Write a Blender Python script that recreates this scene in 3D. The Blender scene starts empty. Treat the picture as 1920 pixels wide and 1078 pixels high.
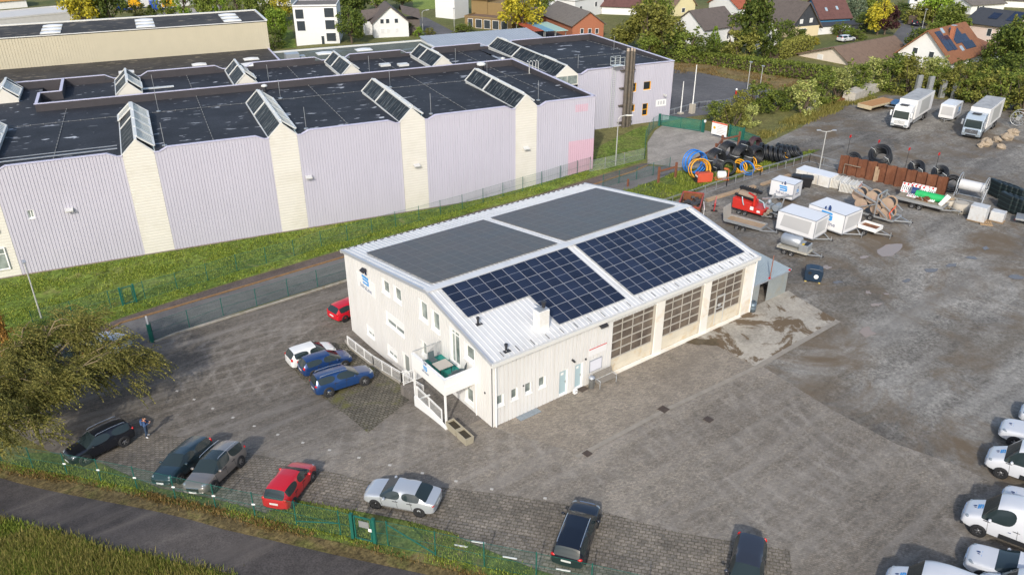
import bpy, bmesh, math, random
from mathutils import Vector, Matrix, noise as mnoise
from math import radians as R, sin, cos, pi, atan2, hypot, sqrt
S = bpy.context.scene
COL = S.collection
rnd = random.Random(11)

# ------------------------------------------------------------------ survey of the site
CAM = Vector((-24.69, -35.21, 32.87)); YAW = R(53.22); PITCH = R(27.43); FOC = 1490.0
FW = Vector((cos(PITCH)*cos(YAW), cos(PITCH)*sin(YAW), -sin(PITCH)))
RT = Vector((sin(YAW), -cos(YAW), 0)); UP = RT.cross(FW)
def ss(t):
    t = min(1, max(0, t)); return t*t*(3-2*t)
def T0(x, y):                                   # height of the terrain: the plot falls away to the north west
    return -2.4*ss((y-1)/18)*(1-ss((x-22)/30))
def T(x, y):                                    # plus the sunken path along the gable
    z = T0(x, y)
    if -1.42 < x < 0.4 and 8.02 < y < 19.5: z = min(z, -1.9-.5*ss((y-9)/9))
    return z
def G(px, py, z):
    d = FW + RT*((px-960)/FOC) + UP*((539-py)/FOC)
    return CAM + d*((z-CAM.z)/d.z)
def at(px, py, h=0.0):                          # the surveyed ground point (or a point h above the ground)
    z = -1.0
    for _ in range(50):
        p = G(px, py, z+h); z = .5*z + .5*T0(p.x, p.y)
    return p
def gpoly(pts): return [tuple(at(*p)[:2]) for p in pts]

# ------------------------------------------------------------------ mesh builder
class MB:
    def __init__(s): s.v = []; s.f = []; s.m = []; s.M = None; s.sm = []
    def add(s, vs, fs, mi=0, sm=False):
        o = len(s.v); M = s.M
        s.v += [tuple(M @ Vector(p)) for p in vs] if M else [tuple(p) for p in vs]
        for f in fs: s.f.append([i+o for i in f]); s.m.append(mi); s.sm.append(sm)
        return s
    def quad(s, a, b, c, d, mi=0): return s.add([a, b, c, d], [(0, 1, 2, 3)], mi)
    def box(s, a, b, mi=0):
        x0, y0, z0 = a; x1, y1, z1 = b
        return s.add([(x0,y0,z0),(x1,y0,z0),(x1,y1,z0),(x0,y1,z0),(x0,y0,z1),(x1,y0,z1),(x1,y1,z1),(x0,y1,z1)],
                     [(0,3,2,1),(4,5,6,7),(0,1,5,4),(1,2,6,5),(2,3,7,6),(3,0,4,7)], mi)
    def cbox(s, c, d, mi=0, rz=0, ry=0, rx=0):
        K = s.M; L = Matrix.Translation(c) @ Matrix.Rotation(rz,4,'Z') @ Matrix.Rotation(ry,4,'Y') @ Matrix.Rotation(rx,4,'X')
        s.M = K @ L if K else L
        s.box((-d[0]/2,-d[1]/2,-d[2]/2), (d[0]/2,d[1]/2,d[2]/2), mi); s.M = K; return s
    def beam(s, p, q, w, h=None, mi=0):              # rectangular bar from p to q
        p = Vector(p); q = Vector(q); h = h or w; d = q-p; L = d.length
        if L < 1e-6: return s
        d /= L; a = d.cross(Vector((0,0,1)))
        a = Vector((1,0,0)) if a.length < 1e-4 else a.normalized(); b = a.cross(d)
        vs = []
        for e in (p, q):
            for i, j in ((-1,-1),(1,-1),(1,1),(-1,1)): vs.append(e + a*(w/2*i) + b*(h/2*j))
        return s.add(vs, [(0,1,2,3),(7,6,5,4),(0,4,5,1),(1,5,6,2),(2,6,7,3),(3,7,4,0)], mi)
    def tube(s, pts, r, n=6, mi=0, closed=False, cap=True):
        P = [Vector(p) for p in pts]; N = len(P); rr = r if isinstance(r, (list, tuple)) else [r]*N
        rings = []; up = None
        for i in range(N):
            a = P[i-1] if (i > 0 or closed) else P[i]; b = P[(i+1) % N] if (i < N-1 or closed) else P[i]
            d = (b-a); d = d.normalized() if d.length > 1e-9 else Vector((0,0,1))
            if up is None: up = Vector((0,0,1)) if abs(d.z) < .9 else Vector((1,0,0))
            x = d.cross(up); x = x.normalized() if x.length > 1e-5 else Vector((1,0,0)); y = x.cross(d); up = y
            rings.append([P[i] + x*(rr[i]*cos(2*pi*k/n)) + y*(rr[i]*sin(2*pi*k/n)) for k in range(n)])
        vs = [q for g in rings for q in g]; fs = []
        for i in range(N if closed else N-1):
            j = (i+1) % N
            for k in range(n): fs.append((i*n+k, i*n+(k+1) % n, j*n+(k+1) % n, j*n+k))
        s.add(vs, fs, mi, True)
        if cap and not closed: s.add(rings[0], [tuple(range(n))[::-1]], mi); s.add(rings[-1], [tuple(range(n))], mi)
        return s
    def cyl(s, p, q, r, n=12, mi=0): return s.tube([p, q], r, n, mi)
    def torus(s, c, ax, R0, r, n=20, k=6, mi=0):
        ax = Vector(ax).normalized(); a = ax.orthogonal().normalized(); b = ax.cross(a); c = Vector(c); vs = []; fs = []
        for i in range(n):
            d = a*cos(2*pi*i/n) + b*sin(2*pi*i/n)
            for j in range(k): vs.append(c + d*(R0 + r*cos(2*pi*j/k)) + ax*(r*sin(2*pi*j/k)))
        for i in range(n):
            for j in range(k): fs.append((i*k+j, i*k+(j+1) % k, (i+1) % n*k+(j+1) % k, (i+1) % n*k+j))
        return s.add(vs, fs, mi, True)
    def lathe(s, prof, n=16, mi=0, o=(0,0,0)):
        vs = []; fs = []; m = len(prof)
        for i in range(n):
            t = 2*pi*i/n
            for r, z in prof: vs.append((o[0]+r*cos(t), o[1]+r*sin(t), o[2]+z))
        for i in range(n):
            for j in range(m-1): fs.append((i*m+j, (i+1) % n*m+j, (i+1) % n*m+j+1, i*m+j+1))
        return s.add(vs, fs, mi, True)
    def prism(s, poly, z0, z1, mi=0):
        n = len(poly); vs = [(x,y,z0) for x,y in poly] + [(x,y,z1) for x,y in poly]
        return s.add(vs, [tuple(range(n))[::-1], tuple(range(n,2*n))] + [(i,(i+1)%n,(i+1)%n+n,i+n) for i in range(n)], mi)
    def poly(s, pts, mi=0): return s.add(pts, [tuple(range(len(pts)))], mi)
    def ball(s, c, r, mi=0, n=8, m=6, nz=0):
        c = Vector(c); r = r if isinstance(r, tuple) else (r,r,r); vs = []; fs = []
        for i in range(m+1):
            t = pi*i/m
            for j in range(n):
                p = 2*pi*j/n; k = 1 + (rnd.uniform(-nz,nz) if nz else 0)
                vs.append(c + Vector((r[0]*sin(t)*cos(p)*k, r[1]*sin(t)*sin(p)*k, r[2]*cos(t)*k)))
        for i in range(m):
            for j in range(n): fs.append((i*n+j, (i+1)*n+j, (i+1)*n+(j+1)%n, i*n+(j+1)%n))
        return s.add(vs, fs, mi, nz == 0)
    def mesh(s, name, mats, smooth=None):
        me = bpy.data.meshes.new(name); me.from_pydata(s.v, [], s.f)
        for m in (mats if isinstance(mats, (list, tuple)) else [mats]): me.materials.append(m)
        me.polygons.foreach_set('material_index', s.m)
        me.polygons.foreach_set('use_smooth', s.sm if smooth is None else [smooth]*len(s.m))
        me.update(); return me
    def build(s, name, mats, parent=None, smooth=None, bevel=0, seg=1, norm=False):
        me = s.mesh(name, mats, smooth)
        if bevel or norm:
            bm = bmesh.new(); bm.from_mesh(me)
            bmesh.ops.remove_doubles(bm, verts=bm.verts, dist=1e-5); bmesh.ops.recalc_face_normals(bm, faces=bm.faces)
            if bevel:
                es = [e for e in bm.edges if len(e.link_faces) == 2 and e.calc_face_angle(0) > .6]
                bmesh.ops.bevel(bm, geom=es, offset=bevel, segments=seg, affect='EDGES', clamp_overlap=True, profile=.5)
            bm.to_mesh(me); bm.free()
        return link(name, me, parent)
def build_apart(b, name, mats, parent=None, tol=.3):
    """like MB.build, but pieces that stand apart become objects of their own"""
    N = len(b.v); par = list(range(N))
    def find(i):
        while par[i] != i: par[i] = par[par[i]]; i = par[i]
        return i
    for f in b.f:
        r = find(f[0])
        for i in f[1:]: par[find(i)] = r
    bb = {}
    for i, v in enumerate(b.v):
        r = find(i); q = bb.setdefault(r, [list(v), list(v)])
        for k in range(3): q[0][k] = min(q[0][k], v[k]); q[1][k] = max(q[1][k], v[k])
    ks = list(bb); lab = {k: k for k in ks}
    def top(k):
        while lab[k] != k: lab[k] = lab[lab[k]]; k = lab[k]
        return k
    ks.sort(key=lambda k: bb[k][0][0])
    for n, i in enumerate(ks):
        for j in ks[n+1:]:
            if bb[j][0][0] > bb[i][1][0]+tol: break
            if all(bb[i][0][a]-tol < bb[j][1][a] and bb[j][0][a]-tol < bb[i][1][a] for a in (1,2)): lab[top(j)] = top(i)
    out = {}
    for f, m, sm in zip(b.f, b.m, b.sm): out.setdefault(top(find(f[0])), []).append((f, m, sm))
    res = []
    for fs in out.values():
        c = MB(); mp = {}
        for f, m, sm in fs:
            g = []
            for i in f:
                if i not in mp: mp[i] = len(c.v); c.v.append(b.v[i])
                g.append(mp[i])
            c.f.append(g); c.m.append(m); c.sm.append(sm)
        res.append(c.build(name, mats, parent))
    return res
def link(name, me, parent=None):
    o = bpy.data.objects.new(name, me); COL.objects.link(o)
    if parent: o.parent = parent
    return o
def tag(o, label=None, cat=None, group=None, kind=None):
    if label: o['label'] = label
    if cat: o['category'] = cat
    if group: o['group'] = group
    if kind: o['kind'] = kind
    return o
def thing(name, label, cat, loc=(0,0,0), rz=0, group=None, sc=1):
    o = bpy.data.objects.new(name, None); COL.objects.link(o); o.empty_display_size = .2
    o.location = loc; o.rotation_euler = (0,0,rz); o.scale = (sc,sc,sc) if not isinstance(sc, tuple) else sc
    return tag(o, label, cat, group)
def dup(o, label, loc=None, rz=None, sc=None, group=None, cat=None, parent=None):
    c = o.copy(); COL.objects.link(c)
    if parent is not None: c.parent = parent
    else:
        if label: c['label'] = label
        if cat: c['category'] = cat
        if group: c['group'] = group
        if loc is not None: c.location = loc
        if rz is not None: c.rotation_euler = (0,0,rz)
        if sc is not None: c.scale = (sc,sc,sc) if not isinstance(sc, tuple) else sc
    for k in list(o.children): dup(k, None, parent=c)
    return c
def tree_of(o):
    r = [o]
    for c in o.children: r += tree_of(c)
    return r
def repaint(o, old, new):
    for c in tree_of(o):
        if c.data is None: continue
        for i, sl in enumerate(c.material_slots):
            if sl.material == old: sl.link = 'OBJECT'; sl.material = new
def face_M(o, sd, nd): # local frame of a wall: s along sd, d outward along nd, z up
    sd = Vector(sd); nd = Vector(nd); o = Vector(o)
    return Matrix(((sd.x,nd.x,0,o.x),(sd.y,nd.y,0,o.y),(sd.z,nd.z,1,o.z),(0,0,0,1)))

# ------------------------------------------------------------------ materials
class NT:
    def __init__(s, name):
        s.m = bpy.data.materials.new(name); s.m.use_nodes = True; s.t = s.m.node_tree; s.n = s.t.nodes
        s.b = s.n['Principled BSDF']
    def new(s, t, **k):
        x = s.n.new(t)
        for a, v in k.items():
            if hasattr(x, a): setattr(x, a, v)
            else: x.inputs[a].default_value = v
        return x
    def l(s, a, b): s.t.links.new(a, b)
    def coords(s, rot=0, sc=(1,1,1), src='Object'):
        c = s.new('ShaderNodeTexCoord'); m = s.new('ShaderNodeMapping'); s.l(c.outputs[src], m.inputs[0])
        m.inputs[2].default_value = (0,0,rot); m.inputs[3].default_value = sc; return m.outputs[0]
    def noise(s, v, scale, detail=4, rough=.6, dist=0):
        x = s.new('ShaderNodeTexNoise'); x.inputs['Scale'].default_value = scale; x.inputs['Detail'].default_value = detail
        x.inputs['Roughness'].default_value = rough; x.inputs['Distortion'].default_value = dist; s.l(v, x.inputs['Vector']); return x.outputs['Fac']
    def ramp(s, f, stops):
        x = s.new('ShaderNodeValToRGB'); e = x.color_ramp.elements
        while len(e) < len(stops): e.new(.5)
        for k, (p, c) in zip(e, stops): k.position = p; k.color = (*c, 1) if len(c) == 3 else c
        s.l(f, x.inputs[0]); return x.outputs[0]
    def mix(s, f, a, b, blend='MIX'):
        x = s.new('ShaderNodeMix', data_type='RGBA', blend_type=blend)
        for i, v in ((0, f), (6, a), (7, b)):
            if isinstance(v, (int, float)): x.inputs[i].default_value = v
            elif isinstance(v, tuple): x.inputs[i].default_value = (*v, 1)
            else: s.l(v, x.inputs[i])
        return x.outputs[2]
    def math(s, op, a, b=0.0, c=None):
        x = s.new('ShaderNodeMath', operation=op)
        for i, v in enumerate((a, b) if c is None else (a, b, c)):
            if isinstance(v, (int, float)): x.inputs[i].default_value = v
            else: s.l(v, x.inputs[i])
        return x.outputs[0]
    def bump(s, h, st=.3, d=.02):
        x = s.new('ShaderNodeBump'); x.inputs['Strength'].default_value = st; x.inputs['Distance'].default_value = d
        s.l(h, x.inputs['Height']); s.l(x.outputs[0], s.b.inputs['Normal'])
    def done(s, col=None, rough=.6, metal=0, spec=None):
        if col is not None:
            if isinstance(col, tuple): s.b.inputs['Base Color'].default_value = (*col, 1)
            else: s.l(col, s.b.inputs['Base Color'])
        if isinstance(rough, (int, float)): s.b.inputs['Roughness'].default_value = rough
        else: s.l(rough, s.b.inputs['Roughness'])
        s.b.inputs['Metallic'].default_value = metal
        if spec is not None: s.b.inputs['Specular IOR Level'].default_value = spec
        return s.m
def mul(c, k): return tuple(min(1, x*k) for x in c)
def M(name, c, rough=.55, metal=0, var=.12, sc=1.2, dirt=None, dsc=.6, coat=0, spec=None, bump=0, objr=0):
    n = NT(name); v = n.coords()
    f = n.noise(v, sc, 5, .65); col = n.mix(f, mul(c, 1-var*1.6), mul(c, 1+var*1.2))
    if dirt:
        g = n.noise(v, dsc, 6, .7, .4); g = n.ramp(g, [(.5,(0,0,0)), (.75,(1,1,1))]); col = n.mix(g, col, dirt)
    if objr:
        oi = n.new('ShaderNodeObjectInfo'); k = n.math('MULTIPLY_ADD', oi.outputs['Random'], 2*objr, 1-objr)
        hs = n.new('ShaderNodeHueSaturation'); n.l(col, hs.inputs['Color']); n.l(k, hs.inputs['Value']); col = hs.outputs[0]
    if bump: n.bump(n.noise(v, sc*6, 4), bump, .03)
    if coat: n.b.inputs['Coat Weight'].default_value = coat; n.b.inputs['Coat Roughness'].default_value = .06
    return n.done(col, rough, metal, spec)

def ground_mat(name, cols, s1=.15, s2=6., var=.35, streak=None, moss=None, brick=None, rough=.9, bump=.35, arcs=(), across=None):
    """cols: ramp colours over large patches; streak=(rot, stretch, scale, amount, colour); moss=(col, scale, lo, hi); brick=(rot, w, h, mortar_col, mortar)"""
    n = NT(name); v = n.coords()
    f = n.noise(v, s1, 6, .62, .6); k = len(cols)
    col = n.ramp(f, [(.30+.40*i/max(1,k-1), c) for i, c in enumerate(cols)])
    h = n.noise(v, s2, 4, .8); g = n.ramp(h, [(.36, (1-var,)*3), (.64, (1+var*.75,)*3)])
    col = n.mix(1., col, g, 'MULTIPLY')
    md = n.noise(v, .9, 5, .7, .3); col = n.mix(1., col, n.ramp(md, [(.34, (1-var*.6,)*3), (.68, (1+var*.5,)*3)]), 'MULTIPLY')
    if across:                                           # vignette painted into the colour: bands along y darken both ends of the lot
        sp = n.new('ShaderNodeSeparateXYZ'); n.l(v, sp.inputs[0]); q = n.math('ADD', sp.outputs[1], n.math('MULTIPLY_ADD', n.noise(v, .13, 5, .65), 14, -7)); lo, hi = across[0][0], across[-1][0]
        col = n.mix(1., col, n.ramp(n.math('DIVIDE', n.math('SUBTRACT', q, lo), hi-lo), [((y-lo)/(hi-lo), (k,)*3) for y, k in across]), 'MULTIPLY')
    if brick:
        rot, bw, bh, mc, ms = brick
        b = n.new('ShaderNodeTexBrick'); n.l(n.coords(rot), b.inputs['Vector'])
        b.inputs['Scale'].default_value = 1.; b.inputs['Brick Width'].default_value = bw; b.inputs['Row Height'].default_value = bh
        b.inputs['Mortar Size'].default_value = ms; b.inputs['Mortar Smooth'].default_value = .3
        b.inputs['Color1'].default_value = (.78,.78,.78,1); b.inputs['Color2'].default_value = (1.2,1.16,1.12,1); b.inputs['Mortar'].default_value = (*mc,1)
        col = n.mix(1., col, b.outputs['Color'], 'MULTIPLY')
    if streak:
        for st in streak:
            rot, a, sc, am, sc_col = st
            w = n.noise(n.coords(rot, (1/a, 1, 1)), sc, 5, .6, .5); w = n.ramp(w, [(.48,(0,0,0)), (.72,(am,)*3)])
            col = n.mix(w, col, sc_col)
    for (cx, cy, sc, am, ac) in arcs:                    # tyre scuffs: wandering thin arcs
        c = n.new('ShaderNodeTexCoord'); mp = n.new('ShaderNodeMapping'); n.l(c.outputs['Object'], mp.inputs[0]); mp.inputs[1].default_value = (-cx, -cy, 0)
        w = n.new('ShaderNodeTexWave', wave_type='RINGS', rings_direction='Z'); n.l(mp.outputs[0], w.inputs['Vector']); w.inputs['Scale'].default_value = sc; w.inputs['Distortion'].default_value = 5; w.inputs['Detail'].default_value = 3; w.inputs['Detail Scale'].default_value = .35
        k = n.math('MULTIPLY', n.ramp(w.outputs['Fac'], [(.70,(0,0,0)), (.98,(am,)*3)]), n.ramp(n.noise(v, .16, 4, .7), [(.46,(0,0,0)), (.62,(1,1,1))])); k = n.math('MULTIPLY', k, n.ramp(h, [(.4,(.3,)*3), (.62,(1,)*3)])); col = n.mix(k, col, ac)
    if moss:
        mc, msc, lo, hi = moss; w = n.noise(v, msc, 6, .7, .8); w = n.ramp(w, [(lo,(0,0,0)), (hi,(1,1,1))]); col = n.mix(w, col, mc)
    n.bump(h, bump, .04); return n.done(col, rough, 0, .25)
# ------------------------------------------------------------------ light, camera
SUN_EL, SUN_AZ = R(33), R(41)                 # the light travels towards azimuth 29 degrees
W = bpy.data.worlds.new("World"); S.world = W; W.use_nodes = True
wt = W.node_tree; sky = wt.nodes.new('ShaderNodeTexSky'); sky.sky_type = 'NISHITA'; sky.sun_disc = False
sky.sun_elevation = SUN_EL; sky.sun_rotation = atan2(-cos(SUN_AZ), -sin(SUN_AZ)); sky.air_density = 1.0; sky.dust_density = 2.0
wt.links.new(sky.outputs[0], wt.nodes['Background'].inputs[0]); wt.nodes['Background'].inputs[1].default_value = .15
sl = bpy.data.lights.new('sun', 'SUN'); sl.energy = 2.2; sl.angle = R(1.5); sl.color = (1, .945, .86)
so = bpy.data.objects.new('sun', sl); COL.objects.link(so)
so.rotation_euler = Vector((cos(SUN_AZ)*cos(SUN_EL), sin(SUN_AZ)*cos(SUN_EL), -sin(SUN_EL))).to_track_quat('-Z', 'Y').to_euler()
cd = bpy.data.cameras.new('camera'); co = bpy.data.objects.new('camera', cd); COL.objects.link(co)
cd.sensor_width = 36; cd.lens = FOC/1920*36; cd.clip_end = 3000
m = Matrix((RT, UP, -FW)).transposed().to_4x4(); m.translation = CAM; co.matrix_world = m; S.camera = co
S.view_settings.view_transform = 'Standard'; S.view_settings.look = 'None'; S.view_settings.gamma = 1; S.view_settings.exposure = .42
S.cycles.max_bounces = 5; S.cycles.transparent_max_bounces = 12; S.cycles.caustics_reflective = False; S.cycles.caustics_refractive = False

# ------------------------------------------------------------------ ground
XS = [-700,-300,-120,-60,-40,-1.43,-1.40,.35,.45] + [22+1.5*i for i in range(21)] + [60,80,110,160,300,600,1000]
YS = [-300,-100,-40,0] + [1+i*.9 for i in range(21)] + [8.0,8.04,19.45,19.55,20.5,30,45,60,90,130,200,400,700,1000]
XS.sort(); YS.sort()
def sheet(name, poly, mat, lay, kind='structure'):
    bm = bmesh.new(); bm.faces.new([bm.verts.new((x,y,0)) for x,y in poly])
    bmesh.ops.triangulate(bm, faces=bm.faces)
    x0 = min(p[0] for p in poly); x1 = max(p[0] for p in poly); y0 = min(p[1] for p in poly); y1 = max(p[1] for p in poly)
    for L, lo, hi, no in ((XS,x0,x1,(1,0,0)), (YS,y0,y1,(0,1,0))):
        for c in L:
            if lo < c < hi: bmesh.ops.bisect_plane(bm, geom=bm.verts[:]+bm.edges[:]+bm.faces[:], plane_co=(no[0]*c,no[1]*c,0), plane_no=no, dist=1e-4)
    for v in bm.verts: v.co.z = T(v.co.x, v.co.y) + lay*.012
    bmesh.ops.recalc_face_normals(bm, faces=bm.faces)
    if sum(f.normal.z for f in bm.faces) < 0: bmesh.ops.reverse_faces(bm, faces=bm.faces)
    me = bpy.data.meshes.new(name); bm.to_mesh(me); bm.free(); me.materials.append(mat)
    o = link(name, me); 
    if kind: o['kind'] = kind
    return o
FENCE_ROT = -R(33)
mGround = ground_mat('ground', [(.10,.125,.035),(.16,.16,.055),(.22,.19,.075)], .05, 5, .5, bump=.8)
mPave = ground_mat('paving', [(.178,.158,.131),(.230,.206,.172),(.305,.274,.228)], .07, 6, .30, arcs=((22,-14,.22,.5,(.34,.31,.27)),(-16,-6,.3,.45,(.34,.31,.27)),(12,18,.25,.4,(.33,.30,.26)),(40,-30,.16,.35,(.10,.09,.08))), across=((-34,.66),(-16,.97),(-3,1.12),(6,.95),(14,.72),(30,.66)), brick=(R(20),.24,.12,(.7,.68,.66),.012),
    streak=[(R(49),9,1.1,.4,(.33,.30,.265)), (R(126),10,.9,.35,(.31,.285,.25)), (R(70),6,.35,.3,(.11,.098,.086))])
mGrid = ground_mat('grid', [(.172,.154,.130),(.215,.193,.163),(.262,.236,.200)], .25, 7, .34, brick=(R(50),.36,.24,(.56,.54,.46),.028), moss=((.13,.12,.06),.10,.62,.72))
mMoss = ground_mat('mossgrid', [(.16,.145,.12),(.205,.185,.15)], .3, 7, .35, brick=(R(7),.34,.30,(.5,.5,.4),.045), moss=((.15,.145,.05),.3,.52,.64))
mGravel = ground_mat('gravel', [(.10,.093,.083),(.172,.160,.141),(.255,.240,.212),(.34,.32,.285)], .06, 3.4, .48, bump=.8, moss=((.15,.115,.078),.11,.50,.66),
    streak=[(R(-81),6,.2,.75,(.085,.08,.076)), (R(49),6,.3,.6,(.36,.345,.315)), (R(15),4,.3,.6,(.12,.098,.07))])
mConc = ground_mat('concrete', [(.30,.275,.23),(.40,.37,.315),(.35,.315,.26)], .2, 4, .2, moss=((.15,.11,.07),.32,.50,.555), streak=[(R(40),1.6,.5,.6,(.5,.45,.37))])
mConc2 = ground_mat('gateconcrete', [(.27,.245,.215),(.36,.33,.29),(.23,.215,.19)], .12, 4, .2, streak=[(R(-40),5,.3,.7,(.14,.13,.12))])
mLane = ground_mat('lane', [(.115,.112,.11),(.15,.146,.142),(.185,.178,.17)], .1, 8, .25, streak=[(R(-14),9,.5,.5,(.24,.23,.215)),(R(-14),8,.4,.5,(.085,.08,.08))])
mPath = ground_mat('footpath', [(.10,.078,.068),(.14,.11,.095),(.085,.072,.066)], .14, 6, .3)
mRoad = ground_mat('road', [(.058,.052,.05),(.085,.075,.07),(.118,.103,.092)], .12, 10, .35, streak=[(R(-33),9,.45,.6,(.19,.165,.14)),(R(-33),9,.3,.7,(.055,.05,.05))])
mBank = ground_mat('grassbank', [(.095,.15,.022),(.14,.20,.032),(.21,.235,.06)], .25, 3.2, .6, bump=1., moss=((.29,.24,.10),.5,.6,.74))
mLawn = ground_mat('lawn', [(.08,.115,.025),(.115,.155,.035),(.19,.18,.06)], .3, 4, .55, bump=1., moss=((.22,.17,.08),.35,.56,.7))
mVerge = ground_mat('verge', [(.10,.075,.035),(.16,.12,.05),(.12,.13,.03)], .4, 4, .6, bump=1.)
mDry = ground_mat('drygrass', [(.16,.115,.05),(.24,.175,.08),(.17,.16,.05)], .15, 3, .5, bump=1.)
mAsph = ground_mat('asphalt', [(.10,.098,.10),(.13,.128,.13),(.16,.155,.155)], .1, 6, .25)
mField = ground_mat('meadow', [(.20,.26,.05),(.26,.32,.07)], .1, 3, .4)
mWater = NT('water').done((.15,.14,.13), .18, 0, .5)
def big():
    bm = bmesh.new(); g = {}
    for i, x in enumerate(XS):
        for j, y in enumerate(YS): g[i,j] = bm.verts.new((x,y,T(x,y)))
    for i in range(len(XS)-1):
        for j in range(len(YS)-1): bm.faces.new((g[i,j],g[i+1,j],g[i+1,j+1],g[i,j+1]))
    me = bpy.data.meshes.new('ground'); bm.to_mesh(me); bm.free(); me.materials.append(mGround); link('ground', me)['kind'] = 'structure'
big()
def psheet(name, px, mat, lay, kind='structure'): return sheet(name, gpoly(px), mat, lay, kind)
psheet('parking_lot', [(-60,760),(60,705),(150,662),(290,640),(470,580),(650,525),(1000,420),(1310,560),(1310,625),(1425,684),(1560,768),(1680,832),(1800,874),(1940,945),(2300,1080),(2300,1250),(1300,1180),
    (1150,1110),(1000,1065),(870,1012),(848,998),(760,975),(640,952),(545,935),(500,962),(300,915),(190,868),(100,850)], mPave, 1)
mPave2 = ground_mat('dustypaving', [(.25,.222,.182),(.305,.272,.226),(.27,.238,.195)], .1, 9, .24, brick=(R(20),.24,.12,(.78,.76,.74),.012), streak=[(R(28),5,.35,.55,(.19,.165,.135))])
psheet('dusty_paving', [(921,800),(1090,852),(1250,766),(1424,684),(1300,622),(1140,700)], mPave2, 2)
psheet('paver_strip', [(130,835),(200,800),(320,815),(470,850),(600,880),(700,905),(850,915),(1000,935),(1060,945),(1140,962),(1280,1000),(1480,1030),(1490,1100),(1400,1180),(1300,1178),
    (1150,1110),(1000,1065),(870,1012),(848,998),(760,975),(640,952),(545,935),(500,962),(300,915),(190,868),(110,850)], mGrid, 2)
psheet('grass_paving', [(540,672),(590,640),(652,645),(750,717),(778,742),(690,812),(560,705)], mMoss, 2)
psheet('gravel_yard', [(1425,684),(1560,768),(1680,832),(1800,874),(1940,945),(2300,1080),(2600,700),(2300,120),(1960,172),(1800,190),(1660,178),(1560,205),(1500,240),(1440,268),(1400,300),(1330,350),(1240,385),(1100,430),(1310,560),(1310,628)], mGravel, 1)
psheet('concrete_apron', [(1296,622),(1396,583),(1478,545),(1500,560),(1572,602),(1420,690)], mConc, 3)
psheet('lane', [(-150,790),(60,700),(228,607),(400,556),(640,485),(900,410),(1100,353),(1215,312),(1262,312),(1292,322),(1200,352),(1100,382),(1000,415),(800,478),(650,523),(470,578),(290,637),(120,705),(-100,830)], mLane, 2)
psheet('footpath', [(-150,770),(150,628),(228,597),(400,541),(640,470),(900,395),(1100,338),(1175,316),(1200,308),(1218,306),(1215,312),(1100,352),(900,409),(640,484),(400,555),(228,606),(60,698),(-140,785)], mPath, 3)
psheet('grass_bank', [(-300,590),(-80,538),(36,515),(500,440),(1000,346),(1112,316),(1112,282),(1200,238),(1216,236),(1213,270),(1210,300),(1195,306),(1100,336),(900,393),(640,468),(400,539),(228,595),(100,645),(-300,790)], mBank, 1)
psheet('gate_yard', [(1214,308),(1214,268),(1228,246),(1242,236),(1325,246),(1420,272),(1400,292),(1300,318),(1262,313)], mConc2, 3)
psheet('rough_lawn', [(1165,362),(1235,336),(1275,320),(1420,306),(1500,286),(1540,280),(1500,300),(1400,330),(1330,350),(1262,378)], mLawn, 3)
psheet('visitor_lot', [(1235,232),(1225,180),(1258,130),(1330,140),(1400,155),(1470,176),(1484,190),(1430,200),(1350,212),(1290,220)], mAsph, 2)
psheet('dry_bank', [(1240,110),(1330,116),(1530,143),(1560,180),(1510,205),(1470,180),(1400,157),(1330,141),(1240,140)], mDry, 1)
psheet('country_road', [(-200,845),(0,895),(200,940),(420,992),(640,1042),(900,1098),(1100,1140),(1500,1226),(1400,1322),(1000,1222),(560,1110),(460,1082),(210,1030),(0,968),(-200,915)], mRoad, 2)
psheet('verge', [(-200,838),(0,880),(150,906),(300,940),(480,985),(640,1018),(870,1075),(1000,1120),(900,1099),(640,1043),(420,993),(200,941),(0,896),(-200,846)], mVerge, 3)
psheet('inner_verge', [(-100,845),(100,850),(190,869),(300,916),(500,963),(545,936),(640,953),(760,976),(848,999),(868,1014),(1000,1066),(1080,1098),(1000,1098),(870,1074),(640,1017),(480,984),(300,939),(150,905),(0,879)], mLawn, 3)
psheet('village_street', [(1560,92),(1620,92),(1672,70),(1690,48),(1668,20),(1690,16),(1735,50),(1738,78),(1700,108),(1640,112)], mAsph, 2)
psheet('side_street', [(770,30),(800,34),(862,66),(920,90),(880,100),(800,80),(785,50)], mAsph, 2)
psheet('car_park', [(990,40),(1010,34),(1090,50),(1090,80),(1000,80)], mAsph, 2)
psheet('haulage_yard', [(160,40),(420,10),(420,40),(280,60)], mConc2, 2)
psheet('meadow', [(770,-25),(860,-25),(860,14),(776,20)], mField, 2)
psheet('villa_lawn', [(528,60),(548,56),(556,90),(530,92)], mBank, 2)
psheet('rear_lawn', [(1240,108),(1262,104),(1330,112),(1330,118),(1240,118)], mBank, 3)
# puddles and stains lie on the yard
def blob(cx, cy, rx, ry, n=18, k=.28):
    ph = [rnd.uniform(0,6.28) for _ in range(4)]
    return [(cx+rx*cos(a)*(1+k*sin(2*a+ph[0])+k*.7*sin(3*a+ph[1])+.12*sin(5*a+ph[2])), cy+ry*sin(a)*(1+k*sin(2*a+ph[3])+k*.6*sin(4*a+ph[1]))) for a in [2*pi*i/n for i in range(n)]]
mMud = NT('muddywater').done((.30,.24,.19), .12, 0, .6)
for px, py, rx, ry, mm in ((1668,470,20,13,mMud),(1620,483,8,3,mMud),(1785,498,11,4,mWater),(1822,484,9,3,mWater),(1848,466,6,3,mWater),(1905,520,12,5,mWater),(1570,530,8,3,mWater),(1700,527,7,3,mWater),
        (1643,572,10,4,mMud),(1625,623,14,8,mMud),(1550,502,7,4,mMud),(1745,508,16,4,mWater),(1628,549,5,4,mMud),(1662,552,6,2,mMud)):
    psheet('water', blob(px,py,rx,ry), mm, 4)
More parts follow.
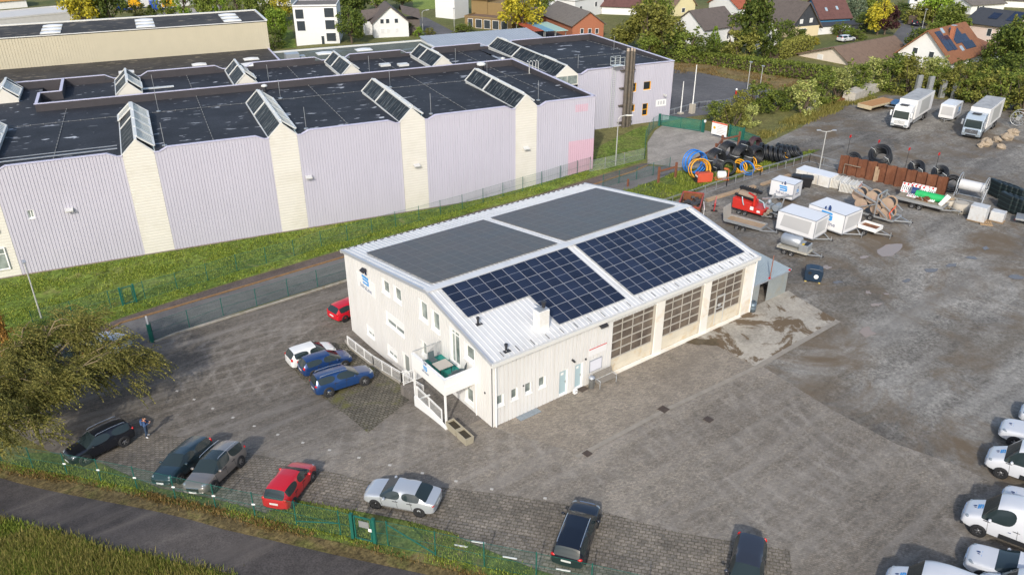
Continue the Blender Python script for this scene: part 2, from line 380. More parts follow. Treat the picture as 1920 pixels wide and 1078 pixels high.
mOil = ground_mat('stain', [(.085,.065,.04),(.13,.10,.06)], .5, 4, .3, rough=.35)
for px, py, rx, ry in ((1320,642,27,8),): psheet('water', blob(px,py,rx,ry), mOil, 4)
# drainage channel across the paving
mChan = M('channel', (.30,.27,.225), .8, 0, .25, 2)
def strip(name, pxs, w, mat, lay, h=None, kind='structure'):
    P = [Vector(at(*p)[:2]) for p in pxs]; b = MB(); Q = []
    for a, c in zip(P, P[1:]):
        k = max(1, int((c-a).length/1.0)); Q += [a.lerp(c, i/k) for i in range(k)]
    Q.append(P[-1]); L = []
    for i, q in enumerate(Q):
        d = (Q[min(i+1,len(Q)-1)]-Q[max(i-1,0)]).normalized(); nn = Vector((-d.y,d.x))*(w/2); L.append((q+nn, q-nn))
    hh = h or 0
    for (a, b_), (c, d) in zip(L, L[1:]):
        z = lambda p: T0(p.x,p.y)+lay*.012
        A, B_, C_, D = [(p.x,p.y,z(p)+hh) for p in (a,b_,d,c)]
        b.quad(A, B_, C_, D)
        if h:
            lo = lambda p: (p[0],p[1],p[2]-hh-.1)
            b.quad(lo(A), A, D, lo(D)); b.quad(lo(B_), B_, C_, lo(C_))
    o = b.build(name, mat)
    if kind: o['kind'] = kind
    return o
strip('drain_channel', [(1080,858),(1250,768),(1424,686)], .34, mChan, 4)
strip('drain_channel', [(1424,686),(1572,602)], .42, mChan, 4)
mKerb = M('kerb', (.36,.33,.28), .85, 0, .25, 1.5, (.20,.16,.07), 1.2)
strip('kerb', [(290,642),(330,626),(470,583),(650,527),(700,512)], .22, mKerb, 2, .11)
strip('kerb', [(-140,785),(60,699),(228,606),(400,555),(640,484),(900,409),(1100,352),(1190,322),(1214,311)], .16, M('leafkerb', (.27,.16,.075), .9, 0, .4, 3), 3, .10)
strip('kerb', [(648,640),(656,652),(752,720)], .16, mKerb, 2, .12)
mManh = M('manhole', (.10,.075,.06), .6, .3, .3, 3)
for px, py, w in ((1244,768,.62),(1101,851,.5),(1328,787,.55),(1091,729,.7)):
    p = at(px,py); b = MB(); b.cbox((0,0,0), (w,w,.02)); o = b.build('manhole_cover', mManh)
    o.location = (p.x,p.y,p.z+.055); o.rotation_euler = (0,0,.1); o['kind'] = 'structure'
# ------------------------------------------------------------------ shared building helpers
def clad(b, L, bot, top, holes=(), pitch=.3, gw=.05, dep=.035, mi=0, s0=0.0, skirt=True):
    """vertical profiled cladding in the frame b.M (s along, d outward, z up), with openings left out"""
    cuts = set([s0, L]); k = 0; reg = []
    s = s0
    while s < L-1e-6:
        e = min(L, s+pitch-gw); reg.append((s, e, dep)); g = min(L, e+gw)
        if g > e+1e-6: reg.append((e, g, 0.0))
        s = g
    for h in holes: cuts.add(h[0]); cuts.add(h[1])
    prev = None
    for a, c, d in reg:
        pts = [a] + sorted(x for x in cuts if a+1e-6 < x < c-1e-6) + [c]
        for p, q in zip(pts, pts[1:]):
            mid = (p+q)/2; iv = [(None, None)]; cur = []
            hs = sorted((h[2], h[3]) for h in holes if h[0] <= mid <= h[1]); lo = None
            for z0, z1 in hs: cur.append((lo, z0)); lo = z1
            cur.append((lo, None))
            for z0, z1 in cur:
                za = bot(p) if z0 is None else z0; zb = bot(q) if z0 is None else z0
                zc = top(q) if z1 is None else z1; zd = top(p) if z1 is None else z1
                if zc-zb < 1e-4 and zd-za < 1e-4: continue
                b.quad((p,d,za), (q,d,zb), (q,d,zc), (p,d,zd), mi)
                if prev is not None and abs(prev-d) > 1e-6 and p == pts[0]:
                    b.quad((p,prev,za), (p,d,za), (p,d,zd), (p,prev,zd), mi)
        prev = d
    return b
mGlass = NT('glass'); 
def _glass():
    n = mGlass; v = n.coords(); f = n.noise(v, .9, 3); c = n.ramp(f, [(.35,(.13,.155,.145)), (.7,(.36,.41,.38))]); n.done(c, .12, 0, .6)  # pale reflection painted into the pane colour as soft mottling
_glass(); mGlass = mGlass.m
mGlassD = NT('darkglass').done((.02,.025,.03), .07, 0, .8)
mWhite = M('whitepaint', (.80,.79,.76), .5, 0, .06, 1.0, (.62,.58,.50), .8)
mFrame = M('whiteframe', (.82,.82,.80), .4, 0, .03)
mTrim = M('greytrim', (.44,.47,.51), .35, .4, .08)
mDark = M('darkmetal', (.05,.05,.055), .5, .3, .2)
mGalv = M('galvanised', (.50,.52,.53), .42, .6, .18, 3, objr=.06)
mBlack = M('blackplastic', (.018,.018,.02), .5, 0, .3, 4)
mRubber = M('rubber', (.022,.022,.023), .85, 0, .3, 5)
def window(par, Mf, s0, s1, z0, z1, rec=.12, mulls=(), fm=None, gm=None, blind=0, sill=True, surround=True, name='window', tr=()):
    fm = fm or mFrame; b = MB(); b.M = Mf; w = .075; d0 = -rec; d1 = -rec+.06
    for a in ((s0,z0,s1,z0+w),(s0,z1-w,s1,z1),(s0,z0+w,s0+w,z1-w),(s1-w,z0+w,s1,z1-w)): b.box((a[0],d0,a[1]),(a[2],d1,a[3]))
    for q in mulls: b.box((q-w/2,d0+.002,z0+w),(q+w/2,d1-.002,z1-w))
    for q in tr: b.box((s0+w,d0+.002,q-w/2),(s1-w,d1-.004,q+w/2))
    t = .045
    for a in ((s0-t,z0-t,s1+t,z0),(s0-t,z1,s1+t,z1+t),(s0-t,z0,s0,z1),(s1,z0,s1+t,z1)): b.box((a[0],d0-.02,a[1]),(a[2],.045 if surround else .01,a[3]))
    o = b.build(name, fm, par)
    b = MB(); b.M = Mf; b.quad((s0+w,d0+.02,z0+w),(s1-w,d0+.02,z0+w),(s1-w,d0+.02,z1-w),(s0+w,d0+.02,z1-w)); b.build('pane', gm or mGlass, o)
    if blind:
        b = MB(); b.M = Mf; zb = z1-(z1-z0)*blind; n = int((z1-zb)/.09)+1
        for i in range(n): b.box((s0+.03,d1+.004,zb+(z1-zb)*i/n+.006),(s1-.03,d1+.03,zb+(z1-zb)*(i+1)/n))
        b.build('roller_blind', fm, o)
    if sill:
        b = MB(); b.M = Mf; b.box((s0-.06,-rec,z0-t-.05),(s1+.06,.11,z0-t-.003)); b.build('sill', mFrame, o)
    return o
def text_bm(b, body, size, Mt, mi=0, ext=.004):
    cu = bpy.data.curves.new('t', 'FONT'); cu.body = body; cu.size = size; cu.align_x = 'CENTER'; cu.extrude = ext; cu.resolution_u = 2
    o = bpy.data.objects.new('t', cu); COL.objects.link(o); dg = bpy.context.evaluated_depsgraph_get()
    me = bpy.data.meshes.new_from_object(o.evaluated_get(dg)); K = b.M; b.M = (K @ Mt) if K else Mt
    b.add([v.co[:] for v in me.vertices], [tuple(p.vertices) for p in me.polygons], mi); b.M = K
    bpy.data.objects.remove(o); bpy.data.curves.remove(cu); bpy.data.meshes.remove(me); return b
mNavy = M('navyink', (.015,.045,.16), .5, 0, .05); mSky = M('lightblueink', (.05,.33,.72), .5, 0, .05)
def emblem(b, w, Mt):
    """two dark prongs with a dot above light blue stacked bars, then the name; mats 0 navy, 1 light blue; w = overall width"""
    K = b.M; b.M = (K @ Mt) if K else Mt; k = w/3.0
    def pl(p, mi): b.poly([(x*k,y*k,.004) for x,y in p], mi)
    pl([(-.42,1.5),(-.2,1.5),(-.2,1.95),(-.42,1.78)], 0); pl([(.05,1.5),(.42,1.5),(.42,1.9),(.3,2.1),(.12,2.1),(.05,1.85)], 0)
    pl([(-.75,1.25),(.62,1.25),(.75,1.08),(.62,.98),(-.75,.98)], 1); pl([(-.62,.9),(.75,.9),(.75,.4),(.62,.28),(-.62,.28),(-.62,.5),(.45,.5),(.45,.66),(-.62,.66)], 1)
    b.M = K; text_bm(b, 'InfraLine', .72*k, Mt @ Matrix.Translation((0,-.35*k,.004)), 0, .002); return b
XY2SZ = Matrix(((1,0,0,0),(0,0,1,0),(0,1,0,0),(0,0,0,1)))     # drawing plane (x, y) -> wall frame (s, z), face outward along d

# ------------------------------------------------------------------ white workshop
LX, WY, RY = 26.6, 21.08, 7.67; HE, HR = 5.2, 7.06
ht = lambda y: HE+(HR-HE)*y/RY if y <= RY else HR-(HR-HE)*(y-RY)/(WY-RY)
def streaked(name, c, d, sc=1.6):
    n = NT(name); v = n.coords(0, (1,1,.12)); f = n.noise(v, sc, 5, .7); g = n.noise(n.coords(), .12, 4, .6); col = n.mix(n.ramp(f, [(.45,(0,0,0)), (.8,(.55,)*3)]), c, d); col = n.mix(n.ramp(g, [(.4,(0,0,0)), (.7,(.35,)*3)]), col, mul(c, .86)); return n.done(col, .5, 0)
mClad = streaked('cladding', (.735,.725,.70), (.60,.575,.52))
mRoofW = M('whiteroof', (.70,.70,.69), .38, .1, .06, .8, (.56,.56,.55), .5)
wb = thing('workshop_building', 'white clad workshop with dark solar panels on its low pitched roof', 'building', (0,0,0))
Mgab = face_M((0,0,0), (0,1,0), (-1,0,0)); Mfro = face_M((0,0,0), (1,0,0), (0,-1,0))
gw = [(13.4,14.6,4.2,5.35),(11.55,12.75,4.3,5.5),(7.8,8.95,4.4,5.95),(6.2,7.3,4.3,5.85),(3.7,4.95,2.75,5.5),(1.95,3.1,4.0,5.15),(11.5,14.3,1.5,2.6),(16.75,18.0,-1.25,-.35),(13.0,14.5,-1.45,-.55),(11.0,12.0,-1.75,-.05),(8.2,9.0,1.3,2.5),(2.2,3.2,.45,1.75)]
b = MB(); b.M = Mgab; clad(b, WY, lambda s: T(-.05,s)-.4, ht, gw, .28, .05, .03); b.build('gable_wall', mClad, wb)
fw = [(.36,.92,1.55,2.4),(1.54,2.1,1.55,2.4),(2.71,3.3,1.55,2.4),(3.9,4.5,1.55,2.4),(5.74,6.5,.12,2.15),(7.18,7.9,.12,2.15),(10.65,15.03,.1,4.5),(15.97,20.33,.1,4.5),(21.2,25.32,.1,4.5)]
b = MB(); b.M = Mfro; clad(b, 26.55, lambda s: -.3, lambda s: HE, fw, .33, .06, .05); b.build('front_wall', mClad, wb)
b = MB(); b.M = face_M((LX,0,0), (0,1,0), (1,0,0)); clad(b, WY, lambda s: T0(LX,s)-.4, ht, (), .28, .05, .03); b.build('rear_gable_wall', mClad, wb)
b = MB(); b.M = face_M((0,WY,0), (1,0,0), (0,1,0)); clad(b, LX, lambda s: -3, lambda s: HE, (), .33, .06, .05); b.build('back_wall', mClad, wb)
for i, (a, c, z0, z1) in enumerate(gw):
    if i == 4: window(wb, Mgab, a, c, z0, z1, .2, (a+.82,), name='balcony_door', sill=False, tr=(5.05,))
    elif i == 9: window(wb, Mgab, a, c, z0, z1, .14, (), gm=M('doorgrey', (.25,.27,.25), .5), name='side_door', sill=False)
    elif i == 6: window(wb, Mgab, a, c, z0, z1, .12, ((a+c)/2,), blind=.6)
    elif i in (7, 8): window(wb, Mgab, a, c, z0, z1, .12, ((a+c)/2,), blind=.6)
    else: window(wb, Mgab, a, c, z0, z1, .2)
mDoorB = M('palebluedoor', (.40,.52,.55), .45, 0, .06)
for i, (a, c, z0, z1) in enumerate(fw[:6]):
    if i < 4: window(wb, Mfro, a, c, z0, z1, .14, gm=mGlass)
    else:
        o = window(wb, Mfro, a, c, z0, z1, .10, gm=mDoorB, name='entrance_door', sill=False, surround=True)
        b = MB(); b.M = Mfro; b.cbox((c-.14,-.05,1.1), (.05,.06,.14)); b.build('handle', mGalv, o)
        b = MB(); b.M = Mfro; b.box((a+.2,-.075,1.72),(c-.3,-.068,1.92)); b.build('door_notice', mFrame, o)
mAlu = M('doorgrid', (.52,.49,.43), .5, .2, .12, 2); mSect = M('sectionpanel', (.66,.60,.48), .55, 0, .12, 1.0, (.55,.40,.20), 1.2)
mPaneB = NT('doorpane'); v_ = mPaneB.coords(sc=(1,1,1)); f_ = mPaneB.noise(v_, .55, 5, .7)
mPaneB = mPaneB.done(mPaneB.ramp(f_, [(.32,(.075,.058,.048)), (.55,(.155,.125,.10)), (.72,(.24,.19,.13))]), .22, 0, .6)
for gi, (a, c, z0, z1) in enumerate(fw[6:]):
    b = MB(); b.M = Mfro; d = -.16
    for i in range(5):
        s = a+.04+(c-a-.08)*i/4; b.box((s-.035,d,1.2),(s+.035,d+.05,z1))
    zr = [1.2,1.9,2.6,3.3,3.98,4.46]
    for z in zr: b.box((a,d+.004,z-.045),(c,d+.056,z+.045))
    b.box((a-.05,d-.05,z1-.03),(c+.05,.03,z1+.08)); b.box((a-.05,d-.05,.1),(a,.03,z1)); b.box((c,d-.05,.1),(c+.05,.03,z1))
    o = b.build('garage_door', mAlu, wb)
    b = MB(); b.M = Mfro; b.quad((a,d+.02,1.2),(c,d+.02,1.2),(c,d+.02,z1),(a,d+.02,z1)); b.build('panes', mPaneB, o)
    b = MB(); b.M = Mfro; b.box((a,d-.02,.06),(c,d+.05,.6)); b.box((a,d-.02,.615),(c,d+.05,1.155)); b.build('lower_panel', mSect, o)
    if gi == 2:
        b = MB(); b.M = Mfro; s = a+(c-a)*.26
        for q in ((s,.15,s+.08,2.75),(s+.98,.15,s+1.06,2.75),(s,2.68,s+1.06,2.76),(s+.08,1.55,s+.98,1.62)): b.box((q[0],d+.06,q[1]),(q[2],d+.10,q[3]))
        b.box((s+.3,d+.06,1.75),(s+.62,d+.09,2.0)); b.build('wicket_door', M('wicket', (.62,.63,.62), .4, .3, .1), o)
b = MB(); b.M = Mfro
for a, c in ((15.08,15.92),(20.38,21.15),(25.37,26.52)): b.box((a,-.1,-.2),(c,.14,4.6))
b.box((10.5,-.1,-.25),(25.4,.32,.055)); build_apart(b, 'door_pier', M('pierwhite', (.80,.77,.70), .55, 0, .06, 1, (.66,.50,.30), .5), wb)
# roof slopes as ribbed sheets
def slope(y0, z0, y1, z1, name, flip):
    b = MB(); L = hypot(y1-y0, z1-z0); td = Vector((0,(y1-y0)/L,(z1-z0)/L)); nd = Vector((1,0,0)).cross(td); nd = nd if nd.z > 0 else -nd
    x = -.12; o = Vector((0,y0,z0)); fr = lambda s, t, d: Vector((s,0,0))+o+td*t+nd*d
    while x < LX+.1:
        e = min(LX+.12, x+.31)
        b.quad(fr(x,0,.06), fr(e,0,.06), fr(e,L,.06), fr(x,L,.06))
        if e+.06 < LX+.12:
            for p, q, dp, dq in ((e,e+.02,.06,.105),(e+.02,e+.05,.105,.105),(e+.05,e+.07,.105,.06)): b.quad(fr(p,0,dp), fr(q,0,dq), fr(q,L,dq), fr(p,L,dp))
        x = e+.07
    b.quad(fr(-.12,0,-.06), fr(LX+.12,0,-.06), fr(LX+.12,L,-.06), fr(-.12,L,-.06))
    return b.build(name, mRoofW, wb), fr, L
ro, frR, LR = slope(-.22, HE-.053+.02, RY, HR+.02, 'roof_slope', 0)
ro2, frL, LL_ = slope(WY+.22, HE-.03+.02, RY, HR+.02, 'roof_slope', 1)
b = MB(); b.beam((-.14,RY,HR+.12),(LX+.14,RY,HR+.12), .62, .05); b.build('ridge_cap', mRoofW, wb)
b = MB()
for x0 in (-.2, LX+.02):
    for (ya, za), (yb, zb) in (((-.25,HE-.06),(RY,HR)),((RY,HR),(WY+.25,HE-.04))):
        b.add([(x,y,z) for x in (x0,x0+.18) for y,z in ((ya,za-.12),(yb,zb-.12),(yb,zb+.135),(ya,za+.135))], [(0,1,2,3),(7,6,5,4),(0,4,5,1),(3,2,6,7),(0,3,7,4),(1,5,6,2)])
build_apart(b, 'verge_trim', M('vergetrim', (.50,.52,.55), .35, .3, .06), wb)
b = MB(); b.box((-.2,-.36,HE-.28),(LX+.2,-.2,HE-.0)); b.box((-.2,WY+.2,HE-.22),(LX+.2,WY+.36,HE)); build_apart(b, 'gutter', M('gutterwhite', (.70,.69,.65), .45, 0, .06), wb)
b = MB(); b.cyl((.22,-.14,HE-.25),(.22,-.14,-.02), .06, 8); b.cyl((26.58,-.16,HE-.25),(26.58,-.16,0), .06, 8); b.cyl((-.09,1.75,2.6),(-.09,1.75,-.05), .05, 8)
build_apart(b, 'downpipe', mFrame, wb)
# eave snow stops and clamps: short dark ticks over the ribs
b = MB()
for i in range(21): b.beam(frR(.9+i*1.26,.12,.12), frR(.9+i*1.26,.62,.12), .03)
for i in range(42): b.beam(frL(.25+i*.63,.28,.12), frL(.55+i*.63,.28,.12), .05)
b.build('snow_guard', mDark, wb)
# solar arrays
mCell = NT('solarcell'); v_ = mCell.coords(src='Object'); 
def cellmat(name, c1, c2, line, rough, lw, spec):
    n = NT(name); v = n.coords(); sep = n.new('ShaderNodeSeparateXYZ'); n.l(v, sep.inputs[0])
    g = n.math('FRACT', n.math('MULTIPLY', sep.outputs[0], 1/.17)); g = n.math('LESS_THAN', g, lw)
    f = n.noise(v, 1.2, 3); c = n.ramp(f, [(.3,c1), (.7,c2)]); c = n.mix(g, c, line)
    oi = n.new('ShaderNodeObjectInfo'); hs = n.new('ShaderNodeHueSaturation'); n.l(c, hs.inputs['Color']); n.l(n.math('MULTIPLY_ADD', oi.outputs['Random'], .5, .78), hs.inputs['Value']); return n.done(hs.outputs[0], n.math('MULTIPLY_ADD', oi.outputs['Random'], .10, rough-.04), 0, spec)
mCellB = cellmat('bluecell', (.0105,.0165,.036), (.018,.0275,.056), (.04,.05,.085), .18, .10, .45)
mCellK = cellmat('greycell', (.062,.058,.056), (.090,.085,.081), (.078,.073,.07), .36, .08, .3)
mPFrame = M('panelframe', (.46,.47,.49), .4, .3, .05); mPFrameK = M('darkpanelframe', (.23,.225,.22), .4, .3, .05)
proto = {}
def panel_mesh(kind):
    if kind in proto: return proto[kind]
    fm, cm = (mPFrame, mCellB) if kind == 'b' else (mPFrameK, mCellK)
    b = MB(); w, l = 1.03, 1.70; t = .014
    b.box((0,0,0),(w,l,.035), 0)
    for z0, z1 in ((t,l/2-.012),(l/2+.012,l-t)): b.quad((t,z0,.038),(w-t,z0,.038),(w-t,z1,.038),(t,z1,.038), 1)
    proto[kind] = b.mesh('solar_panel', [fm, cm]); return proto[kind]
def array(fr, L, x0, cols, t0, rows, kind, skip=lambda c, r: False):
    b = MB()
    for r in range(rows):
        for q in (.3, 1.4):
            t = t0+r*1.725+q
            xs = [c for c in range(cols) if not skip(c, r)]
            b.beam(fr(x0+xs[0]*1.052-.06,t,.12), fr(x0+(xs[-1]+1)*1.052+.04,t,.12), .05, .03)
    a = b.build('solar_array', mGalv, wb); X = fr(0,0,0); td = (fr(0,1,0)-X).normalized(); nd = (fr(0,0,1)-X).normalized()
    for c in range(cols):
        for r in range(rows):
            if skip(c, r): continue
            p = link('solar_panel', panel_mesh(kind), a); o = fr(x0+c*1.052, t0+r*1.725, .145)
            p.matrix_local = Matrix(((1,td.x,nd.x,o.x),(0,td.y,nd.y,o.y),(0,td.z,nd.z,o.z),(0,0,0,1)))
    return a
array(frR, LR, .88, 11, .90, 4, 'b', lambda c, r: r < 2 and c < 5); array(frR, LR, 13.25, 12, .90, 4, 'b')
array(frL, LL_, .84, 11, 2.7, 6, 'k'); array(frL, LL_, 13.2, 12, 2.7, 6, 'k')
# chimney, vents, lamps, signs
b = MB(); b.box((4.45,.72,5.1),(5.35,1.42,6.95)); ch = b.build('chimney', mWhite, wb, bevel=.02)
b = MB(); b.box((4.5,.78,6.95),(5.3,1.36,7.02)); b.cyl((5.1,1.1,7.0),(5.1,1.1,7.42), .13, 10, 1); b.cyl((5.1,1.1,7.4),(5.1,1.1,7.46), .2, 10, 1); b.cbox((4.65,1.1,7.25), (.42,.6,.03), 0, 0, .5)
b.build('chimney_cap', [mTrim, mDark], ch)
b = MB()
for y in (.35, 3.3):
    q = frR(1.4 if y < 1 else 1.23, (y+.22)*1.03, .06); b.cyl(q, q+Vector((0,0,.42)), .075, 8); b.cyl(q+Vector((0,0,.36)), q+Vector((0,0,.5)), .12, 8); b.cbox(q, (.5,.5,.03))
build_apart(b, 'vent_pipe', mDark, wb)
b = MB(); b.M = Mfro; b.cbox((9.5,.28,4.72), (.62,.34,.16), 0, 0, 0, -.5); b.box((9.4,.0,4.75),(9.6,.2,4.85)); b.M = Mgab; b.cbox((17.2,.3,5.02), (.55,.36,.14), 0, 0, 0, -.5); b.box((17.1,0,5.0),(17.3,.2,5.1)); build_apart(b, 'floodlight', mDark, wb)
b = MB(); b.M = Mfro; b.cbox((6.85,.13,2.75), (.12,.22,.10)); b.cbox((6.98,.13,2.6), (.1,.2,.1)); b.cbox((8.1,.09,2.35), (.1,.1,.12)); b.cbox((2.55,.07,2.35), (.09,.05,.1)); b.M = Mgab; b.cbox((.75,.06,2.4), (.1,.05,.12)); build_apart(b, 'camera_housing', mDark, wb)
b = MB(); b.M = Mgab; b.box((15.9,.035,2.95),(18.9,.07,4.25)); sg = b.build('wall_sign', mFrame, wb)
b = MB(); b.M = Mgab @ Matrix(((-1,0,0,17.4),(0,0,1,.072),(0,1,0,3.38),(0,0,0,1))); emblem(b, 2.3, Matrix()); b.build('sign_emblem', [mNavy, mSky], sg)
b = MB(); b.M = Mfro; b.box((8.42,.055,2.4),(10.1,.08,2.98)); o = b.build('notice_board', M('offwhite', (.78,.77,.76), .5, 0, .03), wb)
b = MB(); b.M = Mfro; b.box((8.42,.082,2.93),(10.1,.09,3.0)); b.build('red_stripe', M('redpaint', (.62,.05,.06), .45, 0, .08), o)
b = MB(); b.M = Mfro; b.box((8.5,.055,1.02),(9.72,.10,2.0)); o = b.build('display_case', mTrim, wb)
b = MB(); b.M = Mfro; b.box((8.56,.102,1.08),(9.66,.106,1.94)); b.build('notice_sheet', M('paperwhite', (.72,.72,.78), .4, 0, .05, 6), o)
# balcony
bp = MB(); X0 = -2.42; y0, y1 = 1.98, 6.18
bp.box((X0,y0,2.42),(0,y1,2.62)); bal = bp.build('balcony', mWhite, wb)
b = MB(); b.box((X0,y0,2.63),(X0+.14,y1,3.60)); b.box((X0+.14,y0,2.63),(0,y0+.14,3.60)); b.box((X0-.04,y0-.04,3.60),(X0+.2,y1,3.67)); b.box((X0+.2,y0-.04,3.60),(0,y0+.2,3.67)); b.box((X0-.03,y0-.03,3.05),(0.0,y0,3.09)); b.build('parapet', mFrame, bal)
b = MB(); b.box((X0+.15,y0+.15,2.64),(-.02,y1,2.68)); b.build('green_matting', M('greenmat', (.02,.26,.215), .8, 0, .35, 3), bal)
b = MB(); b.cyl((X0+.1,y1-.04,3.78),(0,y1-.04,3.78), .03, 6); b.cyl((X0+.2,y1-.04,2.75),(0,y1-.04,2.75), .02, 6)
for i in range(23): b.cyl((X0+.2+i*.1,y1-.04,2.75),(X0+.2+i*.1,y1-.04,3.78), .011, 4)
b.build('balustrade', mGalv, bal)
b = MB(); b.box((X0+.02,y0+.02,-.05),(X0+.14,y0+.14,2.42)); b.build('post', mFrame, bal)
b = MB(); b.box((X0+.02,y1-.14,-1),(X0+.14,y1-.02,2.42)); b.build('post', mFrame, bal)
b = MB(); b.M = Matrix(((0,0,-1,X0-.008),(-1,0,0,4.35),(0,1,0,3.1),(0,0,0,1))); emblem(b, 1.05, Matrix()); b.build('emblem', [mNavy, mSky], bal)
def table_set():
    t = thing('balcony_table', 'square beige table in the middle of the balcony', 'table', (-1.25,4.0,2.69)); b = MB(); b.box((-.55,-.5,.70),(.55,.5,.74)); b.build('tabletop', M('tabletop', (.50,.46,.40), .6), t)
    for x in (-.45,.45):
        for y in (-.4,.4): b = MB(); b.cyl((x,y,0),(x,y,.7), .025, 6); b.build('leg', mDark, t)
    spots = [(-1.25,5.25,pi/2,'behind the table by the balustrade'),(-1.2,2.85,-pi/2,'between the table and the front parapet'),(-.4,2.95,-.9,'in the corner nearest the workshop wall'),(-2.0,4.7,2.9,'beside the long parapet')]
    c0 = None
    for x, y, r, w in spots:
        lab = 'dark mesh balcony chair ' + w
        if c0 is None:
            c0 = thing('balcony_chair', lab, 'chair', (x,y,2.69), r, 'chairs on the balcony'); ms = M('chairmesh', (.10,.13,.14), .5)
            b = MB(); b.box((-.24,-.24,.42),(.22,.24,.45)); b.build('seat', ms, c0); b = MB(); b.cbox((.25,0,.72), (.03,.48,.55), 0, 0, .15); b.build('backrest', ms, c0)
            for i in (-.22,.2):
                for j in (-.22,.22): b = MB(); b.cyl((i,j,0),(i,j,.43), .014, 5); b.build('leg', mDark, c0)
        else: dup(c0, lab, (x,y,2.69), r)
table_set()
# covered platform, its white ramp wall and railings
pw = MB(); pw.add([(x,y,z) for x in (-2.66,-2.5) for y,z in ((1.62,-.3),(5.75,-1.2),(5.75,.42),(3.5,.42),(1.62,.14))], [(0,1,2,3,4),(9,8,7,6,5),(0,5,6,1),(1,6,7,2),(2,7,8,3),(3,8,9,4),(4,9,5,0)])
pw.box((-2.5,5.6,-1.2),(-1.42,5.75,.08)); tag(pw.build('ramp_wall', mFrame), 'white painted ramp wall below the balcony', 'wall')
pl = MB(); pl.add([(x,y,z) for x in (-2.49,-.04) for y,z in ((1.2,-.25),(8,-1.6),(8,.03),(2.2,.03),(1.2,.012))], [(0,1,2,3,4),(9,8,7,6,5),(0,5,6,1),(1,6,7,2),(2,7,8,3),(3,8,9,4),(4,9,5,0)])
o = pl.build('entrance_platform', ground_mat('platform', [(.17,.155,.14),(.22,.205,.185)], .3, 8, .25, brick=(0,.2,.1,(.7,.68,.65),.01))); o['kind'] = 'structure'
def rails(name, label, segs, h=1.0, lean=0, mat=None, bars=.13, closed=True, rb=.007):
    t = thing(name, label, 'railing', segs[0][0]); o = Vector(segs[0][0])
    for p, q in segs:
        p = Vector(p)-o; q = Vector(q)-o; L = (q-p).length; n = max(1, round(L/1.6)); u = Vector((0,0,1))
        b = MB(); b.beam(p+u*h, q+u*h, .05, .05); b.beam(p+u*(h-.12), q+u*(h-.12), .03, .03); b.beam(p+u*.1, q+u*.1, .04, .04); b.build('handrail', mat or mFrame, t)
        for i in range(n+1): r = p.lerp(q, i/n); b = MB(); b.beam(r-u*.25, r+u*h, .06, .06); b.build('post', mat or mFrame, t)
        if bars:
            b = MB(); k = int(L/bars)
            for i in range(1, k): r = p.lerp(q, i/k); b.beam(r+u*.1, r+u*(h-.12), rb*2, rb*2)
            b.build('balusters', mat or mFrame, t)
    return t
zz = lambda x, y: T0(x, y)
rails('path_railing', 'long white railing above the sunken path along the gable', [((-1.5,18.9,zz(-1.5,18.9)),(-1.5,14.3,zz(-1.5,14.3))),((-1.5,14.3,zz(-1.5,14.3)),(-1.5,9.7,zz(-1.5,9.7))),((-1.5,9.7,zz(-1.5,9.7)),(-1.05,9.55,zz(-1.5,9.5))),((-1.5,9.4,zz(-1.5,9.4)),(-1.5,6.4,zz(-1.5,6.4)))])
rails('ramp_railing', 'white railing with close bars on the ramp wall under the balcony', [((-2.58,5.4,.42),(-2.58,2.2,.30))])
rails('stair_railing', 'short white railing at the back of the covered platform', [((-2.3,7.85,.03),(-.5,7.85,.03))])
# ------------------------------------------------------------------ lilac factory hall
H0 = Vector((-21.63,50.5,-2.4)); U2 = Vector((.9776,-.2106,0)); V2 = Vector((.2106,.9776,0)); HRZ = atan2(-.2106,.9776)
hall = thing('factory_hall', 'long lilac factory hall with cream stripes and black flat roofs', 'building', H0, HRZ)
def on_plane(px, py, o, n):
    d = FW + RT*((px-960)/FOC) + UP*((539-py)/FOC); return CAM + d*((Vector(o)-CAM).dot(n)/d.dot(n))
def huz(px, py, v=0):
    p = on_plane(px, py, H0+V2*v, V2)-H0; return p.dot(U2), p.z
mLil = streaked('lilacclad', (.52,.505,.575), (.45,.435,.50)); mLil_ = M('lilacspare', (.57,.555,.67), .5, 0, .05, .35, (.60,.57,.62), .12); mCream = M('creamclad', (.68,.655,.585), .5, 0, .05, .5, (.60,.57,.49), .3); mLilCap = M('lilaccap', (.56,.54,.66), .4, 0, .06)
def tar(name, c, fleck=.62, fl=(.50,.52,.55)):
    n = NT(name); v = n.coords(); a = n.noise(v, .25, 5, .6); col = n.ramp(a, [(.3,mul(c,.7)), (.7,mul(c,1.35))])
    g = n.noise(v, 5, 4, .8); col = n.mix(1., col, n.ramp(g, [(.3,(.6,.6,.6)), (.7,(1.4,1.4,1.4))]), 'MULTIPLY')
    w = n.noise(n.coords(0, (.55,1.1,1)), 1.1, 3, .5); w2 = n.noise(v, .12, 3); k = n.math('MULTIPLY', n.ramp(w, [(fleck,(0,0,0)), (fleck+.03,(1,1,1))]), n.ramp(w2, [(.42,(.15,.15,.15)), (.6,(1,1,1))]))
    col = n.mix(k, col, fl); n.bump(g, .5, .03); return n.done(col, .75, 0, .3)
mTar = tar('bitumen', (.030,.033,.040), .645); mTar2 = tar('bitumen2', (.05,.046,.042), .60, (.22,.19,.14)); mInner = M('parapetinner', (.055,.05,.055), .7, 0, .25, .6)
STR = [(-2.6,.3),(11.6,14.5),(25.7,28.6),(40.0,42.9),(54.2,57.0)]; TOP = 11.1; UE = 65.1
def ptop(s):
    for a, c in STR:
        for e in (a, c):
            d = abs(s-e) if not a < s < c else 0
            if d < 1.3: return TOP-.38+.38*max(0, (d-.5)/.8) if d > .5 else TOP-.38
    return TOP
F = face_M((0,0,0), (1,0,0), (0,-1,0))
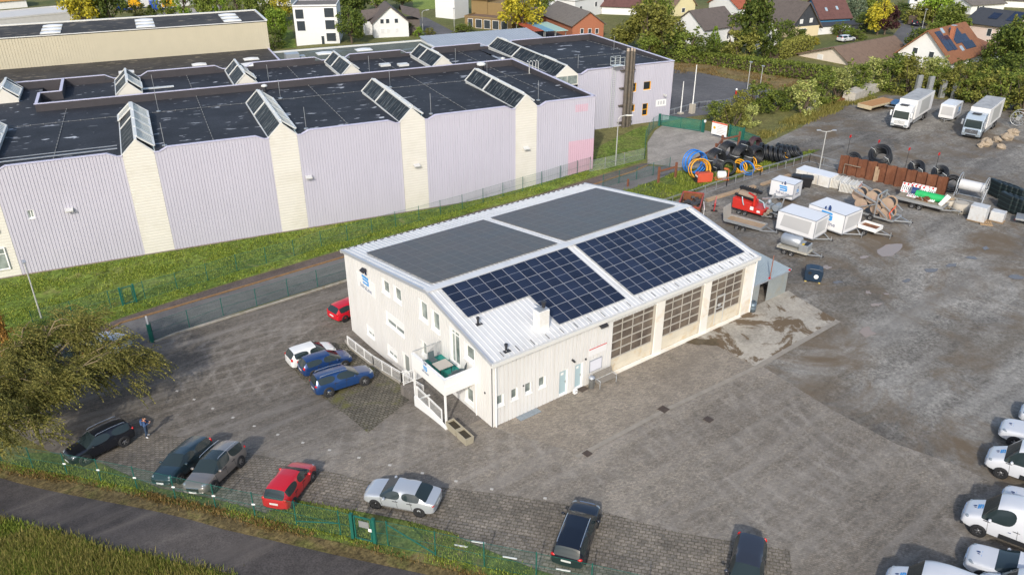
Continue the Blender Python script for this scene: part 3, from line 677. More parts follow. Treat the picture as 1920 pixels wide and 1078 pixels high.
b = MB(); b.M = F; edges = [-30]
for a, c in STR: edges += [a, c]
edges.append(UE); wins = []
u0, z1 = huz(50,395); u1, z0 = huz(66,408); holeW = [(u0,u1,z0,z1)]
for i in range(0, len(edges), 2): clad(b, edges[i+1], lambda s: -1.2, ptop, [h for h in holeW if edges[i] < h[0] < edges[i+1]], .30, .05, .05, 0, edges[i])
b.build('lilac_wall', mLil, hall)
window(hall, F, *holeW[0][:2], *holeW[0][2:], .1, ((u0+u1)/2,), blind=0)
b = MB(); b.M = F
for a, c in STR:
    z = -1.2
    while z < 12.15:
        e = min(z+.30, 12.2); dd = .0 if e < 12.2 else 0
        def half(q): return (c-a)/2 if q < 10.72 else max(.02, (c-a)/2*(1-(q-10.72)/1.5))
        m_ = (a+c)/2
        b.add([(m_-half(z),.072,z),(m_+half(z),.072,z),(m_+half(e-.035),.084,e-.035),(m_-half(e-.035),.084,e-.035),(m_+half(e),.07,e),(m_-half(e),.07,e)], [(0,1,2,3),(3,2,4,5)]); z = e
    b.quad((a,0,-1.2),(a,.09,-1.2),(a,.09,10.72),(a,0,10.72)); b.quad((c,0,-1.2),(c,.09,-1.2),(c,.09,10.72),(c,0,10.72))
build_apart(b, 'cream_stripe', mCream, hall)
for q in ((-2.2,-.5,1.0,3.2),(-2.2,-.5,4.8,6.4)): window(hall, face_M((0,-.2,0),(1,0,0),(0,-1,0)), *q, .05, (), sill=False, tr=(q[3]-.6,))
mPink = M('pinkclad', (.62,.42,.50), .5, 0, .05)
b = MB(); b.M = face_M((0,-.012,0),(1,0,0),(0,-1,0)); ua, za = huz(1066,266); ub, zb = huz(1111,258); clad(b, UE, lambda s: -1.2, lambda s: za, (), .30, .05, .05, 0, ua)
ua, zt = huz(1079,197); ub, zb = huz(1102,208); clad(b, ub, lambda s: zb, lambda s: zt, (), .1, .04, .05, 0, ua); build_apart(b, 'pink_panel', mPink, hall)
b = MB(); b.M = face_M((UE,0,0),(0,1,0),(1,0,0)); clad(b, 24.2, lambda s: -1, lambda s: TOP, (), .3, .05, .05); b.build('side_wall', mLil, hall)
# caps follow the parapet
def cap(path, w=.34, t=.07, mat=None, name='parapet_cap'):
    b = MB()
    for p, q in zip(path, path[1:]): b.beam(p, q, w, t)
    return b.build(name, mat or mLilCap, hall)
pts = []
for i in range(0, len(edges), 2):
    a, c = edges[i], edges[i+1]; P = [a, a+.5, a+1.3, c-1.3, c-.5, c]
    b = MB(); Q = [(s,.06,ptop(s if 0 < k < 5 else (s+.01 if k == 0 else s-.01))+.03) for k, s in enumerate(P)]
    for p, q in zip(Q, Q[1:]): b.beam(p, q, .36, .08)
    b.build('parapet_cap', mLilCap, hall)
ROOF0, ROOFB, VB = 10.95, 10.2, 24.2
b = MB(); b.quad((-30,.1,ROOF0-.15),(UE,.1,ROOF0-.15),(UE,VB,ROOFB),(-30,VB,ROOFB)); b.quad((-30,VB,ROOFB-.02),(2.6,VB,ROOFB-.02),(2.6,38,ROOFB-.02),(-30,38,ROOFB-.02)); b.build('front_roof', mTar, hall)
b = MB(); b.box((2.6,VB,9.5),(UE,VB+.28,TOP)); b.box((UE-.28,.2,9.5),(UE,VB,TOP-.01)); b.box((2.6,VB+.28,9.5),(2.88,30.5,TOP)); b.box((2.88,30.22,9.5),(5.0,30.5,TOP)); b.box((5.0,30.22,9.5),(5.28,37.6,TOP)); b.build('parapet', mInner, hall)
cap([(2.5,VB+.14,TOP+.03),(UE,VB+.14,TOP+.03)]); cap([(UE-.14,VB+.2,TOP+.035),(UE-.14,0,TOP+.035)]); cap([(2.74,VB,TOP+.034),(2.74,30.36,TOP+.034)]); cap([(2.74,30.36,TOP+.031),(5.14,30.36,TOP+.031)]); cap([(5.14,30.3,TOP+.036),(5.14,37.8,TOP+.036)])
# second block
UR, VF, V3 = 86.0, 13.4, 38.0
ST2 = [(11.4,14.4),(25.7,28.6),(39.9,42.8),(53.2,56.4),(66.6,69.9)]
B2 = face_M((0,VF,0),(1,0,0),(0,-1,0))
def yl(px, py): return huz(px, py, VF)
yw = []
for (x0,y0,x1,y1) in ((1180,157,1192,172),(1207,154,1219,168),(1177,198,1189,209),(1205,195,1213,216)):
    (a,zt),(c,zb) = yl(x0,y0), yl(x1,y1); yw.append((a,c,zb,zt))
def pt2(s):
    for e in (66.4,70.1):
        d = abs(s-e)
        if 66.4 < s < 70.1: return TOP-.5
        if d < 1.4: return TOP-.5+.5*max(0,(d-.4))
    return TOP
b = MB(); b.M = B2; clad(b, 66.5, lambda s: -1, pt2, (), .3, .05, .05, 0, UE+.1); clad(b, UR, lambda s: -1, pt2, yw, .3, .05, .05, 0, 70.0); b.M = face_M((UR,0,0),(0,1,0),(1,0,0)); clad(b, V3, lambda s: 0, lambda s: TOP, (), .3, .05, .05, 0, VF); b.build('lilac_wall', mLil, hall)
mYel = M('yellowframe', (.80,.42,.01), .45, 0, .05)
for i, q in enumerate(yw): window(hall, B2, *q, .1, (), mYel, mGlassD, sill=(i < 3), name='window' if i < 3 else 'yellow_door', tr=((q[2]+q[3])/2,) if i == 3 else ())
b = MB(); b.M = B2; b.box((66.5,-.05,-1),(70,.07,8.9)); b.add([(66.5,.07,10.6),(70,.07,10.6),(68.25,.07,11.9)], [(0,1,2)]); build_apart(b, 'cream_stripe', mCream, hall)
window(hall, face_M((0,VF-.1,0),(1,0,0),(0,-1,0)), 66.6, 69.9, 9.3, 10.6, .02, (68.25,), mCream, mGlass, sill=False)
b = MB()
b.quad((5.28,VB+.28,ROOFB-.1),(UE,VB+.28,ROOFB-.1),(UE,V3,ROOFB-.1),(5.28,V3,ROOFB-.1)); b.quad((UE,VF+.1,ROOF0-.2),(UR,VF+.1,ROOF0-.2),(UR,V3,ROOFB-.05),(UE,V3,ROOFB-.05)); b.quad((2.88,VB+.28,ROOFB-.11),(5.28,VB+.28,ROOFB-.11),(5.28,30.2,ROOFB-.11),(2.88,30.2,ROOFB-.11)); b.build('rear_roof', mTar, hall)
b = MB(); b.box((UR-.28,VF+.3,9.5),(UR,V3,TOP-.01)); gaps = [(a-1.2,c+1.2) for a,c in ST2]; s = -30
for a, c in gaps+[(UR,UR)]: b.box((s,V3-.28,9),(a,V3,TOP)); b.box((a,V3-.275,9),(c,V3-.005,TOP-.55)) if c > a else 0; s = c
b.build('parapet', mInner, hall)
s = -30
for a, c in gaps+[(UR,UR)]: cap([(s,V3-.14,TOP+.03),(a,V3-.14,TOP+.03)] + ([(a+1.0,V3-.14,TOP-.5),(c-1.0,V3-.14,TOP-.5),(c,V3-.14,TOP+.03)] if c > a else [])); s = c
cap([(UR-.14,V3,TOP+.034),(UR-.14,VF-.05,TOP+.034)])
b = MB(); Q = [(UE,VF-.03,TOP+.03),(65.9,VF-.03,TOP-.45),(66.5,VF-.03,TOP-.47)]
for Q in (Q, [(70,VF-.03,TOP-.47),(70.5,VF-.03,TOP-.47),(71.5,VF-.03,TOP+.03),(UR,VF-.03,TOP+.03)]):
    for p, q in zip(Q, Q[1:]): b.beam(p, q, .36, .08)
b.build('parapet_cap', mLilCap, hall)
mCap = M('skylightframe', (.72,.72,.68), .4, .1, .06); mSkyG = NT('skylightglass'); v_ = mSkyG.coords(0, (.4,3.2,1)); mSkyG = mSkyG.done(mSkyG.ramp(mSkyG.noise(v_, 1.1, 3), [(.40,(.012,.015,.019)), (.56,(.022,.027,.03)), (.68,(.15,.165,.165))]), .45, 0, .15); mVent = M('ventpane', (.40,.40,.36), .25, 0, .2, 3); mHinge = M('hingeblue', (.25,.48,.58), .5)
def skylight(a, c, v0, v1, ze, zr, left_pitch, vents, open_, front=True, lv=False):
    m_ = (a+c)/2; b = MB()
    for vv in (v0, v1):
        for p, q in (((a-.08,vv,ze),(m_,vv,zr+.05)),((c+.08,vv,ze),(m_,vv,zr+.05))): b.beam(p, q, .14, .12)
    b.beam((m_,v0,zr+.05),(m_,v1,zr+.05), .26, .14); b.beam((a-.06,v0,ze),(a-.06,v1,ze), .1, .16); b.beam((c+.06,v0,ze),(c+.06,v1,ze), .1, .16)
    vm = v0+(v1-v0)*.62; b.beam((a-.05,vm,ze+.04),(m_,vm,zr+.09), .2, .1)
    b.quad((a,v0+.02,ze-1.0),(a,v1,ze-1.0),(a,v1,ze),(a,v0+.02,ze)); b.quad((c,v0+.02,ze-1.0),(c,v1,ze-1.0),(c,v1,ze),(c,v0+.02,ze))
    sk = b.build('skylight', mCap, hall)
    b = MB(); b.add([(a,v0,ze-1.2),(c,v0,ze-1.2),(c,v0,ze),(m_,v0,zr),(a,v0,ze)], [(0,1,2,3,4)]); b.add([(a,v1,ze-1.2),(c,v1,ze-1.2),(c,v1,ze),(m_,v1,zr),(a,v1,ze)], [(0,1,2,3,4)]); build_apart(b, 'gable', mCream, sk)
    b = MB(); b.quad((a,v0,ze+.02),(m_,v0,zr+.02),(m_,v1,zr+.02),(a,v1,ze+.02)); b.quad((c,v0,ze+.02),(m_,v0,zr+.02),(m_,v1,zr+.02),(c,v1,ze+.02)); b.build('glazing', mSkyG, sk)
    b = MB(); n = int((v1-v0)/1.5)
    for i in range(1, n): vv = v0+(v1-v0)*i/n; b.beam((a,vv,ze+.04),(m_,vv,zr+.04), .05, .05); b.beam((c,vv,ze+.04),(m_,vv,zr+.04), .05, .05)
    b.beam((a+.04,v0,ze+.04),(a+.04,v1,ze+.04), .04, .04); b.beam((c-.04,v0,ze+.04),(c-.04,v1,ze+.04), .04, .04); b.beam((m_,v0,zr+.03),(m_,v1,zr+.03), .04, .04); b.build('glazing_bars', M('barsdark', (.10,.11,.12), .5), sk)
    for v_a, v_b in vents:                                # hinged vents standing open on the far slope
        b = MB(); dx = (c-m_); up = open_
        p0 = Vector((m_+.12,v_a,zr+.12)); p1 = Vector((c+.12,v_a,ze+.1+up)); q0 = Vector((m_+.12,v_b,zr+.12)); q1 = Vector((c+.12,v_b,ze+.1+up))
        for p, q in ((p0,p1),(q0,q1),(p0,q0),(p1,q1)): b.beam(p, q, .22, .16)
        for i in range(1, 6): b.beam(p0.lerp(q0,i/6), p1.lerp(q1,i/6), .05, .05)
        b.add([p0,p1,q1,q0], [(0,1,2,3)], 1); b.beam((c,v_a+.2,ze),p1+Vector((0,.2,0)), .05, .05, 2); b.beam((c,v_b-.2,ze),q1+Vector((0,-.2,0)), .05, .05, 2)
        b.build('vent', [mCap, mVent, mHinge], sk)
    if lv:
        b = MB(); p0 = Vector((m_-.1,13,zr+.12)); p1 = Vector((a-.1,13,ze+.25)); q0 = p0+Vector((0,2.6,0)); q1 = p1+Vector((0,2.6,0))
        for p, q in ((p0,p1),(q0,q1),(p0,q0),(p1,q1)): b.beam(p, q, .2, .14)
        b.add([p0,p1,q1,q0], [(0,1,2,3)], 1); b.build('vent', [mCap, mVent], sk)
    return sk
V4 = [(1.0+3.7*i, 4.3+3.7*i) for i in range(4)]
for i, (a, c) in enumerate(STR): skylight(a, c, .1, 16.0, 10.72, 12.12, 0, V4, .35 if i > 1 else .3, lv=(i == 1))
for i, (a, c) in enumerate(ST2[:4]): skylight(a, c, 26.5 if i else 27.6, 36.6, 10.55, 11.95, 0, [(28.5,31.5)] if i else [(29,32.4)], .2)
skylight(-2.7, .3, 30.5, 37, 10.55, 11.95, 0, [(31,35)], .2)
skylight(66.6, 69.9, VF+.05, 37.2, 10.6, 11.9, 0, [(17,20.6),(34,36)], .25)
# lightning protection: wires on small blocks, and rods
mWire = M('wire', (.26,.26,.25), .5, .2, .2)
def wire(p, q, name='lightning_wire'):
    p = Vector(p); q = Vector(q); b = MB(); n = int((q-p).length/1.25); b.beam(p, q, .03, .03)
    for i in range(n+1): b.cbox(p.lerp(q, i/max(1,n)), (.10,.10,.10))
    b.build(name, mWire, hall)
zf = lambda v: ROOF0-.15+(ROOFB-ROOF0+.15)*v/VB+.07
for s in (5.5,20.3,34.5,48.6,61.0): wire((s,.6,zf(.6)), (s+.3,23.9,zf(23.9)))
wire((-14,17.2,zf(17.2)), (UE-.6,17.2,zf(17.2))); wire((6,28.2,ROOFB), (UE,28.2,ROOFB)); wire((3.2,26.2,ROOFB), (9,26.2,ROOFB))
for s in (20.5,34.5,48.5,61.5): wire((s,25,ROOFB), (s,37.2,ROOFB))
wire((71.5,24,ROOFB+.35), (84.5,24,ROOFB+.35)); wire((84.8,16,ROOF0-.1), (84.8,37,ROOFB)); wire((75,16.5,ROOF0-.1), (80,16.2,ROOF0-.1))
b = MB()
for s, v in ((15.6,1.4),(29.9,1.4),(44.2,1.5),(58.2,2.0),(15.8,17.3),(30,17.6),(44.2,17.6),(58,17.5),(15.9,28),(30.3,28),(44.3,28),(57.4,28),(71.7,16.5),(84,27)):
    z = zf(v) if v < 24 and s < UE else ROOFB; b.cyl((s,v,z),(s,v,z+2.4), .03, 5); b.cyl((s,v,z),(s,v,z+.1), .25, 8)
build_apart(b, 'lightning_rod', mGalv, hall)
b = MB(); b.beam((-30,2.2,zf(2)+.1),(11.2,2.2,zf(2)+.1), .12, .1); b.beam((-30,3.4,zf(3)+.1),(11.2,3.4,zf(3)+.1), .06, .06); b.build('roof_pipe', mTrim, hall)
for s, v, r, h in ((58.6,21.0,.62,1.5),(28.9,22.6,.38,.95),(64.6,27,.35,.7)):
    b = MB(); z = zf(v) if v < 24 else ROOFB; b.cyl((s,v,z),(s,v,z+h*.7), r*.62, 12, 1); b.lathe([(r*.5,h*.66),(r,h*.7),(r*1.05,h*.8),(r,h*.88),(r*.5,h),(.01,h)], 14, 0, (s,v,z)); b.build('roof_fan', [mCap, mDark], hall)
b = MB()
for s, v in ((47,31.5),(49.5,30.5)): b.box((s,v,ROOFB-.05),(s+1.5,v+1.2,ROOFB+.25))
b.box((13.8,31,ROOFB-.05),(18.4,31.8,ROOFB+.02)); build_apart(b, 'roof_hatch', mCap, hall)
b = MB()
for s in (65.9,66.4,66.9,67.3): b.tube([(s-1.5,17.4,10.2),(s-1.5,17.4,12.0),(s-1.9,17.2,12.2)], .07, 6)
build_apart(b, 'vent_pipe', mCap, hall)
# flues and cage ladder on the front of the rear block
b = MB(); fu = yl(1171,180)[0]
for i, r in ((-.35,.30),(.28,.27),(.72,.17)): b.cyl((fu+i,VF-.75,.5),(fu+i,VF-.75,13.4-abs(i)*.3), r, 12, 0); b.cyl((fu+i,VF-.75,13.3-abs(i)*.3),(fu+i,VF-.75,13.8-abs(i)*.3), r*.7, 12, 1)
for z in (3,5.5,8,10.5): b.box((fu-1.1,VF-.5,z),(fu+1.3,VF-.06,z+.1))
b.build('flue', [M('rustyflue', (.19,.165,.14), .5, .5, .35, 2.5, (.22,.17,.12), 1.5), M('fluetop', (.55,.45,.36), .5, .3)], hall)
b = MB(); la = fu-2.2
for s in (la-.25,la+.25): b.beam((s,VF-.3,0),(s,VF-.3,11.3), .05, .05)
for i in range(36): b.beam((la-.25,VF-.3,.4+i*.3),(la+.25,VF-.3,.4+i*.3), .03, .03)
z = 11.4; b.box((la-.5,VF-1.2,z),(la+1.1,VF-.05,z+.06))
for s in (la-.5,la+.3,la+1.1):
    for v in (VF-1.2,VF-.05): b.beam((s,v,z),(s,v,z+1.2), .04, .04)
for q in (.6,1.2): b.beam((la-.5,VF-1.2,z+q),(la+1.1,VF-1.2,z+q), .04, .04); b.beam((la-.5,VF-1.2,z+q),(la-.5,VF-.05,z+q), .04, .04); b.beam((la-.5,VF-.05,z+q),(la+1.1,VF-.05,z+q), .04, .04)
b.build('cage_ladder', M('ladderwhite', (.62,.66,.64), .5, .2), hall)
b = MB()
for px, py in ((130,392),(780,309),(985,277),(578,331)):
    s, z = huz(px, py); b.M = F; b.cbox((s,.32,z), (.7,.55,.12), 0, 0, 0, -.3); b.box((s-.1,.03,z-.1),(s+.1,.25,z+.05)); b.M = None
s, z = yl(1244,178); b.M = B2; b.cbox((s,.4,z), (.2,.6,.3)); b.M = None
build_apart(b, 'wall_lamp', M('lampgrey', (.60,.60,.58), .5), hall)
s, z = yl(1239,193); b = MB(); b.M = B2; b.box((s-.9,.055,z-.5),(s+.9,.08,z+.5)); sgn = b.build('number_sign', mFrame, hall)
b = MB(); b.M = B2; b.box((s-.6,.082,z-.25),(s-.35,.09,z+.3)); b.box((s-.15,.082,z-.25),(s+.1,.09,z+.3)); b.box((s+.3,.082,z-.25),(s+.6,.09,z+.3)); b.build('lettering', M('signgrey', (.5,.5,.52), .5), sgn)
b = MB(); b.box((-30,.0,-1.3),(UE,-.09,.12)); b.build('plinth', M('plinth', (.25,.20,.18), .85, 0, .2), hall)
# ------------------------------------------------------------------ the buildings behind the hall
HM = Matrix.Translation(H0) @ Matrix.Rotation(HRZ, 4, 'Z')
def hthing(name, label, cat): return thing(name, label, cat, H0, HRZ)
lowb = hthing('annex_building', 'low dark flat roofed annex between the lilac hall and the beige warehouse', 'building')
b = MB(); b.box((-60,38.05,0),(35.6,63,8.1)); b.build('wall', mCream, lowb); b = MB(); b.box((-60.1,38.06,8.1),(35.7,63,8.3)); b.build('roof', mTar2, lowb)
cap2 = MB(); cap2.beam((35.7,38.2,8.36),(35.7,63,8.36), .25, .12); cap2.build('roof_edge', mLilCap, lowb)
def dome(par, u, v, z, w, l, n=1, gap=.5):
    for i in range(n):
        b = MB(); vv = v+i*(l+gap); b.box((u-.1,vv-.1,z),(u+w+.1,vv+l+.1,z+.12), 0)
        k = 6; P = [(u+w*j/k, .12+.1*sin(pi*j/k)) for j in range(k+1)]
        for (x0,h0),(x1,h1) in zip(P, P[1:]): b.quad((x0,vv,z+h0),(x1,vv,z+h1),(x1,vv+l,z+h1),(x0,vv+l,z+h0), 1)
        for vv2 in (vv, vv+l): b.poly([(x,vv2,z+h) for x,h in P], 1)
        b.build('roof_light', [mCap, mFrame], par)
for u, v, w, l in ((-2,50,2.4,1.6),(4,45.5,4.2,2.4),(11.7,52,2,1.4),(20,47,4.2,2.4),(22.4,53,2,1.4),(29.5,49,4,2.4),(30.5,54,2.2,1.4)): dome(lowb, u, v, 8.3, w, l)
bw = hthing('warehouse', 'long beige ribbed warehouse with a dark flat roof and white roof lights', 'building')
b = MB(); b.M = face_M((0,62.9,0),(1,0,0),(0,-1,0)); clad(b, 36, lambda s: 8.0, lambda s: 12.75, (), .42, .08, .05, 0, -60); b.M = face_M((36,0,0),(0,1,0),(1,0,0)); clad(b, 75.5, lambda s: 0, lambda s: 12.75, (), .42, .08, .05, 0, 62.9)
b.M = None; b.box((-60,63.1,0),(35.8,75.4,8)); b.build('wall', M('beigeclad', (.55,.50,.37), .55, 0, .05, .6), bw); b = MB(); b.box((-60,62.85,12.75),(36.05,75.5,12.95)); b.build('roof', mTar2, bw)
b = MB(); b.beam((-60,75.4,13.0),(36.1,75.4,13.0), .3, .35); b.beam((36.0,62.8,13.0),(36.0,75.5,13.0), .35, .25); b.beam((-60,62.8,12.95),(36.1,62.8,12.95), .16, .12); build_apart(b, 'roof_edge', mCap, bw)
for u in (1.5, 15.5, 29.3): dome(bw, u, 64.2, 12.95, 2.7, 1.7, 3, 1.7)
gr = hthing('green_roof_building', 'low building with a mossy green flat roof beside the beige warehouse', 'building')
b = MB(); b.box((35.9,38.05,0),(63.2,61.5,7.5)); b.build('wall', mCream, gr); b = MB(); b.box((35.85,38.04,7.5),(63.3,61.6,7.7)); b.build('roof', ground_mat('mossroof', [(.10,.115,.095),(.15,.165,.14)], .1, 4, .3, moss=((.19,.23,.25),.12,.58,.7)), gr)
b = MB(); b.beam((35.8,61.6,7.8),(63.3,61.6,7.8), .35, .3); b.beam((63.3,61.6,7.8),(63.3,38.1,7.8), .35, .3); b.box((41.6,39,7.7),(48,40.2,8.6)); b.box((57,39,7.7),(63,40.2,8.6)); build_apart(b, 'roof_edge', mCap, gr)
for u, v in ((43,56.5),(50,56.8),(51.5,44)): dome(gr, u, v, 7.7, 2.6, 1.8)
b = MB(); b.box((37,53,7.7),(39.2,55,8.9)); b.box((39.2,53.4,7.7),(40.2,54.6,8.4)); b.build('roof_unit', mGalv, gr)
ms = hthing('metal_shed', 'shed with a pale grey sheet metal roof behind the hall', 'building')
b = MB(); b.add([(u,v,z) for u in (63.5,85.5) for v,z in ((38.2,6.2),(62.5,8.3),(62.5,0),(38.2,0))], [(0,1,2,3),(7,6,5,4),(1,5,6,2),(0,3,7,4)]); b.build('wall', mGalv, ms)
b = MB()
for i in range(37): u = 63.3+i*.6; b.add([(u,38.1,6.3),(u+.52,38.1,6.3),(u+.52,62.7,8.42),(u,62.7,8.42),(u+.6,38.1,6.36),(u+.6,62.7,8.48)], [(0,1,2,3),(1,4,5,2)])
b.build('roof', M('sheetroof', (.42,.45,.48), .45, .3, .08, .3), ms)
# ------------------------------------------------------------------ vehicles
from mathutils.bvhtree import BVHTree
BVH = None
def paint(name, c, met=.25, rough=.28): return M(name, c, rough, met, .03, 2, coat=.6)
mPaint = paint('carpaint', (.5,.5,.5))
mCarGlass = NT('carglass').done((.024,.036,.038), .09, 0, .5)
mChrome = M('chrome', (.72,.74,.76), .22, .9, .05); mRim = M('alloyrim', (.42,.42,.43), .3, .8, .1); mRimK = M('blackrim', (.035,.035,.038), .4, .5, .1)
mRed = NT('taillight').done((.55,.012,.012), .2, 0, .6); mLampW = NT('headlight').done((.34,.38,.40), .12, .3, .8); mPlate = M('numberplate', (.72,.72,.70), .4, 0, .03); mSill = M('darksill', (.02,.021,.023), .6, 0, .2)
def loft(st, mats_fn, lv=2):
    """st: stations (x, w, zb, zbelt, w5, z5, z7); returns {material index: mesh data}"""
    bm = bmesh.new(); rings = []
    for x, w, zb, zl, w5, z5, z7 in st:
        zm = zb+(zl-zb)*.55
        half = [(0,zb),(.82*w,zb),(.965*w,zb+.10),(w,zm),(.955*w,zl),(w5,z5),(.70*w5,z7-.018),(0,z7)]
        ring = half + [(-y,z) for y,z in half[-2:0:-1]]
        rings.append([bm.verts.new((x,y,z)) for y,z in ring])
    n = len(rings[0])
    for i in range(len(rings)-1):
        for j in range(n):
            f = bm.faces.new((rings[i][j],rings[i][(j+1)%n],rings[i+1][(j+1)%n],rings[i+1][j])); jj = j if j < 7 else 13-j
            f.material_index = mats_fn(i, jj)
    for r in (rings[0], rings[-1]):
        for k in range(7):                              # end caps as strips of quads
            q = [r[k], r[k+1], r[(n-k-1)%n], r[(n-k)%n]]; q2 = []
            for v in q:
                if v not in q2: q2.append(v)
            if len(q2) > 2:
                f = bm.faces.new(q2); f.material_index = 0
    bmesh.ops.recalc_face_normals(bm, faces=bm.faces)
    cl = bm.edges.layers.float.new('crease_edge')
    for e in bm.edges:
        ms = {f.material_index for f in e.link_faces}
        if len(ms) > 1: e[cl] = 1.0
    me = bpy.data.meshes.new('tmp'); bm.to_mesh(me); bm.free(); o = link('tmp', me); md = o.modifiers.new('s', 'SUBSURF'); md.levels = lv; md.render_levels = lv
    ev = bpy.data.meshes.new_from_object(o.evaluated_get(bpy.context.evaluated_depsgraph_get())); bpy.data.objects.remove(o); bpy.data.meshes.remove(me)
    global BVH; BVH = BVHTree.FromPolygons([v.co[:] for v in ev.vertices], [tuple(p.vertices) for p in ev.polygons]); out = {}
    for p in ev.polygons:
        k = p.material_index
        if k == 2: k = 2 if p.center.y > 0 else 5
        d = out.setdefault(k, ({}, [], []))
        f = []
        for v in p.vertices:
            if v not in d[0]: d[0][v] = len(d[1]); d[1].append(tuple(ev.vertices[v].co))
            f.append(d[0][v])
        d[2].append(f)
    bpy.data.meshes.remove(ev); return out
def wheel(par, x, y, r, w, rim, sgn):
    t = MB(); c = Vector((x,y,r)); n = 20
    K = Matrix.Translation(c) @ Matrix.Rotation(-sgn*pi/2, 4, 'X'); t.M = K
    t.lathe([(r*.62,-w/2),(r*.9,-w/2),(r,-w/2+.04),(r,w/2-.04),(r*.93,w/2),(r*.66,w/2),(r*.62,w/2-.02)], n, 0); o = t.build('wheel', mRubber, par)
    b = MB(); b.M = K; b.lathe([(.001,w/2-.05),(r*.2,w/2-.035),(r*.24,w/2-.07)], 12, 0); b.lathe([(r*.56,w/2-.07),(r*.66,w/2-.012),(r*.665,w/2-.05)], n, 0); b.lathe([(.001,w/2-.1),(r*.6,w/2-.1)], n, 1)
    for k in range(5): a = 2*pi*k/5; b.beam((r*.15*cos(a),r*.15*sin(a),w/2-.055),(r*.6*cos(a),r*.6*sin(a),w/2-.05), r*.17, .03)
    b.build('rim', [rim, mBlack], o); return o
def vehicle(name, label, cat, st, fn, L, W, axles, r, rim=None, head=None, tail=None, rails=False, grp=None, band=None, mirrors=None, grille=None, arch=True, pl=(.5,.55), lv=2, seams=(-.9,-.02,.95)):
    root = thing(name, label, cat, (0,0,0), 0, grp); out = loft(st, fn, lv)
    nm = {0:'body', 1:'windscreen', 2:'side_window', 5:'side_window', 3:'rear_window', 4:'lower_trim', 6:'roof_glass'}; bod = None
    for k in sorted(out):
        b = MB(); b.add(out[k][1], out[k][2], 0, True); o = b.build(nm[k], {0:mPaint,4:mSill}.get(k, mCarGlass), root)
        if k == 0: bod = o
    zb = st[4][3]                                          # shut lines and door handles, laid on the body side
    for s in (1, -1):
        b = MB()
        def hit(x, z): h = BVH.ray_cast(Vector((x,s*3,z)), Vector((0,-s,0))); return h[0]
        for x in seams:
            P = [p_ for p_ in (hit(x+.02*k, .34+(zb-.36)*k/6) for k in range(7)) if p_]
            if len(P) > 2: b.tube(P, .011, 4)
        for i, x in enumerate(seams[:-1]):
            p_ = hit(x+.16, zb-.13)
            if p_: b.cbox(p_, (.34,.04,.03))
        P = [p_ for p_ in (hit(min(seams)+(max(seams)-min(seams))*k/10, .345) for k in range(11)) if p_]
        if len(P) > 2: b.tube(P, .011, 4)
        if b.v: b.build('shut_line', mSill, root)
    W2 = W/2
    for ax in axles:
        for s in (1, -1):
            if arch:
                b = MB(); b.M = Matrix.Translation((ax,s*(W2-.11),r)) @ Matrix.Rotation(-s*pi/2,4,'X'); b.lathe([(.01,.0),(r*1.13,.0),(r*1.15,.117),(r*1.02,.119),(.01,.06)], 22, 0); b.build('wheel_arch', mSill, root)
            wheel(root, ax, s*(W2-.095), r, .22, rim or mRim, s)
    x0 = st[0][0]; x1 = st[-1][0]
    for s in (1, -1):
        if head: (hx,hy,hz), (a,b_,c) = head; b = MB(); b.M = Matrix.Translation((hx,s*hy,hz)) @ Matrix.Rotation(-s*.45,4,'Z'); b.ball((-.06,0,0), (a*.95,b_*.95,c*.72), 0, 12, 8); b.build('headlight', mLampW, root)
        if tail: (hx,hy,hz), (a,b_,c) = tail; b = MB(); b.M = Matrix.Translation((hx,s*hy,hz)); b.ball((0,0,0), (a,b_,c), 0, 12, 8); b.build('tail_light', mRed, root)
        if mirrors: mx, my, mz = mirrors; b = MB(); b.ball((mx,s*(my+.10),mz), (.09,.13,.085), 0, 10, 8); b.beam((mx,s*(my-.1),mz-.04),(mx,s*(my+.06),mz-.02), .05, .04, 1); b.build('wing_mirror', [mPaint, mSill], root)
        if rails: xa, xb, ry, rz = rails; b = MB(); b.tube([(xa,s*ry,rz-.06),(xa+.12,s*ry,rz),((xa+xb)/2,s*ry,rz+.035),(xb-.15,s*ry,rz+.0),(xb,s*ry,rz-.06)], .022, 6); b.build('roof_rail', mChrome, root)
    b = MB(); b.cbox((x0+.02,0,pl[0]+.16), (.06,.54,.13)); b.build('number_plate', mPlate, root)
    b = MB(); b.cbox((x1-.02,0,pl[1]-.14), (.08,.52,.11)); b.build('number_plate', mPlate, root)
    if grille: gx, gz, gw_, gh = grille; b = MB(); b.cbox((gx,0,gz), (.10,gw_,gh)); b.cbox((gx+.015,0,gz+gh*.5), (.08,gw_*1.05,.03), 1); b.build('grille', [mBlack, mChrome], root)
    return root
WIN = lambda wi, si, ri, roofg=(), trim=True: (lambda i, j: 2 if (j == 4 and i in si) else 1 if (j in (5,6) and i in wi) else 3 if (j in (5,6) and i in ri) else 6 if (j in (5,6) and i in roofg) else 4 if (j <= 1 and trim) else 0)
def scale_st(st, kx, ky, kz): return [(x*kx,w*ky,zb*kz,zl*kz,w5*ky,z5*kz,z7*kz) for x,w,zb,zl,w5,z5,z7 in st]
HATCH = [(-2.06,.66,.36,.78,.58,.82,.84),(-2.02,.84,.24,.90,.72,.96,.98),(-1.66,.88,.2,.95,.62,1.36,1.43),(-1.45,.89,.2,.95,.64,1.40,1.465),(-.40,.89,.2,.94,.65,1.43,1.50),(-.33,.89,.2,.94,.65,1.43,1.50),(.30,.89,.2,.93,.62,1.39,1.46),(1.12,.885,.2,.92,.74,.98,1.01),(1.68,.87,.22,.82,.68,.88,.905),(1.98,.80,.26,.68,.60,.74,.76),(2.08,.66,.34,.56,.48,.60,.61)]
fH = WIN((6,), (2,3,5,6), (1,))
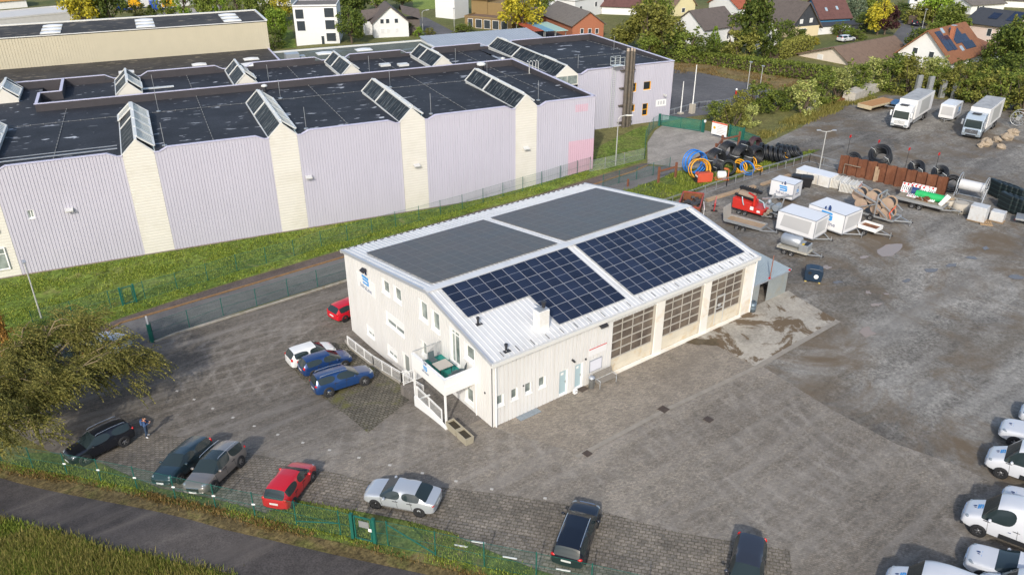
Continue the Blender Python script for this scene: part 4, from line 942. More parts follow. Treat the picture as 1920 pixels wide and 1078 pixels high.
SUV = [(-2.34,.70,.42,.88,.62,.93,.95),(-2.30,.88,.32,1.02,.76,1.08,1.10),(-2.02,.93,.27,1.06,.67,1.50,1.58),(-1.72,.94,.27,1.06,.69,1.55,1.635),(-.70,.945,.26,1.05,.70,1.58,1.67),(-.63,.945,.26,1.05,.70,1.58,1.67),(.34,.94,.26,1.03,.67,1.54,1.62),(1.12,.935,.26,1.02,.80,1.08,1.12),(1.86,.91,.28,.95,.74,1.01,1.04),(2.20,.85,.33,.82,.66,.88,.90),(2.32,.70,.40,.66,.52,.70,.71)]
fS = WIN((6,), (2,3,5,6), (1,))
SEDAN = [(-2.22,.66,.36,.84,.60,.89,.90),(-2.18,.83,.26,.92,.74,.99,1.005),(-1.70,.87,.2,.94,.76,1.00,1.03),(-1.32,.877,.2,.935,.675,1.175,1.225),(-1.02,.88,.2,.93,.60,1.31,1.365),(-.86,.88,.2,.93,.61,1.34,1.40),(-.20,.885,.2,.92,.62,1.36,1.42),(-.14,.885,.2,.92,.62,1.36,1.42),(.36,.88,.2,.91,.60,1.33,1.385),(1.12,.875,.2,.90,.72,.96,.985),(1.80,.86,.21,.82,.68,.88,.90),(2.12,.80,.26,.70,.60,.75,.765),(2.24,.64,.34,.56,.48,.60,.61)]
fD = WIN((8,), (3,4,5,7,8), (2,3))
WAGON = [(-2.22,.66,.36,.82,.58,.86,.88),(-2.19,.84,.24,.92,.70,.98,1.0),(-1.92,.88,.2,.95,.61,1.34,1.41),(-1.6,.885,.2,.95,.63,1.38,1.445),(-.48,.885,.2,.94,.64,1.40,1.47),(-.41,.885,.2,.94,.64,1.40,1.47),(.32,.88,.2,.93,.61,1.36,1.43),(1.12,.875,.2,.92,.74,.97,1.0),(1.75,.86,.22,.83,.68,.89,.915),(2.06,.80,.26,.70,.60,.75,.77),(2.18,.64,.34,.56,.48,.60,.61)]
def mk_hatch(name, label, k=(1,1,1), **kw):
    kx, ky, kz = k; return vehicle(name, label, 'car', scale_st(HATCH,*k), kw.pop('fn', fH), 4.1, 1.78*ky, (-1.28*kx,1.30*kx), kw.pop('r', .31), head=((1.80*kx,.62*ky,.74*kz),(.22,.14,.10)), tail=((-1.93*kx,.70*ky,.92*kz),(.10,.13,.14)), mirrors=(.72*kx,.88*ky,.98*kz), grille=(2.03*kx,.48*kz,.9,.14), **kw)
def mk_suv(name, label, k=(1,1,1), **kw):
    kx, ky, kz = k; return vehicle(name, label, 'car', scale_st(SUV,*k), kw.pop('fn', fS), 4.66, 1.88*ky, (-1.40*kx,1.42*kx), kw.pop('r', .365), head=((2.05*kx,.66*ky,.87*kz),(.22,.15,.09)), tail=((-2.22*kx,.72*ky,1.03*kz),(.10,.17,.09)), mirrors=(.74*kx,.93*ky,1.10*kz), grille=(2.27*kx,.62*kz,.85,.26), pl=(.55,.6), **kw)
def mk_sedan(name, label, **kw): return vehicle(name, label, 'car', SEDAN, fD, 4.47, 1.76, (-1.32,1.40), .315, head=((1.98,.60,.70),(.20,.15,.075)), tail=((-2.11,.62,.83),(.10,.17,.085)), mirrors=(.78,.87,.96), grille=(2.18,.58,.5,.13), **kw)
def mk_wagon(name, label, **kw): return vehicle(name, label, 'car', WAGON, fH, 4.4, 1.76, (-1.3,1.36), .31, head=((1.92,.60,.74),(.20,.14,.10)), tail=((-2.10,.66,1.02),(.09,.12,.19)), mirrors=(.74,.87,.98), grille=(2.12,.54,.6,.13), **kw)
def place(o, rear, front, z=None, h=0):
    """rear and front: surveyed ground points under the two bumpers"""
    dy = 9 if rear[1] > 400 else 0
    a = at(rear[0],rear[1]+dy); c = at(front[0],front[1]+dy); m_ = (a+c)/2; o.location = (m_.x,m_.y,T0(m_.x,m_.y)+.045); d = (c-a)
    e = Vector((d.x,d.y,0)).normalized(); pz = (T0(m_.x+e.x*1.4,m_.y+e.y*1.4)-T0(m_.x-e.x*1.4,m_.y-e.y*1.4))/2.8
    n = Vector((-e.y,e.x)); rz_ = (T0(m_.x+n.x*.8,m_.y+n.y*.8)-T0(m_.x-n.x*.8,m_.y-n.y*.8))/1.6
    o.rotation_euler = (math.atan(rz_), -math.atan(pz), atan2(d.y,d.x)); return o
c = mk_sedan('parked_car', 'silver saloon car parked side-on near the green fence gate', rim=mRimK); repaint(c, mPaint, paint('silverpaint', (.52,.55,.58), .35)); place(c, (821,946), (693,922))
def recolor(c, nm, col, met=.25): repaint(c, mPaint, paint(nm, col, met)); return c
c = recolor(mk_hatch('parked_car', 'bright red hatchback facing away from the fence', (.94,.97,1.0)), 'redpaint', (.60,.012,.022), .1); place(c, (520,950), (573,880))
c = recolor(mk_suv('parked_car', 'bronze grey crossover with panoramic glass roof and silver rails', (.97,.97,.96), fn=WIN((6,), (2,3,5,6), (1,), (4,5)), rails=(-1.7,.3,.66,1.66)), 'bronzepaint', (.25,.225,.205), .4); place(c, (447,851), (365,928))
c = recolor(mk_wagon('parked_car', 'dark teal estate car with pale headlights beside the bronze crossover'), 'tealpaint', (.022,.045,.058), .3); place(c, (386,841), (305,908))
c = recolor(mk_suv('parked_car', 'black off-road car half under the willow branches', (.94,.97,.99), rails=(-1.7,.3,.66,1.68)), 'blackpaint', (.012,.014,.02), .2); place(c, (236,815), (142,860))
c = recolor(mk_suv('parked_car', 'black estate car with silver roof rails and lit red tail lamps', (1.01,.98,.90), rails=(-1.9,.35,.64,1.54)), 'blackbluepaint', (.010,.014,.024), .2); place(c, (1063,1054), (1098,957))
c = recolor(mk_wagon('parked_car', 'dark grey blue car cut off by the bottom of the view'), 'slatepaint', (.045,.05,.065), .35); place(c, (1404,1033), (1388,1126))
c = recolor(mk_suv('parked_car', 'dark blue sport utility car, nearest of the three beside the white railing', (.99,.99,.99), rails=(-1.8,.3,.67,1.67)), 'bluepaint', (.013,.052,.17), .25); place(c, (589,735), (700,700))
c = recolor(mk_hatch('parked_car', 'dark blue hatchback between the white hatchback and the big blue car', (1,1,.97)), 'bluepaint2', (.014,.048,.165), .25); place(c, (566,697), (656,668))
c = recolor(mk_hatch('parked_car', 'white hatchback parked behind the two blue cars', (.95,.97,1.02)), 'whitepaint2', (.78,.78,.76), .0); place(c, (545,680), (624,654))
c = recolor(mk_hatch('parked_car', 'red hatchback partly hidden behind the corner of the workshop', (1.02,1,.99), rim=mRimK), 'redpaint2', (.62,.010,.025), .1); place(c, (628,593), (690,566))
c = recolor(mk_wagon('parked_car', 'pale silver car seen through the willow branches'), 'palepaint', (.55,.60,.64), .25); place(c, (240,652), (155,640))
c = recolor(mk_suv('parked_car', 'dark car almost buried under the willow branches', (.95,.95,.95)), 'darkpaint', (.02,.024,.03), .25); place(c, (150,668), (60,690))
# white service vans with the firm's emblem
VAN = [(-2.92,.86,.45,1.2,.84,2.35,2.42),(-2.90,.97,.36,1.3,.88,2.46,2.56),(-2.6,.985,.32,1.3,.88,2.48,2.60),(.30,.99,.30,1.3,.86,2.44,2.57),(.42,.99,.30,1.3,.86,2.42,2.56),(1.18,.985,.30,1.28,.80,2.22,2.40),(1.42,.985,.30,1.27,.80,2.08,2.26),(2.02,.97,.30,1.18,.80,1.30,1.36),(2.55,.93,.32,1.0,.74,1.10,1.14),(2.84,.86,.36,.82,.64,.90,.92),(2.92,.72,.44,.66,.52,.72,.73)]
fV = lambda i, j: 2 if (j == 4 and i in (4,5,6)) else 1 if (j in (5,6) and i == 6) else 4 if j <= 1 else 0
def mk_van(name, label, k=1.0):
    o = vehicle(name, label, 'van', scale_st(VAN,1,1,k), fV, 5.9, 1.99, (-1.75,1.95), .36, rim=mRim, head=((2.68,.70,.93),(.16,.12,.13)), tail=((-2.93,.88,1.1),(.05,.08,.25)), mirrors=(1.6,1.0,1.42), grille=(2.84,.72,1.0,.22), grp='white service vans of the firm', pl=(.5,.6), seams=(.12,1.55,-1.15))
    b = MB(); b.M = Matrix.Translation((2.22,0,1.262*1.0)) @ Matrix.Rotation(.42,4,'Y') @ Matrix.Rotation(-pi/2,4,'Z') @ Matrix.Translation((0,-.28,.02)); emblem(b, .85, Matrix()); b.build('bonnet_emblem', [mNavy, mSky], o)
    b = MB()
    for s in (1,-1): b.box((1.0,s*.988-.01,.42),(-1.3,s*.988+.01,.72)); b.box((2.75,s*.8-.1,.38),(2.9,s*.8+.1,.5)); b.cbox((2.12,s*.55,1.255), (.22,.16,.02), 0, 0, .42)
    build_apart(b, 'rubbing_strip', mSill, o)
    b = MB()
    for s in (1,-1):
        for z, l in ((1.02,1.25),(.9,1.4),(1.14,.9)): b.box((-.9-l/2,s*.997-.002,z),(-.9+l/2,s*.997+.002,z+.05))
        b.box((.5,s*.996-.003,1.0),(.64,s*.996+.004,1.04))
    build_apart(b, 'side_lettering', mNavy, o)
    repaint(o, mPaint, mVanW); return o
mVanW = paint('vanwhite', (.66,.67,.69), .0, .3)
def mk_pick(name, label):
    o = mk_suv(name, label, (1.12,1.02,1.08), grp='white service vans of the firm', r=.40); repaint(o, mPaint, mVanW)
    b = MB(); b.M = Matrix.Translation((1.72,0,1.10)) @ Matrix.Rotation(.10,4,'Y') @ Matrix.Rotation(-pi/2,4,'Z') @ Matrix.Translation((0,-.15,.035)); emblem(b, .9, Matrix()); b.build('bonnet_emblem', [mNavy, mSky], o)
    b = MB(); b.M = Matrix(((-1,0,0,.6),(0,0,1,.964),(0,1,0,.62),(0,0,0,1))); emblem(b, .7, Matrix()); b.build('door_emblem', [mNavy, mSky], o); return o
def nose(o, px, py, ang, L, h=0):                     # by the surveyed point under the front bumper and a heading
    p = at(px, py, h); d = Vector((cos(ang),sin(ang))); o.location = (p.x-d.x*L/2, p.y-d.y*L/2, T0(p.x,p.y)+.045); o.rotation_euler = (0,0,ang); return o
HD = R(107)
v = mk_van('service_van', 'white service van with black front wheel, second row from the bottom right'); nose(v, 1806,952, HD, 5.9, .8)
v2 = dup(v, 'white service van with pale gold wheel centre, upper right edge'); nose(v2, 1850,850, HD, 5.9, .8)
v3 = dup(v, 'white service van cut off at the bottom edge, left of the others'); nose(v3, 1658,1080, HD+.05, 5.9, .8)
v4 = dup(v, 'white service van in the bottom right corner, only its bonnet showing'); nose(v4, 1828,1092, HD, 5.9, .8)
q = mk_pick('service_pickup', 'white service pickup with emblem on its bonnet below the black wheeled van'); nose(q, 1812,1036, HD, 5.2, .8)
q2 = dup(q, 'white service pickup above the van with the pale gold wheel centre'); nose(q2, 1876,797, HD, 5.2, .8)
q3 = dup(q, 'white service car mostly hidden behind the black wheeled van'); nose(q3, 1878,925, HD, 5.2, .8)
q4 = dup(q, 'white service car at the right edge, topmost of the parked row'); nose(q4, 1914,766, HD, 5.2, .8)
# trucks in the yard
def truck(label, px, py, ang, bodyL, cabcol, name, silver=False):
    p = at(px,py); t = thing('box_truck', label, 'truck', (p.x,p.y,p.z+.03), ang, 'white box trucks in the yard')
    # local x: 0 at the nose, truck extends to -x
    b = MB(); prof = [(-.02,.45),(0,1.35),(-.10,1.5),(-.26,2.75),(-.75,3.35),(-2.15,3.45),(-2.15,.75),(-1.95,.6),(-.6,.4)]
    for y in (-1.2,1.2): pass
    n = len(prof); vs = [(x,-1.2,z) for x,z in prof]+[(x,1.2,z) for x,z in prof]; b.add(vs, [tuple(range(n))[::-1], tuple(range(n,2*n))]+[(i,(i+1)%n,(i+1)%n+n,i+n) for i in range(n)])
    cab = b.build('cab', paint(name, cabcol, .3 if silver else 0), t, bevel=.09, seg=2)
    b = MB(); b.add([(-.085,-1.08,1.62),(-.085,1.08,1.62),(-.245,1.0,2.66),(-.245,-1.0,2.66)], [(0,1,2,3)]); b.M = Matrix.Translation((-.04+.06,0,0)); b.build('windscreen', mCarGlass, t)
    o = t.children[-1]; o.location = (.045,0,0)
    for s in (1,-1):
        b = MB(); b.add([(-.45,s*1.206,1.62),(-1.45,s*1.206,1.62),(-1.45,s*1.206,2.45),(-.55,s*1.206,2.45)], [(0,1,2,3)]); b.build('side_window', mCarGlass, t)
        b = MB(); b.cbox((-.02,s*1.42,2.3), (.16,.22,.75)); b.beam((-.05,s*1.2,2.6),(-.02,s*1.42,2.55), .05); b.build('wing_mirror', mFrame if not silver else mTrim, t, bevel=.04)
        b = MB(); b.cbox((-.01,s*.92,.72), (.10,.42,.24)); b.build('headlight', mLampW, t)
    b = MB(); b.cbox((0,0,1.12), (.05,1.7 if not silver else 1.6,.55), 1 if silver else 0)
    for i in range(4): b.cbox((.02,0,.93+i*.13), (.05,1.5-i*.02,.03), 0 if silver else 1)
    b.cbox((.0,0,.6), (.08,1.3,.16), 1); b.torus((.045,0,1.14), (1,0,0), .12, .02, 14, 4, 2); b.build('grille', [mFrame if not silver else mTrim, mBlack, mChrome], t)
    b = MB(); b.cbox((-.9,0,3.46), (.8,1.1,.06)); b.build('roof_vent', mDark, t)
    b = MB(); x0 = -2.45; b.box((x0-bodyL,-1.27,1.15),(x0,1.27,3.95)); box = b.build('cargo_box', M('boxwhite', (.75,.74,.72), .4, 0, .05, .8), t, bevel=.03)
    b = MB(); b.box((x0-bodyL+.02,-1.22,3.952),(x0-.02,1.22,3.965)); b.build('box_roof', M('dirtyroof', (.42,.42,.41), .6, 0, .3, .9, (.22,.22,.22), .8), t)
    b = MB()
    for s in (1,-1): b.box((x0-bodyL*.80,s*1.275-.003,1.55),(x0-bodyL*.25,s*1.275+.003,3.6))
    build_apart(b, 'grey_panel', M('panelgrey', (.42,.42,.40), .5, 0, .03), t)
    b = MB(); b.box((x0-bodyL,-.5,.75),(-1.2,.5,1.1)); b.box((x0-bodyL,-1.2,1.05),(x0,1.2,1.14)); build_apart(b, 'chassis', mDark, t)
    b = MB()
    for s in (1,-1): b.box((x0-bodyL*.55,s*1.15-.02,.55),(x0-.4,s*1.15+.02,.95))
    build_apart(b, 'side_guard', mGalv, t)
    for ax in (-1.35,-2.45-bodyL*.62,-2.45-bodyL*.62-1.35):
        for s in (1,-1): wheel(t, ax, s*1.08, .5, .3, mRim, s)
    b = MB()
    for s in (1,-1): b.box((-.9,s*1.21-.01,.35),(-1.85,s*1.21+.012,1.02))
    build_apart(b, 'step_panel', mSill, t)
    return t
a1 = at(1700,247); a2 = at(1752,212); TH = atan2(a1.y-a2.y, a1.x-a2.x)
truck('white truck with white cab and grey side panel, left of the two', 1683,244, TH, 8.2, (.76,.77,.78), 'cabwhite')
truck('white box truck with a silver blue cab beside the boulders', 1817,262, TH, 8.4, (.42,.50,.58), 'cabsilver', True)
# ------------------------------------------------------------------ yard equipment
def frame3(A, B, C):
    """surveyed ground corners: near edge A to B, and C the far corner next to B -> (origin, heading, length, depth)"""
    a = at(*A); b_ = at(*B); c = at(*C); d = b_-a; L = hypot(d.x,d.y); h = atan2(d.y,d.x); e = c-b_
    return a, h, L, abs(-e.x*sin(h)+e.y*cos(h))
mBoxW = M('gelcoatwhite', (.76,.76,.76), .3, 0, .04, .8, coat=.3); mEdge = M('edgegrey', (.33,.35,.38), .5, .3); mGreyP = M('adpanel', (.50,.50,.50), .5, 0, .03)
def tw(t, x, ys, r=.3):
    for y, s in ys: wheel(t, x, y, r, .19, mRim, s)
def drawbar(t, L, W, z=.45, ext=1.35):
    b = MB()
    for y in (W*.08, W*.92): b.beam((L-.2,y,z),(L+ext*.75,W/2,z), .09, .09)
    b.beam((L+ext*.7,W/2,z),(L+ext,W/2,z), .1, .1); b.cyl((L+ext*.85,W/2+.12,0),(L+ext*.85,W/2+.12,z+.25), .035, 6); b.ball((L+ext,W/2,z), .09, 1, 8, 6); b.build('drawbar', [mGalv, mDark], t)
def box_trailer(label, A, B, C, H, panel_side=True, panel_front=True, logo=None, bar=True, ext=1.4):
    o, h, L, D = frame3(A, B, C); t = thing('box_trailer', label, 'trailer', (o.x,o.y,o.z+.02), h, 'white box trailers in the yard'); z0 = .48
    b = MB(); b.box((0,0,z0),(L,D,z0+H)); b.build('box_body', mBoxW, t, bevel=.02)
    b = MB()
    for p, q in (((0,0),(L,0)),((L,0),(L,D)),((L,D),(0,D)),((0,D),(0,0))): b.beam((*p,z0+H),(*q,z0+H), .05, .05); b.beam((*p,z0),(*q,z0), .06, .10)
    for p in ((0,0),(L,0),(L,D)): b.beam((*p,z0),(*p,z0+H), .045, .045)
    b.build('edge_trim', mEdge, t)
    if panel_side: b = MB(); b.add([(L*.10,-.006,z0+.45),(L*.86,-.006,z0+.38),(L*.90,-.006,z0+H-.22),(L*.16,-.006,z0+H-.22)], [(0,1,2,3)]); build_apart(b, 'grey_panel', mGreyP, t)
    if panel_front: b = MB(); b.add([(L+.006,D*.10,z0+.4),(L+.006,D*.85,z0+.4),(L+.006,D*.95,z0+H-.25),(L+.006,D*.18,z0+H-.25)], [(0,1,2,3)]); build_apart(b, 'grey_panel', mGreyP, t)
    if logo:
        b = MB()
        for side, w, s_, zz in logo:
            if side == 'side': b.M = Matrix(((1,0,0,L*s_),(0,0,-1,-.012),(0,1,0,z0+zz),(0,0,0,1)))
            else: b.M = Matrix(((0,0,1,L+.012),(1,0,0,D*s_),(0,1,0,z0+zz),(0,0,0,1)))
            emblem(b, w, Matrix())
        b.build('emblem', [mNavy, mSky], t)
    b = MB(); b.box((.1,.15,z0-.14),(L-.1,.3,z0-.02)); b.box((.1,D-.3,z0-.14),(L-.1,D-.15,z0-.02)); build_apart(b, 'chassis', mGalv, t)
    tw(t, L*.45, ((.12,-1),(D-.12,1)))
    if bar: drawbar(t, L, D, .42, ext)
    return t
box_trailer('white box trailer with a large grey side panel in front of the other two', (1453,436), (1523,455), (1549,440), 1.95)
box_trailer('white box trailer with blue lettering, right behind the one with the grey side panel', (1510,424), (1577,447), (1605,431), 2.0, panel_side=False, logo=(('side',2.6,.52,.75),))
box_trailer('small white box trailer with blue emblems beside the grey lifting rig', (1441,372), (1484,383), (1497,373), 1.75, False, False, (('side',1.9,.55,.6),('front',1.1,.5,.55)), False)
o = box_trailer('white box trailer with teal emblem parked between the two trucks', (1806,231), (1757,224), (1758,224), 2.1, False, False, None)
# re-square that trailer: nose towards the camera
def retrailer():
    p = at(1757,224); t = o; t.location = (p.x,p.y,p.z+.02)
for c_ in tree_of(o)[::-1]:
    bpy.data.objects.remove(c_)
def small_trailer():
    p = at(1757,226); h = TH; d = Vector((cos(h),sin(h))); n = Vector((-d.y,d.x)); L, D, H, z0 = 4.0, 2.1, 2.0, .5
    oo = Vector((p.x,p.y))-d*L; t = thing('box_trailer', 'white box trailer with teal emblem parked between the two trucks', 'trailer', (oo.x,oo.y,p.z+.02), h, 'white box trailers in the yard')
    b = MB(); b.box((0,0,z0),(L,D,z0+H)); b.build('box_body', mBoxW, t, bevel=.03); b = MB(); b.box((L+.002,.25,z0+.45),(L+.012,D-.25,z0+H-.3)); build_apart(b, 'grey_panel', mGreyP, t)
    b = MB(); b.M = Matrix(((-1,0,0,L*.4),(0,0,1,D+.012),(0,1,0,z0+.65),(0,0,0,1))); emblem(b, 1.9, Matrix()); b.M = Matrix(((1,0,0,L*.5),(0,0,-1,-.012),(0,1,0,z0+.65),(0,0,0,1))); emblem(b, 1.9, Matrix()); b.build('emblem', [mNavy, mSky], t)
    tw(t, L*.45, ((.12,-1),(D-.12,1))); drawbar(t, L, D, .42, 1.0)
small_trailer()
mWood = M('plywood', (.42,.30,.19), .75, 0, .2, 2, (.30,.20,.12), 1.0); mWoodG = M('greywood', (.30,.26,.20), .8, 0, .2, 3); mRust = M('rust', (.20,.075,.03), .85, 0, .3, 2.5, (.30,.14,.06), 1.2, bump=.3); mRedM = M('redmachine', (.60,.035,.025), .42, 0, .12, 1.5, (.40,.05,.04), 1.0)
# flatbed trailer with raised ramp
ofl, h, L, D = frame3((1356,424), (1426,438), (1437,424))
t = thing('flatbed_trailer', 'small flatbed trailer with plywood deck and raised grey ramp', 'trailer', (ofl.x,ofl.y,ofl.z+.02), h); D = 1.7
b = MB(); b.box((.05,.05,.62),(L-.05,D-.05,.66)); b.build('deck', mWood, t); b = MB(); b.box((0,0,.55),(L,.05,.86)); b.box((0,D-.05,.55),(L,D,.86)); b.box((L-.05,.05,.55),(L,D-.05,.86)); b.box((0,.05,.5),(.05,D-.05,.62)); b.build('side_rail', mGalv, t)
b = MB(); b.cbox((-.12,D/2,1.35), (.06,D,1.5), 0, 0, -.12)
for i in range(5): b.beam((-.05,.1+i*(D-.2)/4,.65),(-.22,.1+i*(D-.2)/4,2.05), .06, .06)
b.build('ramp', M('rampgrey', (.40,.38,.34), .7), t); tw(t, L*.38, ((-.1,-1),(D+.1,1))); tw(t, L*.38+.72, ((-.1,-1),(D+.1,1))); drawbar(t, L, D, .5, 1.5)
# red drilling rig on its trailer
orr, h, L, D = frame3((1372,398), (1424,411), (1441,400)); D = 1.9
t = thing('drilling_rig', 'red horizontal drilling rig with black boom on top', 'machine', (orr.x,orr.y,orr.z+.02), h)
b = MB(); b.add([(x,y,z) for y in (0,D) for x,z in ((-.1,.55),(L+.2,.55),(L+.35,1.2),(L*.62,1.15),(L*.62,1.55),(-.1,1.75))], [(0,1,2,3,4,5),(11,10,9,8,7,6),(0,6,7,1),(1,7,8,2),(2,8,9,3),(3,9,10,4),(4,10,11,5),(5,11,6,0)]); b.build('body', mRedM, t, bevel=.04)
b = MB(); b.cyl((.2,D*.5,2.0),(L*.62,D*.5,2.0), .42, 12); b.build('pipe_magazine', M('tanbrown', (.30,.23,.17), .7), t)
b = MB(); b.beam((-.1,D*.75,2.55),(L*.75,D*.75,2.5), .32, .30); b.beam((.1,D*.3,1.75),(.1,D*.75,2.5), .14); b.beam((L*.6,D*.3,1.6),(L*.6,D*.75,2.4), .14); b.beam((-.2,D*.35,1.95),(L*.7,D*.3,1.85), .35, .2)
for i in range(7): b.cbox((.2+i*L*.09,D*.75,2.75), (.1,.3,.1))
b.build('boom', mBlack, t)
b = MB(); b.beam((L*.68,D*.25,1.2),(L*.68,D*.25,2.35), .22, .18); b.beam((L*.68,D*.25,2.3),(L*.4,D*.4,2.4), .14, .14); b.build('lift_arm', mRedM, t)
b = MB(); b.tube([(L*.3,-.04,2.1),(L*.36,-.15,1.6),(L*.40,-.1,1.2)], .06, 6); b.tube([(L*.8,D*.3,2.0),(L*1.0,D*.2,1.9),(L*1.1,D*.1,1.4)], .06, 6); b.build('hose', M('palehose', (.40,.52,.56), .5), t)
b = MB(); b.box((L*.62,-.012,.85),(L*.74,-.004,1.25)); b.box((L*.86,-.012,.75),(L*.98,-.004,1.0)); b.build('sticker', mFrame, t)
b = MB()
for i in range(6): b.cbox((L+.5+.1*(i%2),D*(.1+.16*i),.75+.12*(i%3)), (.35,.28,.25), 0, .3*i)
b.build('front_jaw', mWoodG, t); tw(t, .9, ((-.05,-1),(D+.05,1)), .3); tw(t, 1.6, ((-.05,-1),(D+.05,1)), .3); drawbar(t, L+.3, D, .45, 1.5)
# grey lifting rig
p = at(1450,405); t = thing('lifting_rig', 'galvanised cable lifting rig trailer with a slanted boom', 'machine', (p.x,p.y,p.z+.02), h)
b = MB()
for y in (-.7,.7): b.beam((-1.6,y,.55),(1.6,y,.55), .14, .14)
for x in (-1.5,-.3,1.4): b.beam((x,-.7,.55),(x,.7,.55), .12, .12)
b.build('frame', mGalv, t); b = MB(); b.beam((-1.2,0,.6),(-.2,0,2.5), .16); b.beam((-1.3,.5,.6),(-.2,.1,2.4), .1); b.beam((-1.3,-.5,.6),(-.2,-.1,2.4), .1); b.beam((-1.6,.2,1.5),(1.7,.1,2.7), .2, .18); b.beam((.6,0,.6),(.9,.05,2.3), .12); b.build('boom', mGalv, t)
b = MB(); b.cyl((.3,-.5,1.1),(.3,.5,1.1), .38, 12); b.box((-1.1,-.5,.62),(-.3,.5,1.2)); b.box((.8,-.6,.62),(1.5,.6,1.0)); b.ball((-.6,-.2,1.5), (.25,.25,.3)); b.build('winch', M('winchgrey', (.36,.41,.45), .5, .3, .3, 4), t); tw(t, .2, ((-.95,-1),(.95,1)), .33)
# tank trailer
ott, h, L, D = frame3((1457,473), (1500,483), (1513,474)); D = 1.5
t = thing('tank_trailer', 'small twin axle trailer with a grey cylindrical tank and engine box', 'trailer', (ott.x,ott.y,ott.z+.02), h)
b = MB(); b.box((0,0,.5),(L+.6,D,.68)); b.box((-.1,-.12,.55),(.1,D+.12,.8)); b.box((.3,-.2,.6),(1.9,.02,.74)); b.box((.3,D-.02,.6),(1.9,D+.2,.74)); b.build('frame', M('beigemetal', (.46,.44,.38), .6, .1, .2, 3), t)
b = MB(); b.tube([(.0,D/2,1.3),(.12,D/2,1.3),(L*.82,D/2,1.3),(L*.86,D/2,1.3)], [.42,.56,.56,.42], 16); b.build('tank', M('tankgrey', (.42,.45,.48), .35, .4, .1, 2), t)
b = MB(); b.box((L*.84,.15,.68),(L+.5,D-.15,1.35)); b.build('engine_box', mGalv, t, bevel=.03); b = MB(); b.box((L+.0,.3,1.36),(L+.4,D-.3,1.4)); b.build('hatch', mBlack, t); b = MB(); b.box((L*.95,.2,1.355),(L*.95+.2,.5,1.45)); b.build('battery', M('yellowbit', (.6,.42,.05)), t)
tw(t, .75, ((-.1,-1),(D+.1,1)), .3); tw(t, 1.45, ((-.1,-1),(D+.1,1)), .3); drawbar(t, L+.6, D, .5, 1.3)
# rusty skip with red barriers in it
osk, h, L, D = frame3((1262,384), (1332,410), (1358,384)); b = MB(); L, D, H = 4.6, 2.3, 1.35
p = at(1300,398); t = thing('skip_container', 'open rusty skip full of dark scrap behind the workshop', 'container', (p.x-1.2,p.y-1.8,p.z+.02), .62)
for q in (((0,0),(L,0)),((L,0),(L,D)),((L,D),(0,D)),((0,D),(0,0))): b.beam((*q[0],H/2),(*q[1],H/2), .08, H)
b.box((0,0,0),(L,D,.06)); b.build('body', mRust, t); b = MB()
for q in (((0,0),(L,0)),((L,0),(L,D)),((L,D),(0,D)),((0,D),(0,0))): b.beam((*q[0],H),(*q[1],H), .14, .10)
b.build('rim', M('rimred', (.38,.07,.05), .6, 0, .2), t); b = MB()
for i in range(40): b.cbox((rnd.uniform(.3,L-.3),rnd.uniform(.3,D-.3),rnd.uniform(.5,1.0)), (rnd.uniform(.2,.9),rnd.uniform(.1,.4),rnd.uniform(.05,.3)), rnd.choice((0,0,0,1)), rnd.uniform(0,3), rnd.uniform(-.4,.4))
b.build('scrap', [M('scrapdark', (.06,.065,.075), .7, 0, .4, 3), mRust], t)
def barrier(label, px, py, ang, n=1, L=2.0, red=True, grp='road barriers'):
    p = at(px,py); t = thing('road_barrier', label, 'barrier', (p.x,p.y,p.z+.02), ang, grp); b = MB()
    b.box((-L/2,-.04,.95),(L/2,.04,1.1), 0); b.box((-L/2,-.04,.1),(L/2,.04,.22), 0)
    for i in range(int(L/.12)+1): b.box((-L/2+i*.12,-.02,.22),(-L/2+i*.12+.05,.02,.95), 0)
    b.build('panel', mFrame if not red else M('barrierred', (.62,.06,.05), .5), t); b = MB()
    for i in range(int(L/.5)): b.box((-L/2+.1+i*.5,-.05,.97),(-L/2+.32+i*.5,.05,1.08))
    b.build('reflector', mRed if not red else mFrame, t)
    for x in (-L*.35,L*.35): b = MB(); b.box((x-.1,-.35,0),(x+.1,.35,.1)); b.build('foot', mBlack, t)
barrier('red road barrier leaning by the rusty skip', 1340,392, .6); barrier('pale road barrier with black slots beside the rusty skip', 1318,402, .75, red=False, L=2.2)
# sheet pile wall
def sheetpile():
    a = at(1570,325); c = at(1764,370); d = c-a; L = hypot(d.x,d.y); t = thing('sheet_pile_wall', 'rusty steel sheet pile wall across the gravel yard', 'wall', a, atan2(d.y,d.x)); b = MB(); x = 0; H = 2.35
    prof = []
    while x < L: prof += [(x,0),(x+.38,0),(x+.55,.3),(x+.95,.3),(x+1.12,0)]; x += 1.14
    for i, (p, q) in enumerate(zip(prof, prof[1:])):
        zt = H+.1*sin(p[0]*1.3)*0; b.add([(p[0],p[1],-.2),(q[0],q[1],-.2),(q[0],q[1],zt),(p[0],p[1],zt),(p[0],p[1]+.05,-.2),(q[0],q[1]+.05,-.2),(q[0],q[1]+.05,zt),(p[0],p[1]+.05,zt)], [(0,1,2,3),(7,6,5,4),(3,2,6,7)])
    b.build('piling', M('rustpile', (.155,.058,.028), .85, 0, .25, 2.2, (.24,.10,.05), .8, bump=.2), t); b = MB(); k = L*.36; b.box((k-.02,-.03,.0),(k+.32,-.012,1.9)); b.box((k+.34,-.03,.2),(k+.52,-.012,1.6)); b.build('plank', mWood, t)
    b = MB(); b.tube([(L*.06,-.12,.1),(L*.06,-.12,1.4),(L*.22,-.12,1.4)], .05, 6); b.build('pole', mWoodG, t); return t
sheetpile()
